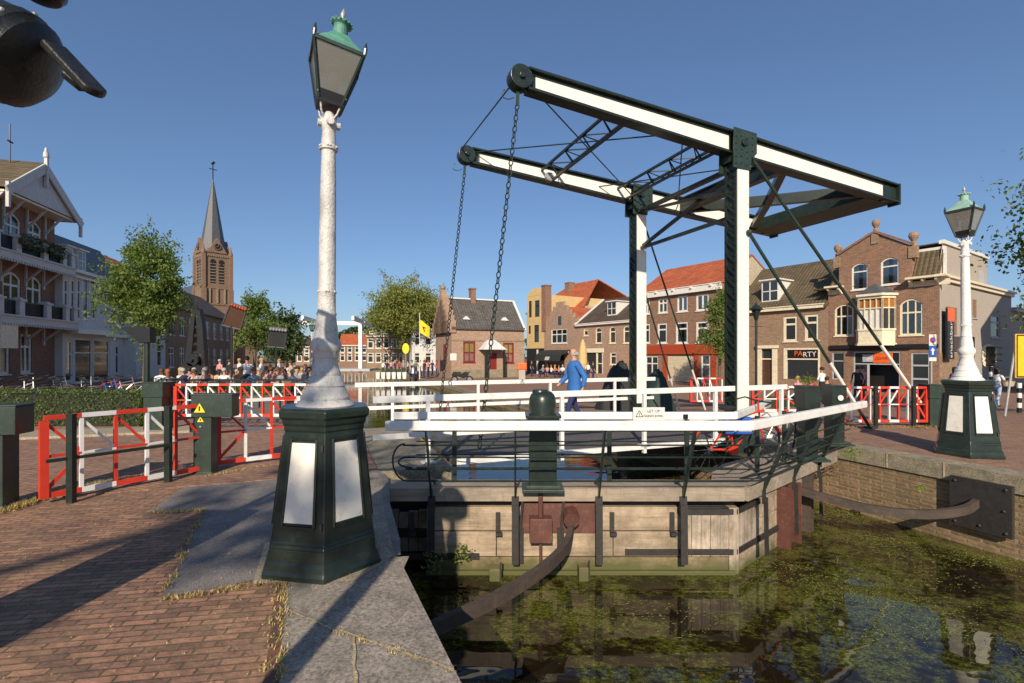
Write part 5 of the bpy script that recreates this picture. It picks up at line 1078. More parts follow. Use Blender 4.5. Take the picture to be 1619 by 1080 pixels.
# walkway
b = MB(); ob, ib = B_, Vector((2.72, 6.60, 0)); 
b.prism([A_ + Vector((0, .0, -.18)), B_ + Vector((0, 0, -.18)), ib + Vector((0, 0, -.18)), Vector((-1.72, 6.60, -.18))], (0, 0, .14)); fb(b, 'walkway', wl_m, fix=True, bevel=.01)
b = MB(); b.prism([A_ + Vector((0, -.02, -.19)), B_ + Vector((-.02, -.02, -.19)), B_ + Vector((-.02, .06, -.19)), A_ + Vector((0, .06, -.19))], (0, 0, .165)); fb(b, 'edge_board', wl_m, fix=True, bevel=.006)
b = MB(); Ci = C_ + nBC * .62; b.prism([B_ + Vector((0.003, 0, -.18)), C_ + Vector((0, 0, -.18)), Ci + Vector((0, 0, -.18)), ib + Vector((.003, .002, -.18))], (0, 0, .141)); fb(b, 'walkway', wl_m, fix=True, bevel=.01)
b = MB(); b.bar(B_ + Vector((.0, -.0, -.105)) + dBC*.0, C_ + Vector((0, 0, -.105)), .07, .17); fb(b, 'edge_board', wl_m, bevel=.006)
# front planking: x runs, boards of uneven height
F0, F1 = -1.10, 2.80; yf = 6.22; wy = woodm('stained lower planks', (0.33, 0.235, 0.145), 0, .30)
rows = [(-.30, -.60), (-.615, -.93), (-.945, -1.18)]; 
for i, (zt_, zb_) in enumerate(rows):
    cuts = [F0, .62, F1 - (.62 if i < 2 else 0)] if i != 1 else [F0, -.2, 1.3, F1 - .62]
    for a, c in zip(cuts, cuts[1:]): b = MB(); b.box((a + .004, yf + rnd.uniform(-.006, .01), zb_), (c - .004, yf + .12, zt_)); fb(b, 'plank', wy if i == 2 else wx, bevel=.008)
b = MB(); b.box((F0, yf + .12, -2.2), (F1, yf + .20, -.31)); fb(b, 'backing', M['blackiron'])
b = MB(); b.box((-2.7, yf + .55, -2.2), (F0, yf + .62, -.2)); fb(b, 'backing', M['blackiron'])
for k in range(9): b = MB(); x = -2.35 + k*.135; b.box((x, yf + .38, -1.02), (x + .125, yf + .45, -.50 + .02*(k % 3))); fb(b, 'upright_board', wz, bevel=.004)
b = MB(); b.box((-2.6, yf + .30, -.80), (F0, yf + .37, -.70)); b.box((-2.3, yf - .03, -.96), (-.42, yf - .006, -.885)); fb(b, 'iron_strap', M['blackiron'])
for x, z1, w in ((-.28, -1.0, .13), (.83, -.98, .12)): b = MB(); b.box((x, yf - .22, -2.2), (x + w, yf - .06, z1)); fb(b, 'pile_stub', wy, bevel=.012); b = MB(); b.box((x + w, yf - .21, -1.3), (x + w + .02, yf - .19, z1 + .08)); fb(b, 'iron_pin', M['blackiron'])
b = MB(); b.box((F0, yf - .05, -1.20), (F1 + .05, yf + .02, -1.10)); fb(b, 'waling', wy, bevel=.01)
b = MB(); b.box((F0, yf + .10, -.32), (F1 + .1, yf + .18, -.18)); fb(b, 'bearer', M['blackiron'])
for k in range(5): b = MB(); b.box((F1 - .615 + k*.122, yf - .004 - .004*(k % 2), -.93), (F1 - .615 + k*.122 + .118, yf + .10, -.385)); fb(b, 'upright_board', wz, bevel=.004)
b = MB(); b.box((F1 - .66, yf - .035, -.385), (F1 + .03, yf - .006, -.315)); b.box((F1 - 1.35, yf - .035, -.90), (F1 + .03, yf - .012, -.83)); fb(b, 'iron_strap', M['blackiron'])
b = MB(); b.box((F1 - .02, yf - .02, -2.0), (F1 + .1, yf + .14, -.30)); fb(b, 'corner_post', wz)
# oblique face
S0 = Vector((F1 + .06, yf, 0)); S1 = S0 + dBC * 2.5
for i, (zt_, zb_) in enumerate(rows):
    for k in range(2):
        b = MB(); p, q = S0 + dBC*(1.25*k + .04 + (.6 if k == 0 and i < 2 else 0)), S0 + dBC*(1.25*(k+1)); o_ = nBC*.05; b.bar(p + o_ + Vector((0,0,(zt_+zb_)/2)), q + o_ + Vector((0,0,(zt_+zb_)/2)), .11, zt_ - zb_); fb(b, 'plank', wx, bevel=.008)
for k in range(5): b = MB(); p = S0 + dBC*(.06 + k*.12) + nBC*.04; b.bar(p + Vector((0,0,-.66)), p + dBC*.115 + Vector((0,0,-.66)), .1, .54); fb(b, 'upright_board', wz, bevel=.004)
b = MB(); b.bar(S0 + Vector((0,0,-.35)) - nBC*.02, S0 + dBC*.7 + Vector((0,0,-.35)) - nBC*.02, .03, .07); b.bar(S0 + Vector((0,0,-.865)) - nBC*.02, S0 + dBC*1.6 + Vector((0,0,-.865)) - nBC*.02, .03, .07); fb(b, 'iron_strap', M['blackiron'])
b = MB(); b.bar(S0 + nBC*.16 + Vector((0,0,-1.25)), S1 + nBC*.16 + Vector((0,0,-1.25)), .08, 1.9); fb(b, 'backing', M['blackiron'])
for k, (d_, m_) in enumerate(((1.35, 'rust'), (1.75, 'rust'), (2.4, 'guard'))): b = MB(); p = S0 + dBC*d_ - nBC*.06; b.bar(p + Vector((0,0,-.25)), p + Vector((0,0,-1.9)), .26 if k < 2 else .14, .03 if k < 2 else .14, up=(dBC.x, dBC.y, 0)); fb(b, 'pile_plate', M[m_])
b = MB()
for y, x in ((8.9, 5.2), (8.6, 4.9), (9.1, 4.3)): b.mark().tube([(x, y, -2.4), (x, y, -.2)], .12, 10)
for m0, m1 in zip(b.marks, b.marks[1:] + [(len(b.v), len(b.f))]): pass
b.v = [tuple(Vector(v) - fo) for v in b.v]; b.pieces('pile', M['guard'], FD)
# stanchions, rods, rails
zr0, zr1 = .775, .885
def stan(base, top, nm='stanchion'):
    b = MB(); b.bar(base, top, .022, .065, up=(0, -1, 0)); d = Vector((0, 0, -1)); return fb(b, nm, M['green'])
front_x = [-1.01, .04, 1.09, 2.15]; tops = Vector((0, -.42, 0))
def slope(p, n_): return p + n_
sts = []
for x in front_x: sts.append((Vector((x, 6.085, -.12)), Vector((x, 6.085, 0)) + Vector((0, -.40, zr0))))
for dd_ in (.45, 1.5, 2.55): p = B_ + dBC*dd_ - nBC*.035; sts.append((p + Vector((0, 0, -.12)), p - nBC*.36 + Vector((0, 0, zr0))))
for p, q in sts:
    stan(p, q); b = MB(); s_ = Vector((p.x, p.y, 0)); out = (Vector((q.x, q.y, 0)) - s_).normalized()
    b.bar(p + out*.005, Vector((p.x, p.y, -.30)) + out*.01, .09, .02, up=tuple(out)); b.bar(Vector((p.x, p.y, -.22)) - out*-.03, Vector((p.x, p.y, -.96)) - out*-.045, .085, .025, up=tuple(out)); fb(b, 'strap', M['blackiron'])
    b = MB(); b.bar(p + Vector((0, 0, .28)) + out*.14, p + Vector((0, 0, .09)) - out*.30, .02, .03); fb(b, 'knee', M['green'])
def rodline(z, t):
    o = .40 * t; rod = [Vector((-1.30, 6.085 - o, z)), Vector((2.95 + .05 + .42*t*.42, 6.085 - o, z)), C_ + dBC*-.15 - nBC*(.035 + .36*t) + Vector((0, 0, z))]; return rod
rl = [.10, .26, .42, .58]
for z in rl:
    t = (z + .12) / (zr0 + .12); b = MB(); b.tube(rodline(z, t), .011, 6); fb(b, 'rod', M['green'])
# curved left end hoops
for r_h, zc, zh in ((.0, .34, .24), (.07, .34, .08)):
    b = MB(); pts = [Vector((-1.30 - .16*math.sin(math.pi*k/10) + r_h, 5.93 - .06*math.cos(math.pi*k/10), zc + zh*math.cos(math.pi*k/10))) for k in range(11)]; b.tube(pts, .011, 6); fb(b, 'hoop', M['green'])
def railp(pts, w, h, nm='top_rail'):
    for p, q in zip(pts, pts[1:]): b = MB(); b.bar(p, q, w, h); fb(b, nm, M['white_rail'], bevel=.01)
zm = (zr0 + zr1) / 2; tB = Vector((2.78, 5.66, zm)); tC = C_ - nBC*.40 + Vector((0, 0, zm)) + dBC*.1
railp([Vector((-1.475, 5.66, zm)), tB, tC], .08, zr1 - zr0)
bA, bB, bC = Vector((-1.60, 6.56, zm + .005)), Vector((3.02, 6.56, zm + .005)), B_ + dBC*2.1 + nBC*.62 + Vector((-.0, 0, zm + .005))
railp([bA, bB, bC], .06, .10, 'back_rail')
b = MB(); b.bar(bC, bC + (bC - bB).normalized()*.35, .09, .11); fb(b, 'rail_end', M['trim_grey'])
for x in [-1.0, .05, 1.1, 2.15]: b = MB(); b.bar((x + .22, 6.57, -.05), (x + .22, 6.57, zr0 + .03), .06, .025, up=(0, 1, 0)); fb(b, 'back_stanchion', M['green'])
for dd_ in (.7, 1.7): p = bB + dBC*dd_; b = MB(); b.bar(Vector((p.x, p.y, -.05)), Vector((p.x, p.y, zr0)), .06, .025, up=(0, 1, 0)); fb(b, 'back_stanchion', M['green'])
for z in (.12, .30, .48, .62): b = MB(); b.tube([(-1.3, 6.59, z), (3.0, 6.59, z), (bC.x, bC.y, z)], .009, 6); fb(b, 'back_rod', M['green'])
# short iron handles and plates on the planking
for x in (-1.28, -.18, 1.28, 2.05): b = MB(); b.box((x - .028, yf - .03, -.62), (x + .028, yf - .005, -.36)); b.box((x - .028, yf - .09, -.64), (x + .05, yf - .025, -.60)); fb(b, 'handle', M['blackiron'])
b = MB(); b.box((.12, yf - .03, -.62), (1.06, yf - .012, -.24)); fb(b, 'steel_plate', M['rust'])
b = MB(); b.box((.22, yf - .22, -.68), (.50, yf - .05, -.38)); bx = fb(b, 'steel_box', M['rust'], bevel=.006); b = MB(); b.tube([(.36, yf - .12, -.38), (.36, yf - .12, -.08)], .03, 8); b.tube([(.36, yf - .12, -1.3), (.36, yf - .12, -.68)], .018, 8); fb(b, 'pipe', M['rust'])
for x in (.14, .66): b = MB(); b.bar((x, yf - .10, -.10), (x - .04, yf - .05, -.62), .03, .03); b.bar((x - .04, yf - .04, -.55), (x - .04, yf - .03, -1.0), .09, .04, up=(0, -1, 0)); fb(b, 'strut', M['blackiron'])
# curved guard timbers
def guard(pts, w=.16, h=.07):
    pts = [Vector(p) for p in pts]; out = []
    for i in range(len(pts) - 1):
        p0, p1, p2, p3 = pts[max(i-1, 0)], pts[i], pts[i+1], pts[min(i+2, len(pts)-1)]
        for k in range(5): t = k/5; out.append(.5*((2*p1) + (p2-p0)*t + (2*p0-5*p1+4*p2-p3)*t*t + (3*p1-p0-3*p2+p3)*t**3))
    out.append(pts[-1]); b = MB(); n = len(out); vs = []
    for i, p in enumerate(out):
        d = (out[min(i+1, n-1)] - out[max(i-1, 0)]).normalized(); s_ = Vector((d.y, -d.x, 0)).normalized()
        for a, c in ((-h/2, -w/2), (h/2, -w/2), (h/2, w/2), (-h/2, w/2)): vs.append(p + s_*a + Vector((0, 0, c)))
    fs = [(4*i+k, 4*i+(k+1) % 4, 4*i+4+(k+1) % 4, 4*i+4+k) for i in range(n-1) for k in range(4)] + [(3, 2, 1, 0), (4*n-4, 4*n-3, 4*n-2, 4*n-1)]
    b.add(vs, fs); return b
fb(guard([(-.98, 3.86, -.72), (-.62, 4.22, -.70), (-.15, 4.62, -.67), (.30, 5.10, -.62), (.60, 5.55, -.56), (.72, 5.95, -.50), (.76, 6.2, -.38)], .125, .07), 'guard_timber', M['guard'], fix=True)
b = MB(); b.tube([(.74, 6.0, -.40), (.74, 6.2, -.36)], .10, 10); fb(b, 'guard_bracket', M['rust'])
q7 = on_right(6.98, -.47, .10); fb(guard([(4.35, 7.62, -.42), (4.75, 7.28, -.50), (5.2, 6.95, -.56), (5.75, 6.74, -.56), (6.3, 6.78, -.52), tuple(q7)], .12, .07), 'guard_timber', M['guard'], fix=True)
# warning board on the rail
b = MB(); b.box((1.62, 6.47, zm - .06), (1.62 + .42, 6.495, zm + .125)); sg_ = fb(b, 'warning_board', M['trim']); 
def onb(x, z): return tuple(Vector((x, 6.467, z)) - fo)
text('LET OP', .052, M['black'], sg_, onb(1.89, zm + .075), (R(90), 0, 0)); text('DALENDE BOMEN', .044, M['black'], sg_, onb(1.885, zm + .01), (R(90), 0, 0), sx=.72)
b = MB(); tri = [(1.70 + .055*math.cos(a), 6.466, zm + .03 + .055*math.sin(a)) for a in (R(90), R(210), R(330))]
for k in range(3): b.bar(tri[k], tri[(k+1) % 3], .006, .012, up=(0, -1, 0))
b.bar((1.70, 6.466, zm + .05), (1.70, 6.466, zm + .015), .006, .010, up=(0, -1, 0)); fb(b, 'pictogram', M['black'], sg_)
b = MB(); b.box((2.30, 6.49, zm - .03), (2.36, 6.505, zm + .03)); fb(b, 'reflector', M['black'])
# plants at the waterline
b = MB()
for cx_, cy_, cz_, r_p, n_ in ((-.62, 6.1, -.95, .14, 90), (-.95, 6.0, -1.02, .16, 80), (5.75, 8.2, -.12, .13, 90), (5.95, 7.05, -.35, .07, 30)):
    for i in range(n_):
        a = rnd.random()*6.28; r = r_p*rnd.random(); z_ = cz_ + rnd.random()*r_p*1.5; p = Vector((cx_ + r*math.cos(a), cy_ + r*math.sin(a)*.6, z_)); d = Vector((rnd.gauss(0, 1), rnd.gauss(0, 1), rnd.gauss(.4, .6))).normalized()*.05; s_ = d.orthogonal().normalized()*.012
        b.add([p, p + d*.5 + s_, p + d, p + d*.5 - s_], [(0, 1, 2, 3)])
tag(b.build('weeds', M['hay']), 'green weeds rooted in the fender timbers', 'weeds', kind='stuff')

# green mooring posts
def dome_post(label, loc, h=1.25, w=.34, dome=True, extra=None):
    t = thing('bollard', label, 'bollard', loc); b = MB()
    b.box((-w*.5, -.13, .06), (w*.5, .13, h - .40 if dome else h - .34)); b.build('column', M['green'], t, bevel=.01)
    b = MB(); b.box((-.26, -.2, 0), (.26, .2, .035)); b.box((-.21, -.16, .035), (.21, .16, .07)); b.build('base_plate', M['green_mid'], t, bevel=.004)
    b = MB()
    if dome: b.box((-w*.58, -.19, h - .40), (w*.58, .19, h - .33)); b.box((-w*.64, -.21, h - .335), (w*.64, .21, h - .30)); b.lathe([(.172, h - .30), (.172, h - .16), (.165, h - .10), (.145, h - .055), (.115, h - .025), (.06, h - .008), (.001, h)], 28); b.lathe([(.10, h - .06), (.105, h - .02), (.09, h + .006), (.001, h + .012)], 10, c=(-.03, 0, 0), rot=.3)
    else: b.box((-w*.5 - .02, -.15, h - .34), (w*.5 + .02, .15, h)); b.box((-w*.5 - .03, -.16, h), (w*.5 + .03, .16, h + .025))
    b.build('head', M['green'], t, smooth=dome)
    return t
dome_post('dark green domed bollard rising through the middle of the timber fender', (.385, 6.12, -.035), 1.25)
dome_post('dark green box-headed post at the right end of the timber fender', (4.75, 7.80, -.03), 1.17, .20, False)
o = dome_post('dark green post with white disc before the right quay gates', (5.95, 8.95, .0), 1.08, .22, False)
b = MB(); b.tube([(.0, -.165, .88), (.0, -.185, .88)], .05, 16); b.build('disc', M['trim'], o)

# ------------------------------------------------------------------ red and white gates
def gate(label, p0, p1, z0, z1, n, flip=False, heel=True, group='red and white gates beside the bridge', midrail=True, low=False, start=0, cross=True):
    p0, p1 = Vector((*p0, 0)), Vector((*p1, 0)); L = (p1 - p0).length; t = thing('gate', label, 'gate', p0, math.atan2(p1.y - p0.y, p1.x - p0.x), group); mats = [M['red'], M['gwhite']]
    for z, h, nm in ((z1 - .025, .05, 'top_rail'), (z0 + .03, .06, 'bottom_rail'), ((z0 + z1)/2, .026, 'middle_rail')):
        if nm == 'middle_rail' and not midrail: continue
        b = MB()
        for k in range(n): b.box((L*k/n + (.0 if k else 0), -.025, z - h/2), (L*(k+1)/n, .025, z + h/2), (k + start) % 2)
        b.build(nm, mats, t)
    for k in range(n + 1):
        x = L*k/n; b = MB(); w = .075 if (heel and (k == 0 if not flip else k == n)) else .035; w = w/2
        b.box((x - w, -.024 if w < .03 else -.035, z0), (x + w, .024 if w < .03 else .035, z1 - .06)); b.build('upright', M['red' if (k + start) % 2 == 0 or w > .03 else 'gwhite'], t)
    zc = (z0 + z1)/2 if midrail else z0 + .07
    for k in range(n):
        xa, xb = L*k/n + .02, L*(k+1)/n - .02; b = MB(); za, zb = z1 - .09, zc + .03
        if flip: xa, xb = xb, xa
        b.bar((xa, 0, za), (xb, 0, zb), .02, .03, up=(0, 0, 1)); b.build('brace', mats[(k + start) % 2], t)
    if heel and midrail: b = MB(); xa, xb = (L*0 + .03, L/n - .02) if not flip else (L - .03, L*(n-1)/n + .02); b.bar((xa, 0, z0 + .1), (xb, 0, zc - .03), .02, .04); b.build('brace', M['red'], t)
    return t
def pillar(label, loc, w=.40, d=.36, h=1.08, arm=None, stickers=False, rz=0.0, group='dark green gate pillars'):
    t = thing('gate_pillar', label, 'pillar', loc, rz, group); b = MB(); b.box((-w/2, -d/2, 0), (w/2, d/2, h - .30)); b.box((-w/2 - .01, -d/2 - .01, -.01), (w/2 + .01, d/2 + .01, .04)); b.build('column', M['green_mid'], t, bevel=.008)
    b = MB(); x1 = w/2 + .03 + (arm or 0); b.box((-w/2 - .02, -d/2 - .02, h - .30), (x1, d/2 + .02, h)); b.box((-w/2 - .03, -d/2 - .03, h), (x1 + .01, d/2 + .03, h + .02)); b.build('head', M['green_mid'], t, bevel=.008)
    if stickers:
        for z, s_ in ((h - .19, .085), (h - .34, .05)):
            b = MB(); b.prism([(s_*math.cos(a) - .02, -d/2 - .024 if z > h - .3 else -d/2 - .003, z + s_*math.sin(a)) for a in (R(90), R(210), R(330))], (0, -.004, 0)); st = b.build('warning_sticker', M['flag'], t, fix=True)
            b = MB(); b.bar((-.02, -d/2 - .032 if z > h - .3 else -d/2 - .010, z + s_*.5), (-.02, -d/2 - .032 if z > h - .3 else -d/2 - .010, z - s_*.25), s_*.22, .004); b.build('pictogram', M['black'], st)
        b = MB(); b.tube([(-.02, -d/2 - .004, h - .43), (-.02, -d/2 - .012, h - .43)], .012, 10); b.build('lock', M['greymetal'], t)
    return t
az = math.atan2(.78, .63)
pillar('dark green gate pillar cut by the left edge of the picture', (-5.60, 5.25, 0), .30, .22, 1.10, .10, rz=R(10))
pillar('dark green gate pillar with two yellow warning stickers', (-4.27, 6.75, 0), .24, .16, 1.10, .26, True, rz=R(3))
pillar('dark green pillar with domed lid behind the yellow stickered one', (-7.72, 10.6, 0), .40, .4, 1.05)
pillar('dark green gate pillar left of the right-hand lamp post', (9.78, 11.3, -.02), .30, .30, .98)
g_ = gate('red and white gate nearest the camera at the left', (-5.20, 5.38), (-4.30, 6.72), .06, .98, 5, start=0)
for px_, cz in ((.31, 1.02), (.86, 1.02)):      # its two green guard posts
    pass
def post(label, loc, h, grp='dark green guard posts in front of the gates'):
    t = MB(); t.box((-.035, -.03, 0), (.035, .03, h)); t.box((-.04, -.035, h), (.04, .035, h + .015)); o = t.build('guard_post', M['green'], loc=loc); return tag(o, label, 'post', grp)
post('slim green guard post before the first panel of the nearest gate', (-4.93, 5.42, 0), .98); post('slim green guard post before the last panel of the nearest gate', (-4.45, 6.27, 0), .98)
b = MB(); b.bar((-5.05, 5.25, .50), (-4.40, 6.25, .50), .03, .035); tag(b.build('guard_rail', M['green']), 'thin green rail between the slim guard posts', 'rail')
gate('red and white gate between stickered pillar and the front lamp post', (-4.28, 7.05), (-2.9, 8.2), .06, 1.00, 5, start=0)
gate('long red and white gate across the street at the terrace', (-7.42, 10.7), (-4.30, 10.7), .30, 1.03, 13, midrail=True, start=0)
gate('red and white gate closing the right quay beside the shops', (7.45, 11.25), (9.62, 11.25), .10, .93, 10, flip=True, start=1)
gate('short red and white gate behind the near portal post', (5.75, 11.6), (6.9, 11.6), .30, .92, 4, flip=True, start=0)
for x, i in ((8.35, 'left'), (9.22, 'right')): post('slim green guard post on the ' + i + ' of the right quay gate', (x, 11.12, 0), .93)
gt = gate('low red and white barrier on the far side of the bridge', (6.35, 17.2), (7.45, 17.2), .0, .86, 5, midrail=False, start=0)
# ------------------------------------------------------------------ trees, hedge
def leafquad(b, p, s, r=rnd):
    d = Vector((r.gauss(0, 1), r.gauss(0, 1), r.gauss(0, .7))).normalized(); u = d.orthogonal().normalized(); a = r.random()*6.28; w = d.cross(u); u, w = u*math.cos(a) + w*math.sin(a), w*math.cos(a) - u*math.sin(a)
    u *= s; w *= s*.62; b.add([p - u, p - w*.9 - d*s*.12, p + u, p + w*.9 - d*s*.12], [(0, 1, 2, 3)])
def tree(label, loc, h, cr, ch, n, leaf=.1, mat='leaf', trunk=.09, clumps=26, bias=0.0, name='street_tree', cat='tree', group=None, cz=None, ox=0.0, shape=1.0, spread=.62, seed=1, limbs=9):
    r = random.Random(seed); t = thing(name, label, cat, loc, 0, group)
    zc = cz if cz is not None else h - ch/2; b = MB(); b.tube([(0, 0, -.1), (.02*h*.3, 0, zc*.5), (ox, .01*h, zc), (ox, 0, zc + ch*.3)], [trunk*1.25, trunk, trunk*.75, trunk*.2], 8); cl = []
    for i in range(clumps):
        while True:
            u = Vector((r.uniform(-1, 1), r.uniform(-1, 1), r.uniform(-1, 1)))
            if .25 < u.length < 1: break
        k = 1 - shape*.45*max(0, u.z)   # narrower towards the top
        c = Vector((ox + u.x*cr*k, u.y*cr*k, zc + u.z*ch/2*.92)); cl.append((c, r.uniform(.6, 1.15)))
    for i in range(limbs):
        c = cl[i][0]; s0 = Vector((ox, 0, max(zc - ch*.42, min(zc + ch*.2, c.z - c.xy.length*.8)))); m_ = s0.lerp(c, .5) + Vector((0, 0, -.05*ch)); b.tube([s0, m_, c], [trunk*.42, trunk*.25, trunk*.08], 5)
    b.build('trunk', M['bark'], t, smooth=False)
    b = MB(); rc = (cr*cr*ch/2)**(1/3) * .36
    for i in range(n):
        c, k = cl[r.randrange(len(cl))]; d = Vector((r.gauss(0, 1), r.gauss(0, 1), r.gauss(0, .8))); d = d.normalized() * (r.random()**spread) * rc * k * 1.25; leafquad(b, c + d, leaf*r.uniform(.6, 1.2), r)
    for i in range(n//12):      # loose sprays outside the clumps
        c, k = cl[r.randrange(len(cl))]; o_ = (c - Vector((0, 0, zc))).normalized(); p = c + o_*rc*r.uniform(.9, 1.9) + Vector((r.gauss(0, .15), r.gauss(0, .15), r.gauss(0, .15)))*rc; leafquad(b, p, leaf*r.uniform(.6, 1.1), r)
    b.build('crown', M[mat], t)
    return t
def gl(x, y): return gz(x, y, 'l')
tree('young street tree behind the hedge before the white house', (-10.62, 14.0, gl(0, 14)), 5.35, .86, 3.3, 17000, .047, trunk=.06, clumps=52, seed=3, shape=1.3)
tree('slim street tree right of the church tower', (-14.9, 28.0, gl(0, 28)), 5.9, .95, 4.2, 7000, .075, trunk=.08, clumps=30, seed=5, shape=1.5)
tree('darker street tree near the far lifting bridge', (-21.5, 46.0, -.35), 6.6, 1.7, 5.2, 3600, .17, 'leaf_dark', trunk=.12, seed=8, shape=1.2)
tree('tall dark tree farthest along the terrace', (-31, 64.0, -.35), 8.0, 2.6, 6.5, 3600, .24, 'leaf_dark', trunk=.14, seed=9)
tree('large spreading plane tree beside the canal houses', (-16.8, 76, -.5), 13.2, 6.3, 7.8, 40000, .18, 'leaf_big', trunk=.42, clumps=74, seed=12, cz=9.1, shape=.45, limbs=26, spread=.6)
tree('tree reaching in from the right edge of the picture', (17.75, 14.2, gz(17, 14.2)), 9.6, 2.15, 7.8, 19000, .085, trunk=.13, clumps=80, seed=21, cz=5.4)
tree('leafy tree against the orange roofed house', (14.1, 33.0, -.7), 7.2, 1.25, 5.0, 7000, .085, trunk=.09, clumps=28, seed=22, shape=.4, cz=4.6)
tree('big airy tree behind the viewpoint that dapples the quay', (-10.6, -15.5, 0), 13, 1.9, 3.0, 330, .16, trunk=.12, clumps=14, seed=31, cz=11.6, ox=6.0, limbs=4)
# far woods closing the horizon
r = random.Random(5); b = MB()
for (x0, x1, D, ht, m_) in ((-70, -14, 150, 11, 0), (-190, -60, 170, 8, 0), (-20, 60, 190, 9, 0), (50, 260, 160, 6, 0)):
    for i in range(int((x1 - x0)*46)):
        x = r.uniform(x0, x1); k = .72 + .28*math.sin(x*.17)*math.sin(x*.053 + 1); z = ht*k*(1 - r.random()**3.5); leafquad(b, Vector((x, D + r.uniform(-4, 4) + z*.2, z - .5)), r.uniform(.35, .8), r)
tag(b.build('treeline', M['leaf_dark']), 'dark green woods on the horizon beyond the canal', 'woods', kind='stuff')
hd = thing('hedge', 'clipped green hedge along the street at the left', 'hedge', (-12, 11.2, 0)); b = MB(); r = random.Random(4)
b.box((-9, .08, 0), (3.32, .62, .74)); b.build('branches', plain('hedge core', (0.012, 0.018, 0.006)), hd); b = MB()
for i in range(17000):
    x = r.uniform(-9, 3.4); f = r.random()
    if f < .5: p = Vector((x, .04 + r.gauss(0, .035), r.uniform(.02, .80)))
    elif f < .85: p = Vector((x, r.uniform(0, .7), .80 + r.gauss(0, .018)))
    else: p = Vector((3.38 + r.gauss(0, .03), r.uniform(0, .7), r.uniform(0, .8)))
    leafquad(b, p, r.uniform(.016, .034), r)
b.build('foliage', M['leaf_hedge'], hd)
hd = thing('hedge', 'second low hedge behind the parked bicycles', 'hedge', (-17, 18, gl(0, 18))); b = MB()
b.box((-10, .08, 0), (3, .62, .5)); b.build('branches', bpy.data.materials['hedge core'], hd); b = MB()
for i in range(7000): p = Vector((r.uniform(-10, 3), .03 + r.gauss(0, .03), r.uniform(.0, .56))) if r.random() < .5 else Vector((r.uniform(-10, 3), r.uniform(0, .7), .56 + r.gauss(0, .02))); leafquad(b, p, r.uniform(.03, .05), r)
b.build('foliage', M['leaf_hedge'], hd)

# ------------------------------------------------------------------ things behind or above the viewpoint
cb = thing('control_cabinet', 'dark green bridge control cabinet beside the viewpoint', 'cabinet', (-3.40, 1.05, 0)); b = MB(); b.box((-.30, -.3, 0), (.30, .3, 2.05)); b.build('case', M['green'], cb, bevel=.01); b = MB(); b.box((-.26, -.315, .1), (.26, -.301, 1.95)); b.build('door', M['green_mid'], cb)
sp = thing('signal_lamp', 'black round hooded signal lamp entering the top left corner', 'signal lamp', (-2.9, 1.1, 2.05))
e0, e1 = P(-240, -60, 1.60), P(66, 116, 1.76); off_ = Vector(sp.location); ax = (e1 - e0).normalized(); mt = ax.to_track_quat('Z', 'Y').to_matrix().to_4x4(); Lh = (e1 - e0).length
b = MB(); b.lathe([(r_*1.1, z_) for r_, z_ in [(.10, -.1), (.125, 0), (.13, Lh*.55), (.145, Lh*.56), (.145, Lh*.62), (.138, Lh*.63), (.15, Lh*.8), (.155, Lh*.81), (.155, Lh*.87), (.15, Lh*.88), (.145, Lh*.93), (.10, Lh), (.05, Lh*1.03), (.001, Lh*1.04)]], 32, e0 - off_, mat=mt); b.build('housing', M['oldblack'], sp, smooth=True)
b = MB(); q0, q1 = P(86, 66, 1.72), P(160, 145, 1.72); d_ = (q1 - q0).normalized(); sd_ = Vector((.12, .95, .3)).cross(d_).normalized(); w_ = sd_.cross(d_).normalized(); n = 16
pts = [q0 - w_*.04, q0 + w_*.04] + [q1 - d_*.03 + d_*.03*math.sin(math.pi*k/10) + w_*.04*math.cos(math.pi*k/10) for k in range(11)]
b.prism([p - off_ for p in pts], sd_*.03); b.build('hood', M['oldblack'], sp, fix=True, bevel=.008)
b = MB(); b.tube([P(108, 118, 1.74) - off_, P(130, 136, 1.74) - off_], .022, 8); b.tube([(-.5, -.05, 0), (-.45, .1, .9), e0 - off_], .04, 10); b.build('bracket', M['oldblack'], sp)
b = MB(); rr_ = .17
for k in range(8):
    a = 2*math.pi*k/8 + .2; p = mt @ Vector((rr_*math.cos(a), rr_*math.sin(a), Lh*.84)); b.mark().sphere(e0 - off_ + p, .009, 6)
b.pieces('screw', M['greymetal'], sp)
b = MB(); b.tube([e0 - off_ + mt @ Vector(q) for q in ((.14, .05, Lh*.3), (.18, .08, Lh*.15), (.17, .1, -.05), (.1, .12, -.3))], .009, 6); b.build('cable', M['rubber'], sp)
sp2 = thing('signal_lamp', 'sliver of a second black lamp at the top edge above the hooded one', 'signal lamp', (-2.6, 1.6, 3.0)); c_ = P(68, -28, 1.7) - Vector(sp2.location)
b = MB(); b.lathe([(.02, -.062), (.05, -.058), (.065, -.04), (.07, 0), (.07, .12), (.04, .16)], 24, c_); b.build('housing', M['black'], sp2, smooth=True)
b = MB(); b.tube([c_ + Vector((0, 0, .14)), c_ + Vector((-.4, 0, .3)), c_ + Vector((-1.2, -.4, .25))], .02, 8); b.build('bracket', M['black'], sp2)
lp = thing('street_light', 'domed street light standing behind the viewpoint', 'street light', (-1.56, -.95, .01)); zt_ = 3.74
b = MB(); b.lathe([(.10, 0), (.085, .3), (.078, zt_ - .55), (.05, zt_ - .5), (.05, zt_ - .36)], 16); b.build('pole', M['greymetal'], lp); b = MB(); b.lathe([(.05, zt_ - .38), (.20, zt_ - .30), (.21, zt_ - .24), (.19, zt_ - .12), (.12, zt_ - .03), (.001, zt_)], 20); b.build('lamp_head', M['greymetal'], lp)

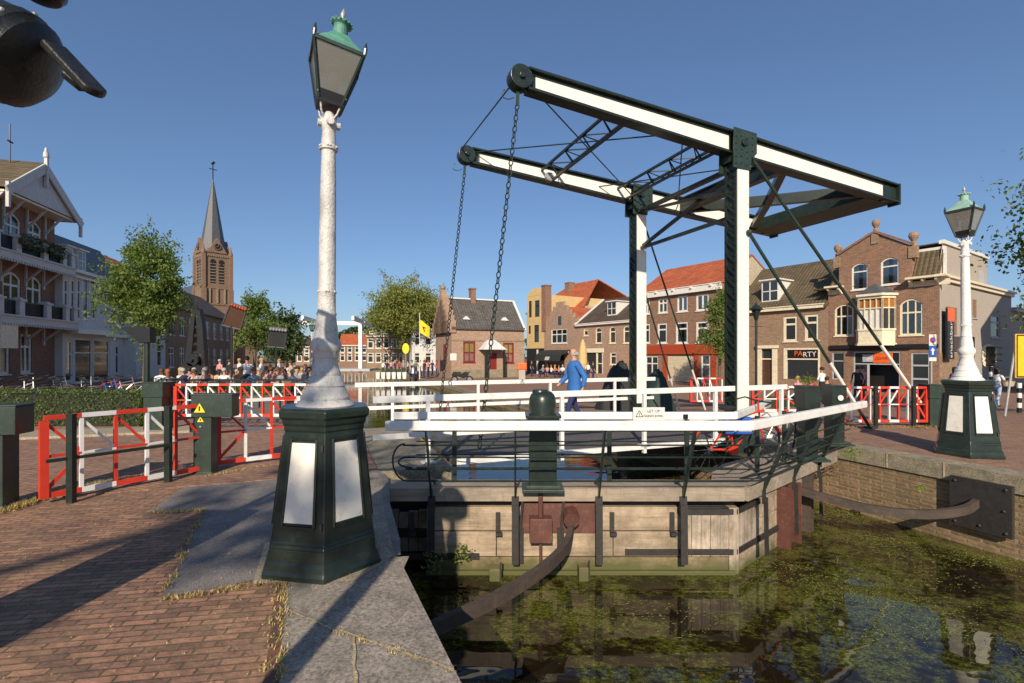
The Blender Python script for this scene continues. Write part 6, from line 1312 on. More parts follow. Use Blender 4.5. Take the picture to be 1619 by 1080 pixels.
# ------------------------------------------------------------------ people
def skinmesh(name, joints, edges, regions, smoothn=1):
    """One continuous body: joints with radii grown by a Skin modifier; the regions (cloth, skin, hair) follow the nearest bone."""
    me = bpy.data.meshes.new(name); me.from_pydata([Vector(j[0]) for j in joints], edges, []); o = bpy.data.objects.new('tmp_body', me); COL.objects.link(o)
    sk = o.modifiers.new('skin', 'SKIN'); sk.use_smooth_shade = True
    for i, j in enumerate(joints):
        rr = j[1] if isinstance(j[1], tuple) else (j[1], j[1]); me.skin_vertices[0].data[i].radius = rr
    me.skin_vertices[0].data[0].use_root = True
    ss = o.modifiers.new('sub', 'SUBSURF'); ss.levels = ss.render_levels = smoothn
    bpy.context.view_layer.update(); ev = o.evaluated_get(bpy.context.evaluated_depsgraph_get()); out = bpy.data.meshes.new_from_object(ev); out.name = name
    bpy.data.objects.remove(o); bpy.data.meshes.remove(me); J = [Vector(j[0]) for j in joints]; mi = []
    for p in out.polygons:
        c = p.center; best = min(range(len(edges)), key=lambda k: dseg(c, J[edges[k][0]], J[edges[k][1]])); mi.append(regions[best])
    out.materials.clear()
    out.polygons.foreach_set('material_index', mi); out.polygons.foreach_set('use_smooth', [True]*len(mi)); return out
def dseg(p, a, b_):
    d = b_ - a; t = max(0, min(1, (p - a).dot(d)/max(1e-9, d.dot(d)))); return (p - a - d*t).length
def body_mesh(pose, name):
    """Faces -Y. Regions: 0 skin, 1 top, 2 trousers, 3 shoes."""
    s = {'pelvis': ((0, 0, .95), (.15, .105)), 'waist': ((0, 0, 1.08), (.135, .10)), 'chest': ((0, 0, 1.28), (.165, .115)), 'sh': ((0, .01, 1.42), (.12, .08)), 'neck': ((0, .0, 1.50), .052), 'head0': ((0, -.01, 1.58), (.062, .075)), 'head1': ((0, -.01, 1.66), (.078, .095)), 'head2': ((0, 0, 1.73), (.062, .075)),
         'ls': ((.19, .01, 1.41), .055), 'le': ((.25, .04, 1.13), .042), 'lw': ((.27, -.06, .90), .028), 'lh': ((.27, -.10, .82), .035), 'rs': ((-.19, .01, 1.41), .055), 're': ((-.25, .04, 1.13), .042), 'rw': ((-.27, -.06, .90), .028), 'rh': ((-.27, -.10, .82), .035),
         'lhip': ((.09, 0, .88), .085), 'lk': ((.10, -.02, .50), .06), 'la': ((.10, .02, .10), .042), 'lt': ((.11, -.14, .04), .035), 'rhip': ((-.09, 0, .88), .085), 'rk': ((-.10, -.02, .50), .06), 'ra': ((-.10, .02, .10), .042), 'rt': ((-.11, -.14, .04), .035)}
    def mv(k, p): s[k] = (p, s[k][1])
    if pose.startswith('sit'):
        for k in list(s):
            p = s[k][0]
            if k not in ('lk', 'la', 'lt', 'rk', 'ra', 'rt'): mv(k, (p[0], p[1], p[2] - .43))
        for sx, a in ((1, 'l'), (-1, 'r')): mv(a + 'hip', (.09*sx, -.05, .49)); mv(a + 'k', (.12*sx, -.46, .50)); mv(a + 'a', (.12*sx, -.42, .10)); mv(a + 't', (.12*sx, -.56, .04)); mv(a + 'e', (.24*sx, -.12, .76)); mv(a + 'w', (.16*sx, -.34, .78)); mv(a + 'h', (.13*sx, -.42, .79))
        if pose == 'sit2': mv('re', (-.26, -.16, .82)); mv('rw', (-.12, -.26, 1.0)); mv('rh', (-.08, -.22, 1.08)); mv('sh', (0, -.06, .98)); mv('neck', (0, -.10, 1.06)); mv('head0', (0, -.13, 1.13)); mv('head1', (0, -.14, 1.21)); mv('head2', (0, -.13, 1.29))
    if pose == 'walk': mv('lk', (.10, -.16, .52)); mv('la', (.10, -.20, .12)); mv('lt', (.10, -.34, .07)); mv('rk', (-.10, .06, .50)); mv('ra', (-.10, .30, .16)); mv('rt', (-.10, .20, .04)); mv('le', (.26, .14, 1.16)); mv('lw', (.27, .10, .93)); mv('lh', (.27, .06, .85)); mv('re', (-.25, -.06, 1.15)); mv('rw', (-.24, -.24, .98)); mv('rh', (-.23, -.30, .93))
    if pose == 'serve': mv('re', (-.26, -.06, 1.15)); mv('rw', (-.2, -.30, 1.15)); mv('rh', (-.18, -.38, 1.16)); mv('le', (.26, -.02, 1.15)); mv('lw', (.2, -.26, 1.08)); mv('lh', (.17, -.34, 1.08))
    K = list(s); ix = {k: i for i, k in enumerate(K)}
    E = [('pelvis','waist',2),('waist','chest',1),('chest','sh',1),('sh','neck',0),('neck','head0',0),('head0','head1',0),('head1','head2',0),('sh','ls',1),('ls','le',1),('le','lw',0),('lw','lh',0),('sh','rs',1),('rs','re',1),('re','rw',0),('rw','rh',0),('pelvis','lhip',2),('lhip','lk',2),('lk','la',2),('la','lt',3),('pelvis','rhip',2),('rhip','rk',2),('rk','ra',2),('ra','rt',3)]
    me = skinmesh(name, [s[k] for k in K], [(ix[a], ix[b_]) for a, b_, _ in E], [e_[2] for e_ in E]); return me, Vector(s['head1'][0]), s
POSES = {}
for k in ('stand', 'walk', 'serve', 'sit1', 'sit2'): POSES[k] = body_mesh(k, 'body_' + k)
def hair_mesh(long_, nm):
    b = MB(); prof = []
    b.lathe([(.098, -.02), (.104, .03), (.098, .075), (.07, .115), (.03, .13), (.001, .133)], 14, (0, .018, 0), mat=Matrix.Diagonal((.9, 1.08, 1)))
    if long_: b.lathe([(.05, -.24), (.085, -.18), (.095, -.05), (.098, .02)], 12, (0, .045, 0), mat=Matrix.Diagonal((.95, .7, 1)))
    o = b.build(nm, M['h_dark'], smooth=True); me = o.data; bpy.data.objects.remove(o); return me
HM = {False: hair_mesh(False, 'hair_short'), True: hair_mesh(True, 'hair_long')}
fb_ = MB(); fb_.bar((0, -.105, .015), (0, -.118, -.02), .018, .02); fb_.sphere((.03, -.085, .02), .010, 5, 1); fb_.sphere((-.03, -.085, .02), .010, 5, 1); fb_.box((-.022, -.092, -.052), (.022, -.082, -.044), 2); fb_.sphere((.083, .0, -.005), .018, 5); fb_.sphere((-.083, .0, -.005), .018, 5)
fo_ = fb_.build('face', [M['skin'], M['black'], M['redframe']]); FACE = fo_.data; bpy.data.objects.remove(fo_)
def person(label, loc, rz, pose='stand', top='white', legs='navy', hair='brown', long_=False, sc=1.0, group=None, bald=False, face=True):
    me, hd_, _ = POSES[pose]; t = thing('person', label, 'person', loc, rz, group); t.scale = (sc,)*3
    o = bpy.data.objects.new('body', me); COL.objects.link(o); o.parent = t
    if not me.materials:
        for m_ in ('skin', 'c_white', 'c_navy', 'c_black'): me.materials.append(M[m_])
    for i, m_ in ((1, 'c_' + top), (2, 'c_' + legs)): o.material_slots[i].link = 'OBJECT'; o.material_slots[i].material = M[m_]
    if not bald:
        h = bpy.data.objects.new('hair', HM[long_]); COL.objects.link(h); h.parent = t; h.location = hd_; h.material_slots[0].link = 'OBJECT'; h.material_slots[0].material = M['h_' + hair]
    if face: f = bpy.data.objects.new('face', FACE); COL.objects.link(f); f.parent = t; f.location = hd_
    return t
# man in the blue jacket crossing the bridge
mp = P(908, 600, 10.3); man = person('bald man in a bright blue jacket walking over the drawbridge', (mp.x, mp.y, .03), R(-78), 'walk', 'blue', 'navy', bald=True, sc=1.02)
b = MB(); b.lathe([(.19, .86), (.185, .95), (.16, 1.08), (.185, 1.25), (.19, 1.38), (.13, 1.46), (.07, 1.485)], 18, (0, .01, 0), mat=Matrix.Diagonal((1.1, .78, 1)))
for sx, el, wr in ((1, (.26, .14, 1.16), (.27, .10, .95)), (-1, (-.25, -.06, 1.15), (-.24, -.22, 1.0))): b.tube([(.19*sx, .01, 1.40), (.23*sx, (el[1])*.5, 1.28), el, wr], [.075, .07, .06, .05], 10)
b.build('jacket', M['c_blue'], man, smooth=True); b = MB(); b.box((.02, .155, .95), (.05, .165, 1.4)); 
b = MB(); b.lathe([(.10, -.03), (.098, .01), (.088, .03)], 14, (0, .02, 0), mat=Matrix.Diagonal((.88, 1.0, 1))); o = b.build('hair', M['h_grey'], man); o.location = POSES['walk'][1] + Vector((0, .01, -.03))
# terrace crowd
r = random.Random(42); tops = ['white', 'black', 'pink', 'navy', 'red', 'grey', 'beige', 'pale blue', 'olive', 'orange', 'white', 'pink', 'beige']; hairs = ['dark', 'brown', 'blond', 'brown', 'grey', 'red']
seen = set(); rown = {18.5: 'front terrace row', 20.5: 'second terrace row', 23: 'third terrace row', 26: 'fourth terrace row', 30: 'fifth terrace row', 36: 'last terrace row'}
ordw = ['first', 'second', 'third', 'fourth', 'fifth', 'sixth', 'seventh', 'eighth', 'ninth', 'tenth', 'eleventh', 'twelfth', 'thirteenth', 'fourteenth']
for D, n, px0, px1 in ((18.5, 9, 262, 470), (20.5, 9, 255, 480), (23, 10, 300, 490), (26, 10, 310, 498), (30, 10, 340, 500), (36, 9, 380, 505)):
    for k in range(n):
        px_ = lerp(px0, px1, (k + .5 + r.uniform(-.3, .3))/n)
        if D == 18.5 and 380 < px_ < 400: continue
        x = (px_ - CX)/F*D; tp, hr_, lg = r.choice(tops), r.choice(hairs), r.random() < .5; y = D + r.uniform(-.6, .6); st_ = r.random() < (.0 if D < 25 else .22)
        lab = f"{'standing' if st_ else 'seated'} {hr_} haired guest in {tp}, {ordw[k]} from left in the {rown[D]}"
        person(lab, (x, y, gl(x, y)), r.uniform(0, 6.28), 'stand' if st_ else r.choice(['sit1', 'sit2']), tp, r.choice(['navy', 'black', 'grey', 'beige']), hr_, lg, r.uniform(.95, 1.05), 'guests on the cafe terrace', face=D < 24)
person('waiter in a white shirt standing on the terrace', ((391 - CX)/F*19.5, 19.5, gl(0, 19.5)), R(200), 'serve', 'white', 'black', 'dark', sc=1.02)
person('woman in a yellow hat at the left end of the terrace', ((287 - CX)/F*19.2, 19.2, gl(0, 19)), R(160), 'sit1', 'white', 'beige', 'blond', True)
# tables and chairs
ctb = thing('cafe_table', 'small round cafe table', 'table', (0, 0, 0), 0, 'cafe tables on the terrace'); b = MB(); b.tube([(0, 0, .70), (0, 0, .73)], .40, 18); b.build('table_top', M['greymetal'], ctb); b = MB(); b.tube([(0, 0, 0), (0, 0, .70)], .03, 6); b.lathe([(.22, 0), (.2, .02), (.03, .05)], 12); b.build('leg', M['black'], ctb)
chp = thing('chair', 'wicker cafe chair', 'chair', (0, 0, 0), 0, 'cafe chairs on the terrace'); b = MB(); b.box((-.21, -.21, .42), (.21, .21, .46)); b.build('seat', M['c_beige'], chp, bevel=.01); b = MB(); b.box((-.2, .19, .46), (.2, .22, .85)); b.build('backrest', M['c_beige'], chp, bevel=.01)
for sx in (-.18, .18):
    for sy in (-.18, .18): b = MB(); b.box((sx - .015, sy - .015, 0), (sx + .015, sy + .015, .42)); b.build('leg', M['black'], chp)
tn = 0
for D, n, px0, px1 in ((17.6, 5, 290, 470), (19.6, 6, 270, 480), (22, 6, 300, 490), (25, 5, 320, 495)):
    for k in range(n):
        px_ = lerp(px0, px1, (k + .5)/n); x = (px_ - CX)/F*D; lab = f"round grey cafe table, {ordw[k]} from left, {['nearest the gate', 'in the second line', 'in the third line', 'in the back line'][[17.6, 19.6, 22, 25].index(D)]}"
        o = ctb if tn == 0 else dup(ctb); o.location = (x, D, gl(x, D)); o['label'] = lab
        for q in (0, 1):
            c = chp if (tn == 0 and q == 0) else dup(chp); c.location = (x + (.62 if q else -.62), D + r.uniform(-.2, .2), gl(x, D)); c.rotation_euler = (0, 0, R(-90 if q else 90) + r.uniform(-.4, .4)); c['label'] = f"wicker cafe chair {'right' if q else 'left'} of the {ordw[k]} table {['nearest the gate', 'in the second line', 'in the third line', 'in the back line'][[17.6, 19.6, 22, 25].index(D)]}"
        tn += 1
# terrace rail
tr = thing('terrace_railing', 'dark green railing between the terrace and the street', 'railing', ((250 - CX)/F*15.5, 15.5, gl(0, 15.5))); w_ = (492 - 250)/F*15.5; b = MB(); b.bar((0, 0, .92), (w_, 0, .92), .05, .06); b.bar((0, 0, .5), (w_, 0, .5), .03, .03); b.build('rail', M['green'], tr); b = MB(); k = 0
while k <= w_: b.mark().bar((k, 0, 0), (k, 0, .9), .05, .05); k += w_/5 - .001
b.pieces('post', M['green'], tr)
pb = thing('planter', 'row of low plant boxes under the terrace railing', 'planter', ((300 - CX)/F*16, 16.0, gl(0, 16))); b = MB(); b.box((0, 0, 0), (3.2, .3, .4)); b.build('trough', M['slate'], pb); b = MB()
for i in range(1500): leafquad(b, Vector((r.uniform(0, 3.2), r.uniform(-.05, .35), r.uniform(.38, .72))), .03, r)
b.build('foliage', M['hay'], pb)

# ------------------------------------------------------------------ bicycles
def bicycle(label, loc, rz, frame='black', lean=.12, group='bicycles parked at the left'):
    t = thing('bicycle', label, 'bicycle', loc, rz, group); t.rotation_euler = (lean, 0, rz)
    for x in (-.53, .53):
        b = MB(); b.tube([(x + .33*math.cos(a), 0, .34 + .33*math.sin(a)) for a in [2*math.pi*k/22 for k in range(22)]], .017, 5, closed=True); w = b.build('wheel', M['rubber'], t)
        b = MB()
        for k in range(12): a = 2*math.pi*k/12; b.tube([(x, 0, .34), (x + .32*math.cos(a), 0, .34 + .32*math.sin(a))], .0022, 3)
        b.tube([(x, -.03, .34), (x, .03, .34)], .02, 6); b.build('spokes', M['chrome'], w)
        b = MB(); b.tube([(x + .37*math.cos(a), 0, .34 + .37*math.sin(a)) for a in [R(20 + 15*k) for k in range(10)]], .018, 4); b.build('mudguard', M[frame], t)
    b = MB(); bb, st, hd_, rw, fw = Vector((-.08, 0, .30)), Vector((-.22, 0, .78)), Vector((.36, 0, .88)), Vector((-.53, 0, .34)), Vector((.53, 0, .34))
    for p, q in ((bb, st), (bb, hd_ - Vector((-.02, 0, .1))), (st - Vector((0, 0, .04)), hd_ - Vector((0, 0, .02))), (bb, rw), (st - Vector((0, 0, .05)), rw), (hd_, fw), (st, st + Vector((-.03, 0, .14))), (hd_, hd_ + Vector((-.03, 0, .14)))): b.tube([p, q], .016, 6)
    b.tube([bb - Vector((0, .03, 0)), bb + Vector((0, .03, 0))], .08, 12); b.build('frame', M[frame], t)
    b = MB(); b.lathe([(.001, 0), (.11, .01), (.12, .04), (.001, .07)], 10, st + Vector((-.05, 0, .13)), mat=Matrix.Diagonal((1.2, .8, 1))); b.build('saddle', M['rubber'], t)
    b = MB(); h = hd_ + Vector((-.03, 0, .14)); b.tube([h + Vector((-.16, -.27, -.02)), h + Vector((.0, -.24, .02)), h, h + Vector((0, .24, .02)), h + Vector((-.16, .27, -.02))], .012, 6); b.build('handlebar', M['blackiron'], t)
    b = MB(); b.box((-.75, -.07, .70), (-.35, .07, .715)); b.bar((-.7, 0, .7), rw, .012, .012); b.build('carrier', M['blackiron'], t)
    return t
bl = [(70, 14.5, 'black'), (110, 15.2, 'slate'), (150, 15.0, 'black'), (182, 14.6, 'blue'), (205, 15.4, 'greymetal'), (60, 17, 'black'), (95, 17.4, 'slate'), (130, 17.6, 'black'), (20, 16, 'black'), (40, 15, 'greymetal'), (170, 17.8, 'c_red'), (190, 16.6, 'chrome')]
for i, (px_, D, c_) in enumerate(bl):
    x = (px_ - CX)/F*D; cn = {'black': 'black', 'greymetal': 'grey', 'slate': 'dark grey', 'blue': 'blue', 'c_red': 'red', 'chrome': 'silver'}[c_]
    bicycle(f"{cn} bicycle parked behind the left hedge, {'near' if D < 16 else 'far'} row, {['leftmost','second','third','fourth','fifth','sixth','seventh'][sorted([q[0] for q in bl if (q[1] < 16.01) == (D < 16.01)]).index(px_)]} from the left", (x, D, gl(x, D)), R(rnd.uniform(-30, 40)), c_, rnd.uniform(-.2, .2))
for i, (px_, D, rz) in enumerate(((243, 12.8, 80), (252, 13.0, 70), (262, 13.1, 95))): x = (px_ - CX)/F*D; bicycle(['dark bicycle against the tree trunk, left of its rack', 'dark bicycle in the middle of the rack by the tree', 'dark bicycle nearest the long gate by the tree'][i], (x, D, gl(x, D)), R(rz), 'black', .06, 'bicycles in the rack beside the tree')
bp = B_ + dBC*.55 + nBC*1.1
bicycle('red and white bicycle leaning inside the fender railing', (3.35, 7.25, -.05), R(22), 'red', .10, 'bicycles by the fender')
bicycle('grey bicycle against the green box-headed post', (4.9, 8.35, .0), R(48), 'greymetal', .08, 'bicycles by the fender')
pd_ = thing('landing_stage', 'small timber landing behind the fender walkway', 'landing', (3.3, 7.2, 0)); b = MB(); b.prism([(-.6, -.62, -.18), (.5, -.25, -.18), (1.9, .9, -.18), (1.4, 1.4, -.18), (-.2, .25, -.18)], (0, 0, .13)); b.build('deck', wl_m, pd_, fix=True)
bg = thing('pannier', 'blue and white striped pannier bag on the red bicycle', 'bag', (3.30, 7.20, .45)); b = MB(); b.box((-.20, -.16, .05), (.20, -.04, .30)); b.build('bag', M['blue'], bg, bevel=.02); b = MB()
for z in (.10, .16, .22): b.mark().box((-.18, -.166, z), (.18, -.161, z + .02))
b.pieces('stripe', M['trim'], bg)

# ------------------------------------------------------------------ street furniture
def signpost(name, label, cat, loc, h=2.6, r_=.03, m='greymetal'):
    t = thing(name, label, cat, loc); b = MB(); b.tube([(0, 0, -.1), (0, 0, h)], r_, 8); b.build('pole', M[m], t); return t
tb = P(1473, 612, 17.5); g0 = gz(tb.x, tb.y); t = signpost('traffic_sign', 'blue and white no-stopping and one-way signs stacked on a grey pole', 'road sign', (tb.x, tb.y, g0), 2.6 - .0)
zt1, zt0 = EYE + (HZ - 529)/F*17.5 - g0, EYE + (HZ - 571)/F*17.5 - g0; b = MB(); w_ = .13; zs = [zt1, lerp(zt1, zt0, .42), lerp(zt1, zt0, .85), zt0]
b.box((-w_, -.06, zs[1]), (w_, -.035, zs[0])); b.build('sign_plate', M['trim'], t); b = MB(); zc_ = (zs[0] + zs[1])/2; b.tube([(0, -.061, zc_), (0, -.066, zc_)], .11, 18); b.build('no_stopping_disc', M['red'], t); b = MB(); b.tube([(0, -.067, zc_), (0, -.071, zc_)], .085, 18); b.build('disc_centre', M['blue'], t); b = MB(); b.bar((-.06, -.073, zc_ + .06), (.06, -.073, zc_ - .06), .004, .02); b.build('bar', M['red'], t)
b = MB(); b.box((-w_, -.06, zs[2]), (w_, -.035, zs[1] - .01)); b.build('blue_plate', M['blue'], t); b = MB(); zc_ = (zs[1] + zs[2])/2; b.prism([(0, -.064, zc_ + .13), (.08, -.064, zc_ + .03), (.03, -.064, zc_ + .03), (.03, -.064, zc_ - .12), (-.03, -.064, zc_ - .12), (-.03, -.064, zc_ + .03), (-.08, -.064, zc_ + .03)], (0, .003, 0)); b.build('arrow', M['trim'], t, fix=True)
b = MB(); b.box((-w_, -.06, zs[3]), (w_, -.035, zs[2] - .01)); b.build('lower_plate', M['trim'], t)
def banded(t, h, r_, n=8):
    for k in range(n): b = MB(); b.tube([(0, 0, h*k/n), (0, 0, h*(k+1)/n)], r_, 12); b.build('band', M['gwhite' if k % 2 else 'black'], t)
tl = P(1567, 640, 17.0); g0 = gz(tl.x, tl.y); t = thing('traffic_light', 'traffic light with pale backboard on a black and white banded pole', 'traffic light', (tl.x, tl.y, g0)); hh = EYE + (HZ - 580)/F*17 - g0; banded(t, hh, .055, 9)
zt1 = EYE + (HZ - 546)/F*17 - g0; b = MB(); zc_ = (hh + zt1)/2; b.prism([(.27*math.cos(a)*.95, .05, zc_ + (.17 if math.sin(a) > 0 else -.17) + .24*math.sin(a)) for a in [2*math.pi*k/24 + .01 for k in range(24)]], (0, .03, 0)); b.build('backboard', M['trim_cream'], t, fix=True)
b = MB(); b.box((-.13, -.1, zc_ - .36), (.06, .045, zc_ + .34)); b.build('head', M['black'], t, bevel=.02)
for z in (zc_ + .22, zc_, zc_ - .22): b = MB(); b.tube([(.0, -.1, z), (.0, -.11, z)], .07, 12); o = b.build('lens', M['green_mid'], t); b = MB(); b.prism([(-.09, -.11, z + .05), (.10, -.11, z + .05), (.22, -.16, z + .03), (.10, -.3, z + .06), (-.09, -.3, z + .06)], (0, 0, .02)); b.build('hood', M['black'], t, fix=True)
t2p = P(1533, 560, 21); t = signpost('traffic_light', 'dark traffic light seen from behind beside the right lamp post', 'traffic light', (t2p.x, t2p.y, -.65), 3.0, .05, 'black'); b = MB(); b.box((-.16, -.1, 2.2), (.16, .12, 3.1)); b.build('head', M['black'], t, bevel=.03)
for D, px_, lab in ((15.5, 1612, 'black and white banded bollard at the right edge'),): p = P(px_, 640, D); t = thing('bollard', lab, 'bollard', (p.x, p.y, gz(p.x, p.y))); banded(t, .95, .06, 6)
yp = P(1616, 562, 13.5); t = thing('yellow_sign', 'big yellow sign with dark border cut by the right edge', 'road sign', (yp.x + .05, 13.5, gz(yp.x, 13.5))); gzz = -t.location.z + EYE
b = MB(); b.box((-.22, 0, gzz - (598 - HZ)/F*13.5), (.9, .04, gzz + (HZ - 528)/F*13.5)); bd_ = b.build('board', M['yellow'], t, bevel=.03); b = MB(); z0_, z1_ = gzz - (598 - HZ)/F*13.5, gzz + (HZ - 528)/F*13.5
for q in (((-.2, -.004, z0_ + .02), (.88, -.001, z0_ + .06)), ((-.2, -.004, z1_ - .06), (.88, -.001, z1_ - .02)), ((-.2, -.004, z0_ + .06), (-.16, -.001, z1_ - .06)), ((.84, -.004, z0_ + .06), (.88, -.001, z1_ - .06))): b.box(*q)
b.build('border', M['door'], bd_); b = MB(); b.tube([(-.12, .06, z1_), (-.42, .1, 0)], .03, 8); b.tube([(.7, .06, z1_), (.7, .06, 0)], .03, 8); b.build('pole', M['greymetal'], t)
wp = P(1577, 637, 20.5); person('woman in light clothes carrying a wicker basket past the grey wall', (wp.x, 20.5, gz(wp.x, 20.5)), R(100), 'walk', 'white', 'pale blue', 'dark', True, .98)
bk = thing('basket', 'wicker basket carried by the walking woman', 'basket', (wp.x + .28, 20.3, gz(wp.x, 20.5) + .95)); b = MB(); b.lathe([(.14, 0), (.19, .2), (.2, .22)], 12, mat=Matrix.Diagonal((1.3, .8, 1))); b.build('weave', M['c_beige'], bk); b = MB(); b.tube([(-.2, 0, .2), (-.12, 0, .38), (.12, 0, .38), (.2, 0, .2)], .012, 5); b.build('handle', M['c_beige'], bk)
person('person in pink at the brick corner behind the right lamp post', (P(1510, 600, 24).x, 24, -.7), R(90), 'stand', 'pink', 'black', 'dark', True)
# shop terrace on the right
for i, (px_, D, tp, ps, lb) in enumerate(((1300, 24, 'white', 'serve', 'waiter in white in front of the party shop'), (1308, 22.5, 'black', 'sit1', 'seated guest in black at the shop terrace'), (1262, 23.5, 'pink', 'sit1', 'seated guest in pink before the party shop window'), (1284, 23, 'red', 'sit2', 'seated guest in red by the white planter'), (1356, 25.5, 'black', 'stand', 'person in black at the snack bar entrance'), (1364, 26, 'pink', 'serve', 'person in pink beside the snack bar door'))):
    p = P(px_, 600, D); person(lb, (p.x, D, gz(p.x, D)), R([200, 150, 20, 300, 160, 190][i]), ps, tp, 'black', ['dark', 'dark', 'blond', 'brown', 'dark', 'brown'][i], i in (2, 3))
pl = P(1276, 612, 21.5); t = thing('planter', 'tall white planter with flowers before the party shop', 'planter', (pl.x, 21.5, -.68)); b = MB(); b.lathe([(.14, 0), (.2, .95), (.21, 1.0)], 4, rot=R(45)); b.build('pot', M['trim'], t); b = MB()
for i in range(260): leafquad(b, Vector((r.gauss(0, .16), r.gauss(0, .16), 1.1 + abs(r.gauss(0, .2)))), .04, r)
b.build('foliage', M['leaf'], t)
hp_ = P(1215, 608, 19); t = thing('hedge', 'small box hedge with wicker fence before the cream doorway', 'hedge', (hp_.x, 19, -.55)); b = MB(); b.box((0, 0, 0), (1.1, .4, .55)); b.build('branches', bpy.data.materials['hedge core'], t); b = MB()
for i in range(1500): leafquad(b, Vector((r.uniform(-.05, 1.15), r.uniform(-.05, .45), r.uniform(.1, .62))), .03, r)
b.build('foliage', M['leaf_hedge'], t)
# green street lantern right of the portal
lp_ = P(1196, 600, 23); t = signpost('street_lantern', 'old green street lantern between the portal and the brick house', 'street lamp', (lp_.x, 23, -.68), 4.0, .06, 'green'); b = MB(); b.lathe([(.08, 4.0), (.22, 4.45), (.24, 4.47), (.36, 4.5), (.14, 4.68), (.05, 4.75), (.01, 4.9)], 6); b.build('lantern', M['green'], t)
b = MB(); b.bar((-.3, 0, 3.7), (.3, 0, 3.7), .03, .03); b.build('ladder_bar', M['green'], t)
# covered boats and tarpaulins beyond the bridge
def tarp(label, px0, px1, ytop, D, m, loc_z=None, nm='tarpaulin_cover'):
    p0, p1 = P(px0, 600, D), P(px1, 600, D); zb = gz(p0.x, D) if loc_z is None else loc_z; zt = EYE + (HZ - ytop)/F*D - zb; t = thing(nm, label, 'cover', ((p0.x + p1.x)/2, D, zb)); w = (p1.x - p0.x)/2; b = MB(); n = 18; mrow = 8
    vs = [];
    for j in range(mrow + 1):
        for k in range(n + 1):
            u = -1 + 2*k/n; v = j/mrow; z = zt*math.sin(math.pi*min(1, max(0, v*1.0)))**.35 * (1 - abs(u)**2.4) * (.80 + .14*math.sin(u*2.2 + .9) + .05*math.sin(u*13 + j*1.3)); vs.append((u*w, (v - .5)*1.6, max(0, z)))
    b.add(vs, [(j*(n+1)+k, j*(n+1)+k+1, (j+1)*(n+1)+k+1, (j+1)*(n+1)+k) for j in range(mrow) for k in range(n)]); b.build('cover', M[m], t, smooth=True); return t
tarp('dark grey tarpaulin over a heap beyond the far portal post', 944, 1012, 566, 19, 'darkcloth'); tarp('dark green tarpaulin right of the far portal post', 1010, 1062, 580, 17, 'greencloth')
# folded parasols, cafe front people, orange box, scooter, flag
t = thing('parasol', 'folded cream parasol left of the portal', 'parasol', (P(922, 600, 45).x, 45, -.6)); b = MB(); b.tube([(0, 0, 0), (0, 0, 3.6)], .04, 6); b.build('pole', M['door'], t); b = MB(); b.lathe([(.22, .9), (.36, 1.1), (.42, 1.5), (.38, 2.6), (.25, 3.3), (.06, 3.75)], 12); b.build('canopy', M['creamcloth'], t)
for i, (px_, D, tp) in enumerate(((866, 52, 'pink'), (872, 51, 'white'), (878, 52, 'orange'), (884, 51, 'pink'), (890, 52, 'white'), (859, 51, 'grey'), (841, 54, 'black'), (930, 44, 'white'), (938, 44.5, 'black'))): p = P(px_, 590, D); person(f"{['seated','standing'][i > 5]} cafe guest in {tp}, {ordw[i]} from left under the far facades", (p.x, D, gz(p.x, D)), r.uniform(0, 6), 'stand' if i > 5 else 'sit1', tp, 'navy', r.choice(hairs), i % 2 == 0, group='guests at the far cafe', face=False)
ob = P(825, 590, 46); t = thing('bin', 'orange plastic mailbox on a grey stand by the brick hall', 'mailbox', (ob.x, 46, -.6)); b = MB(); b.box((-.45, -.3, .9), (.5, .3, 1.55)); b.build('box', M['orange'], t, bevel=.08); b = MB(); b.box((-.25, -.2, 0), (.35, .2, .9)); b.build('stand', M['plaster_grey'], t)
def scooter(label, loc, rz):
    t = thing('scooter', label, 'scooter', loc, rz)
    for x in (-.62, .62): b = MB(); b.tube([(x + .24*math.cos(a), 0, .28 + .24*math.sin(a)) for a in [2*math.pi*k/16 for k in range(16)]], .06, 6, closed=True); w = b.build('wheel', M['rubber'], t); b = MB(); b.tube([(x, -.04, .28), (x, .04, .28)], .17, 12); b.build('rim', M['chrome'], w)
    b = MB(); b.prism([(-.85, -.12, .55), (-.3, -.12, .5), (.1, -.12, .35), (.45, -.12, .5), (.55, -.12, .85), (.2, -.12, .92), (-.1, -.12, .78), (-.8, -.12, .8)], (0, .24, 0)); b.build('bodywork', M['black'], t, bevel=.03, fix=True); b = MB(); b.box((-.75, -.13, .8), (-.05, .13, .9)); b.build('saddle', M['rubber'], t, bevel=.03); b = MB(); b.tube([(.62, 0, .28), (.42, 0, .98)], .03, 6); b.tube([(.4, -.32, 1.0), (.42, .32, 1.0)], .02, 6); b.build('fork', M['chrome'], t); b = MB(); b.sphere((.6, 0, .86), .09, 8); b.build('headlight', M['clearglass'], t)
    return t
p = P(731, 592, 40); scooter('black motorcycle parked before the brick hall', (p.x, 40, -.6), R(10))
fl = P(664, 592, 46); t = thing('flag_pole', 'white flag pole flying a yellow flag by the canal', 'flag pole', (fl.x, 46, -.6)); b = MB(); b.tube([(0, 0, 0), (0, 0, 6.3)], [.05, .03], 8); b.build('pole', M['trim'], t)
b = MB(); n = 8; vs = []
for k in range(n + 1):
    u = k/n; vs += [(u*.95, .12*math.sin(u*7), 5.7 - u*.75), (u*.85 + .05, .12*math.sin(u*7 + .6), 4.4 - u*.5 + .0)]
b.add(vs, [(2*k, 2*k+1, 2*k+3, 2*k+2) for k in range(n)]); fg = b.build('flag', M['flag'], t); sl_o = fg.modifiers.new('t', 'SOLIDIFY'); sl_o.thickness = .01
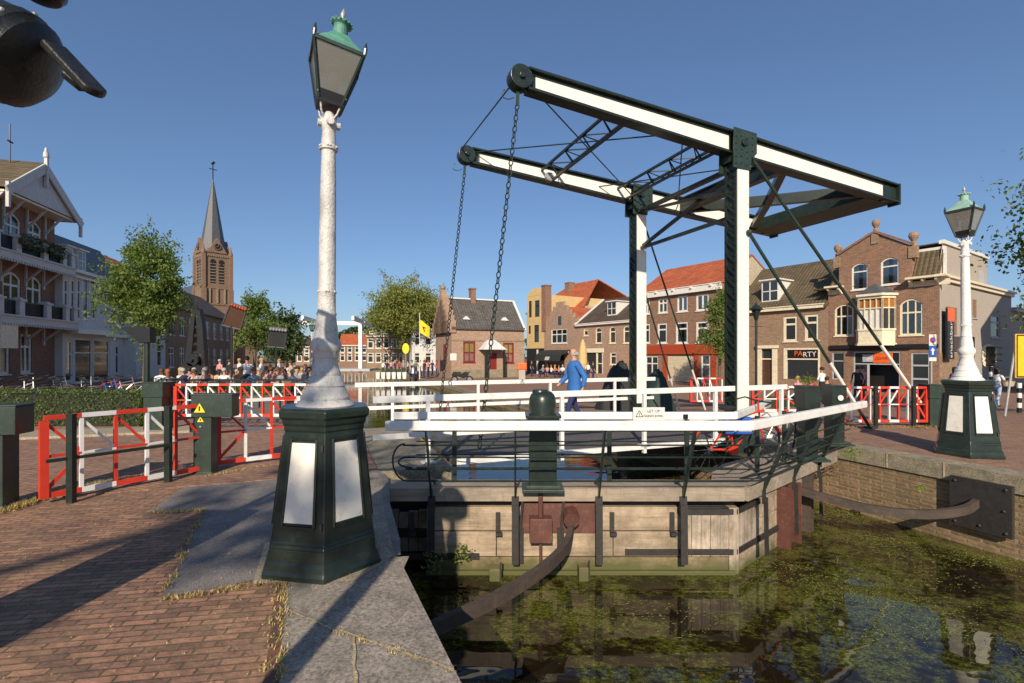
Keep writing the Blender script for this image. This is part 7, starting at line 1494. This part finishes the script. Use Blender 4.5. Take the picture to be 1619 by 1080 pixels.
b = MB(); b.bar((.3, -.03, 5.0), (.5, -.12, 4.5), .02, .12); b.bar((.25, -.03, 4.95), (.6, -.15, 4.85), .02, .08); b.build('emblem', M['redframe'], fg)
t = thing('banner', 'oval yellow banner by the plane tree', 'banner', (P(642, 590, 60).x, 60, -.6)); zc_ = EYE + (HZ - 551)/F*60 + .6; b = MB(); b.lathe([(.001, -.03), (1.0, -.03), (1.0, .03), (.001, .03)], 20, (0, 0, 0), mat=Matrix.Diagonal((.42, .65, 1))); b.v = [(x, z, y + zc_) for x, y, z in b.v]; b.build('sheet', M['flag'], t); b = MB(); b.tube([(0, .05, 0), (0, .05, zc_)], .05, 6); b.build('pole', M['greymetal'], t)
t = thing('parasol', 'red parasol folded at the far quay', 'parasol', (P(672, 590, 50).x, 50, -.6)); b = MB(); b.lathe([(.16, .7), (.2, 1.0), (.12, 1.7), (.02, 2.0)], 10); b.build('canopy', M['red'], t); b = MB(); b.tube([(0, 0, 0), (0, 0, 2.4)], .03, 6); b.build('pole', M['trim'], t)
for i in range(14): px_ = 606 + i*6.5; D = 48 + (i*7 % 5); p = P(px_, 590, D); person(f"distant visitor in {tops[i % 9]}, {ordw[i]} from left along the far right quay", (p.x, D, -.6), r.uniform(0, 6), 'stand' if i % 3 else 'walk', tops[i % 9], 'navy', r.choice(hairs), i % 2 == 1, group='visitors on the far quay', face=False)
for i in range(6): px_ = 603 + i*8.2; p = P(px_, 590, 47.5); t = thing('planter', 'square white quay planter, ' + ordw[i] + ' from left on the far quay', 'planter', (p.x, 46.5, -.6), 0, 'white planters on the far quay'); b = MB(); b.lathe([(.22, 0), (.28, .62), (.3, .65)], 4, rot=R(45)); b.build('pot', M['trim'], t); b = MB(); [leafquad(b, Vector((r.gauss(0, .15), r.gauss(0, .15), .75 + abs(r.gauss(0, .15)))), .06, r) for _ in range(60)]; b.build('foliage', M['leaf'], t)
# far lamp post and far lifting bridge
q = P(494, 600, 33); L3 = lamp('white lamp post seen small at the end of the terrace', (q.x, 33, -.35), group='old lamp posts farther along the canal', full=False)
q = P(655, 600, 50); lamp('white lamp post seen small beside the yellow flag', (q.x, 50, -.6), group='old lamp posts farther along the canal', full=False)
FB = thing('far_drawbridge', 'second white drawbridge far down the canal', 'drawbridge', (P(505, 590, 62).x, 62, -.5), R(4)); zt_ = EYE + (HZ - 511)/F*62 + .5
for x in (-.0, 5.2): b = MB(); b.box((x - .22, -.22, 0), (x + .22, .22, zt_)); b.build('portal_post', M['white_rail'], FB)
for x in (-.3, 5.5): b = MB(); b.bar((x, -5, zt_ + .3), (x, 5, zt_ + .0), .3, .5); b.build('balance_beam', M['white_rail'], FB)
b = MB(); b.box((-4.8, -.2, zt_ - .25), (5.8, .2, zt_ + .25)); b.build('cross_beam', M['white_rail'], FB); b = MB(); b.box((-1, -3, .2), (7, 3, .5)); b.build('deck', M['trim_grey'], FB)
# dark post with slanted hood by the tree, banners, sculpture, wall sign
q = P(233, 645, 13.2); t = signpost('lamp_bracket_post', 'dark green post with a slanted dark hood beside the street tree', 'post', (q.x, 13.2, gl(0, 13.2)), EYE + (HZ - 517)/F*13.2, .075, 'green'); zz = EYE + (HZ - 530)/F*13.2; b = MB(); b.prism([(-.62, -.12, zz + .2), (.05, -.12, zz + .25), (.16, -.12, zz + .2), (.16, -.12, zz - .2), (-.12, -.12, zz - .2)], (0, .24, 0)); b.build('hood', M['black'], t, fix=True, bevel=.01)
for i, (cs, D) in enumerate(((((366, 478), (391, 487), (381, 521), (352, 514)), 20.5), (((427, 517), (455, 520), (450, 550), (424, 548)), 22))):
    pp = [P(x, y, D + (0.0 if k < 2 else .25)) for k, (x, y) in enumerate(cs)]; g0 = gl(0, D); base = Vector(((pp[2].x + pp[3].x)/2, D + .2, g0)); t = thing('awning_screen', ['tilted dark awning screen in front of the church', 'second dark awning screen beside the slim street tree'][i], 'awning', base); b = MB(); b.prism([p - base for p in pp], (0, .03, 0)); b.build('cloth', M['door' if i == 0 else 'darkcloth'], t, fix=True)
    b = MB(); [b.bar(pp[k] - base, pp[(k+1) % 4] - base, .05, .05) for k in range(4)]; b.build('frame', M['slate'], t); b = MB(); b.tube([(0, .06, 0), (0, .06, (pp[2].z + pp[3].z)/2 - g0 + .1)], .05, 8); b.build('pole', M['green'], t); b = MB(); n = 6
    for k in range(n): p = pp[0].lerp(pp[1], (k + .5)/n) - base; b.sphere(p + Vector((0, -.03, -.09)), .07, 6)
    b.build('scallops', M['fascia_red'] if i == 0 else M['c_grey'], t)
q = P(313, 600, 24); t = thing('crane', 'tall dark iron machine like an old harbour crane on the terrace', 'machine', (q.x, 24, gl(0, 24))); hh = EYE + (HZ - 488)/F*24 + .3; b = MB()
b.prism([(-.75, -.2, 0), (-.35, -.2, 0), (.02, -.2, hh), (-.18, -.2, hh - .1)], (0, .3, 0)); b.prism([(.3, -.2, 0), (.6, -.2, 0), (.35, -.2, hh - .8), (.2, -.2, hh), (0, -.2, hh)], (0, .3, 0)); b.build('mast', M['black'], t, fix=True)
b = MB(); k = .4
while k < hh - .6: b.mark().bar((-.5 + .1*k, -.1, k), (.45 - .04*k, -.1, k + .12), .1, .12); k += .42
b.pieces('rung', M['black'], t)
for x, z, rr in ((-.25, 1.2, .42), (.3, 1.0, .5), (0, 1.75, .3)): b = MB(); b.tube([(x, -.45, z), (x, -.28, z)], rr, 18); b.tube([(x, -.55, z), (x, -.2, z)], rr*.3, 10); b.build('drum', M['black'], t)
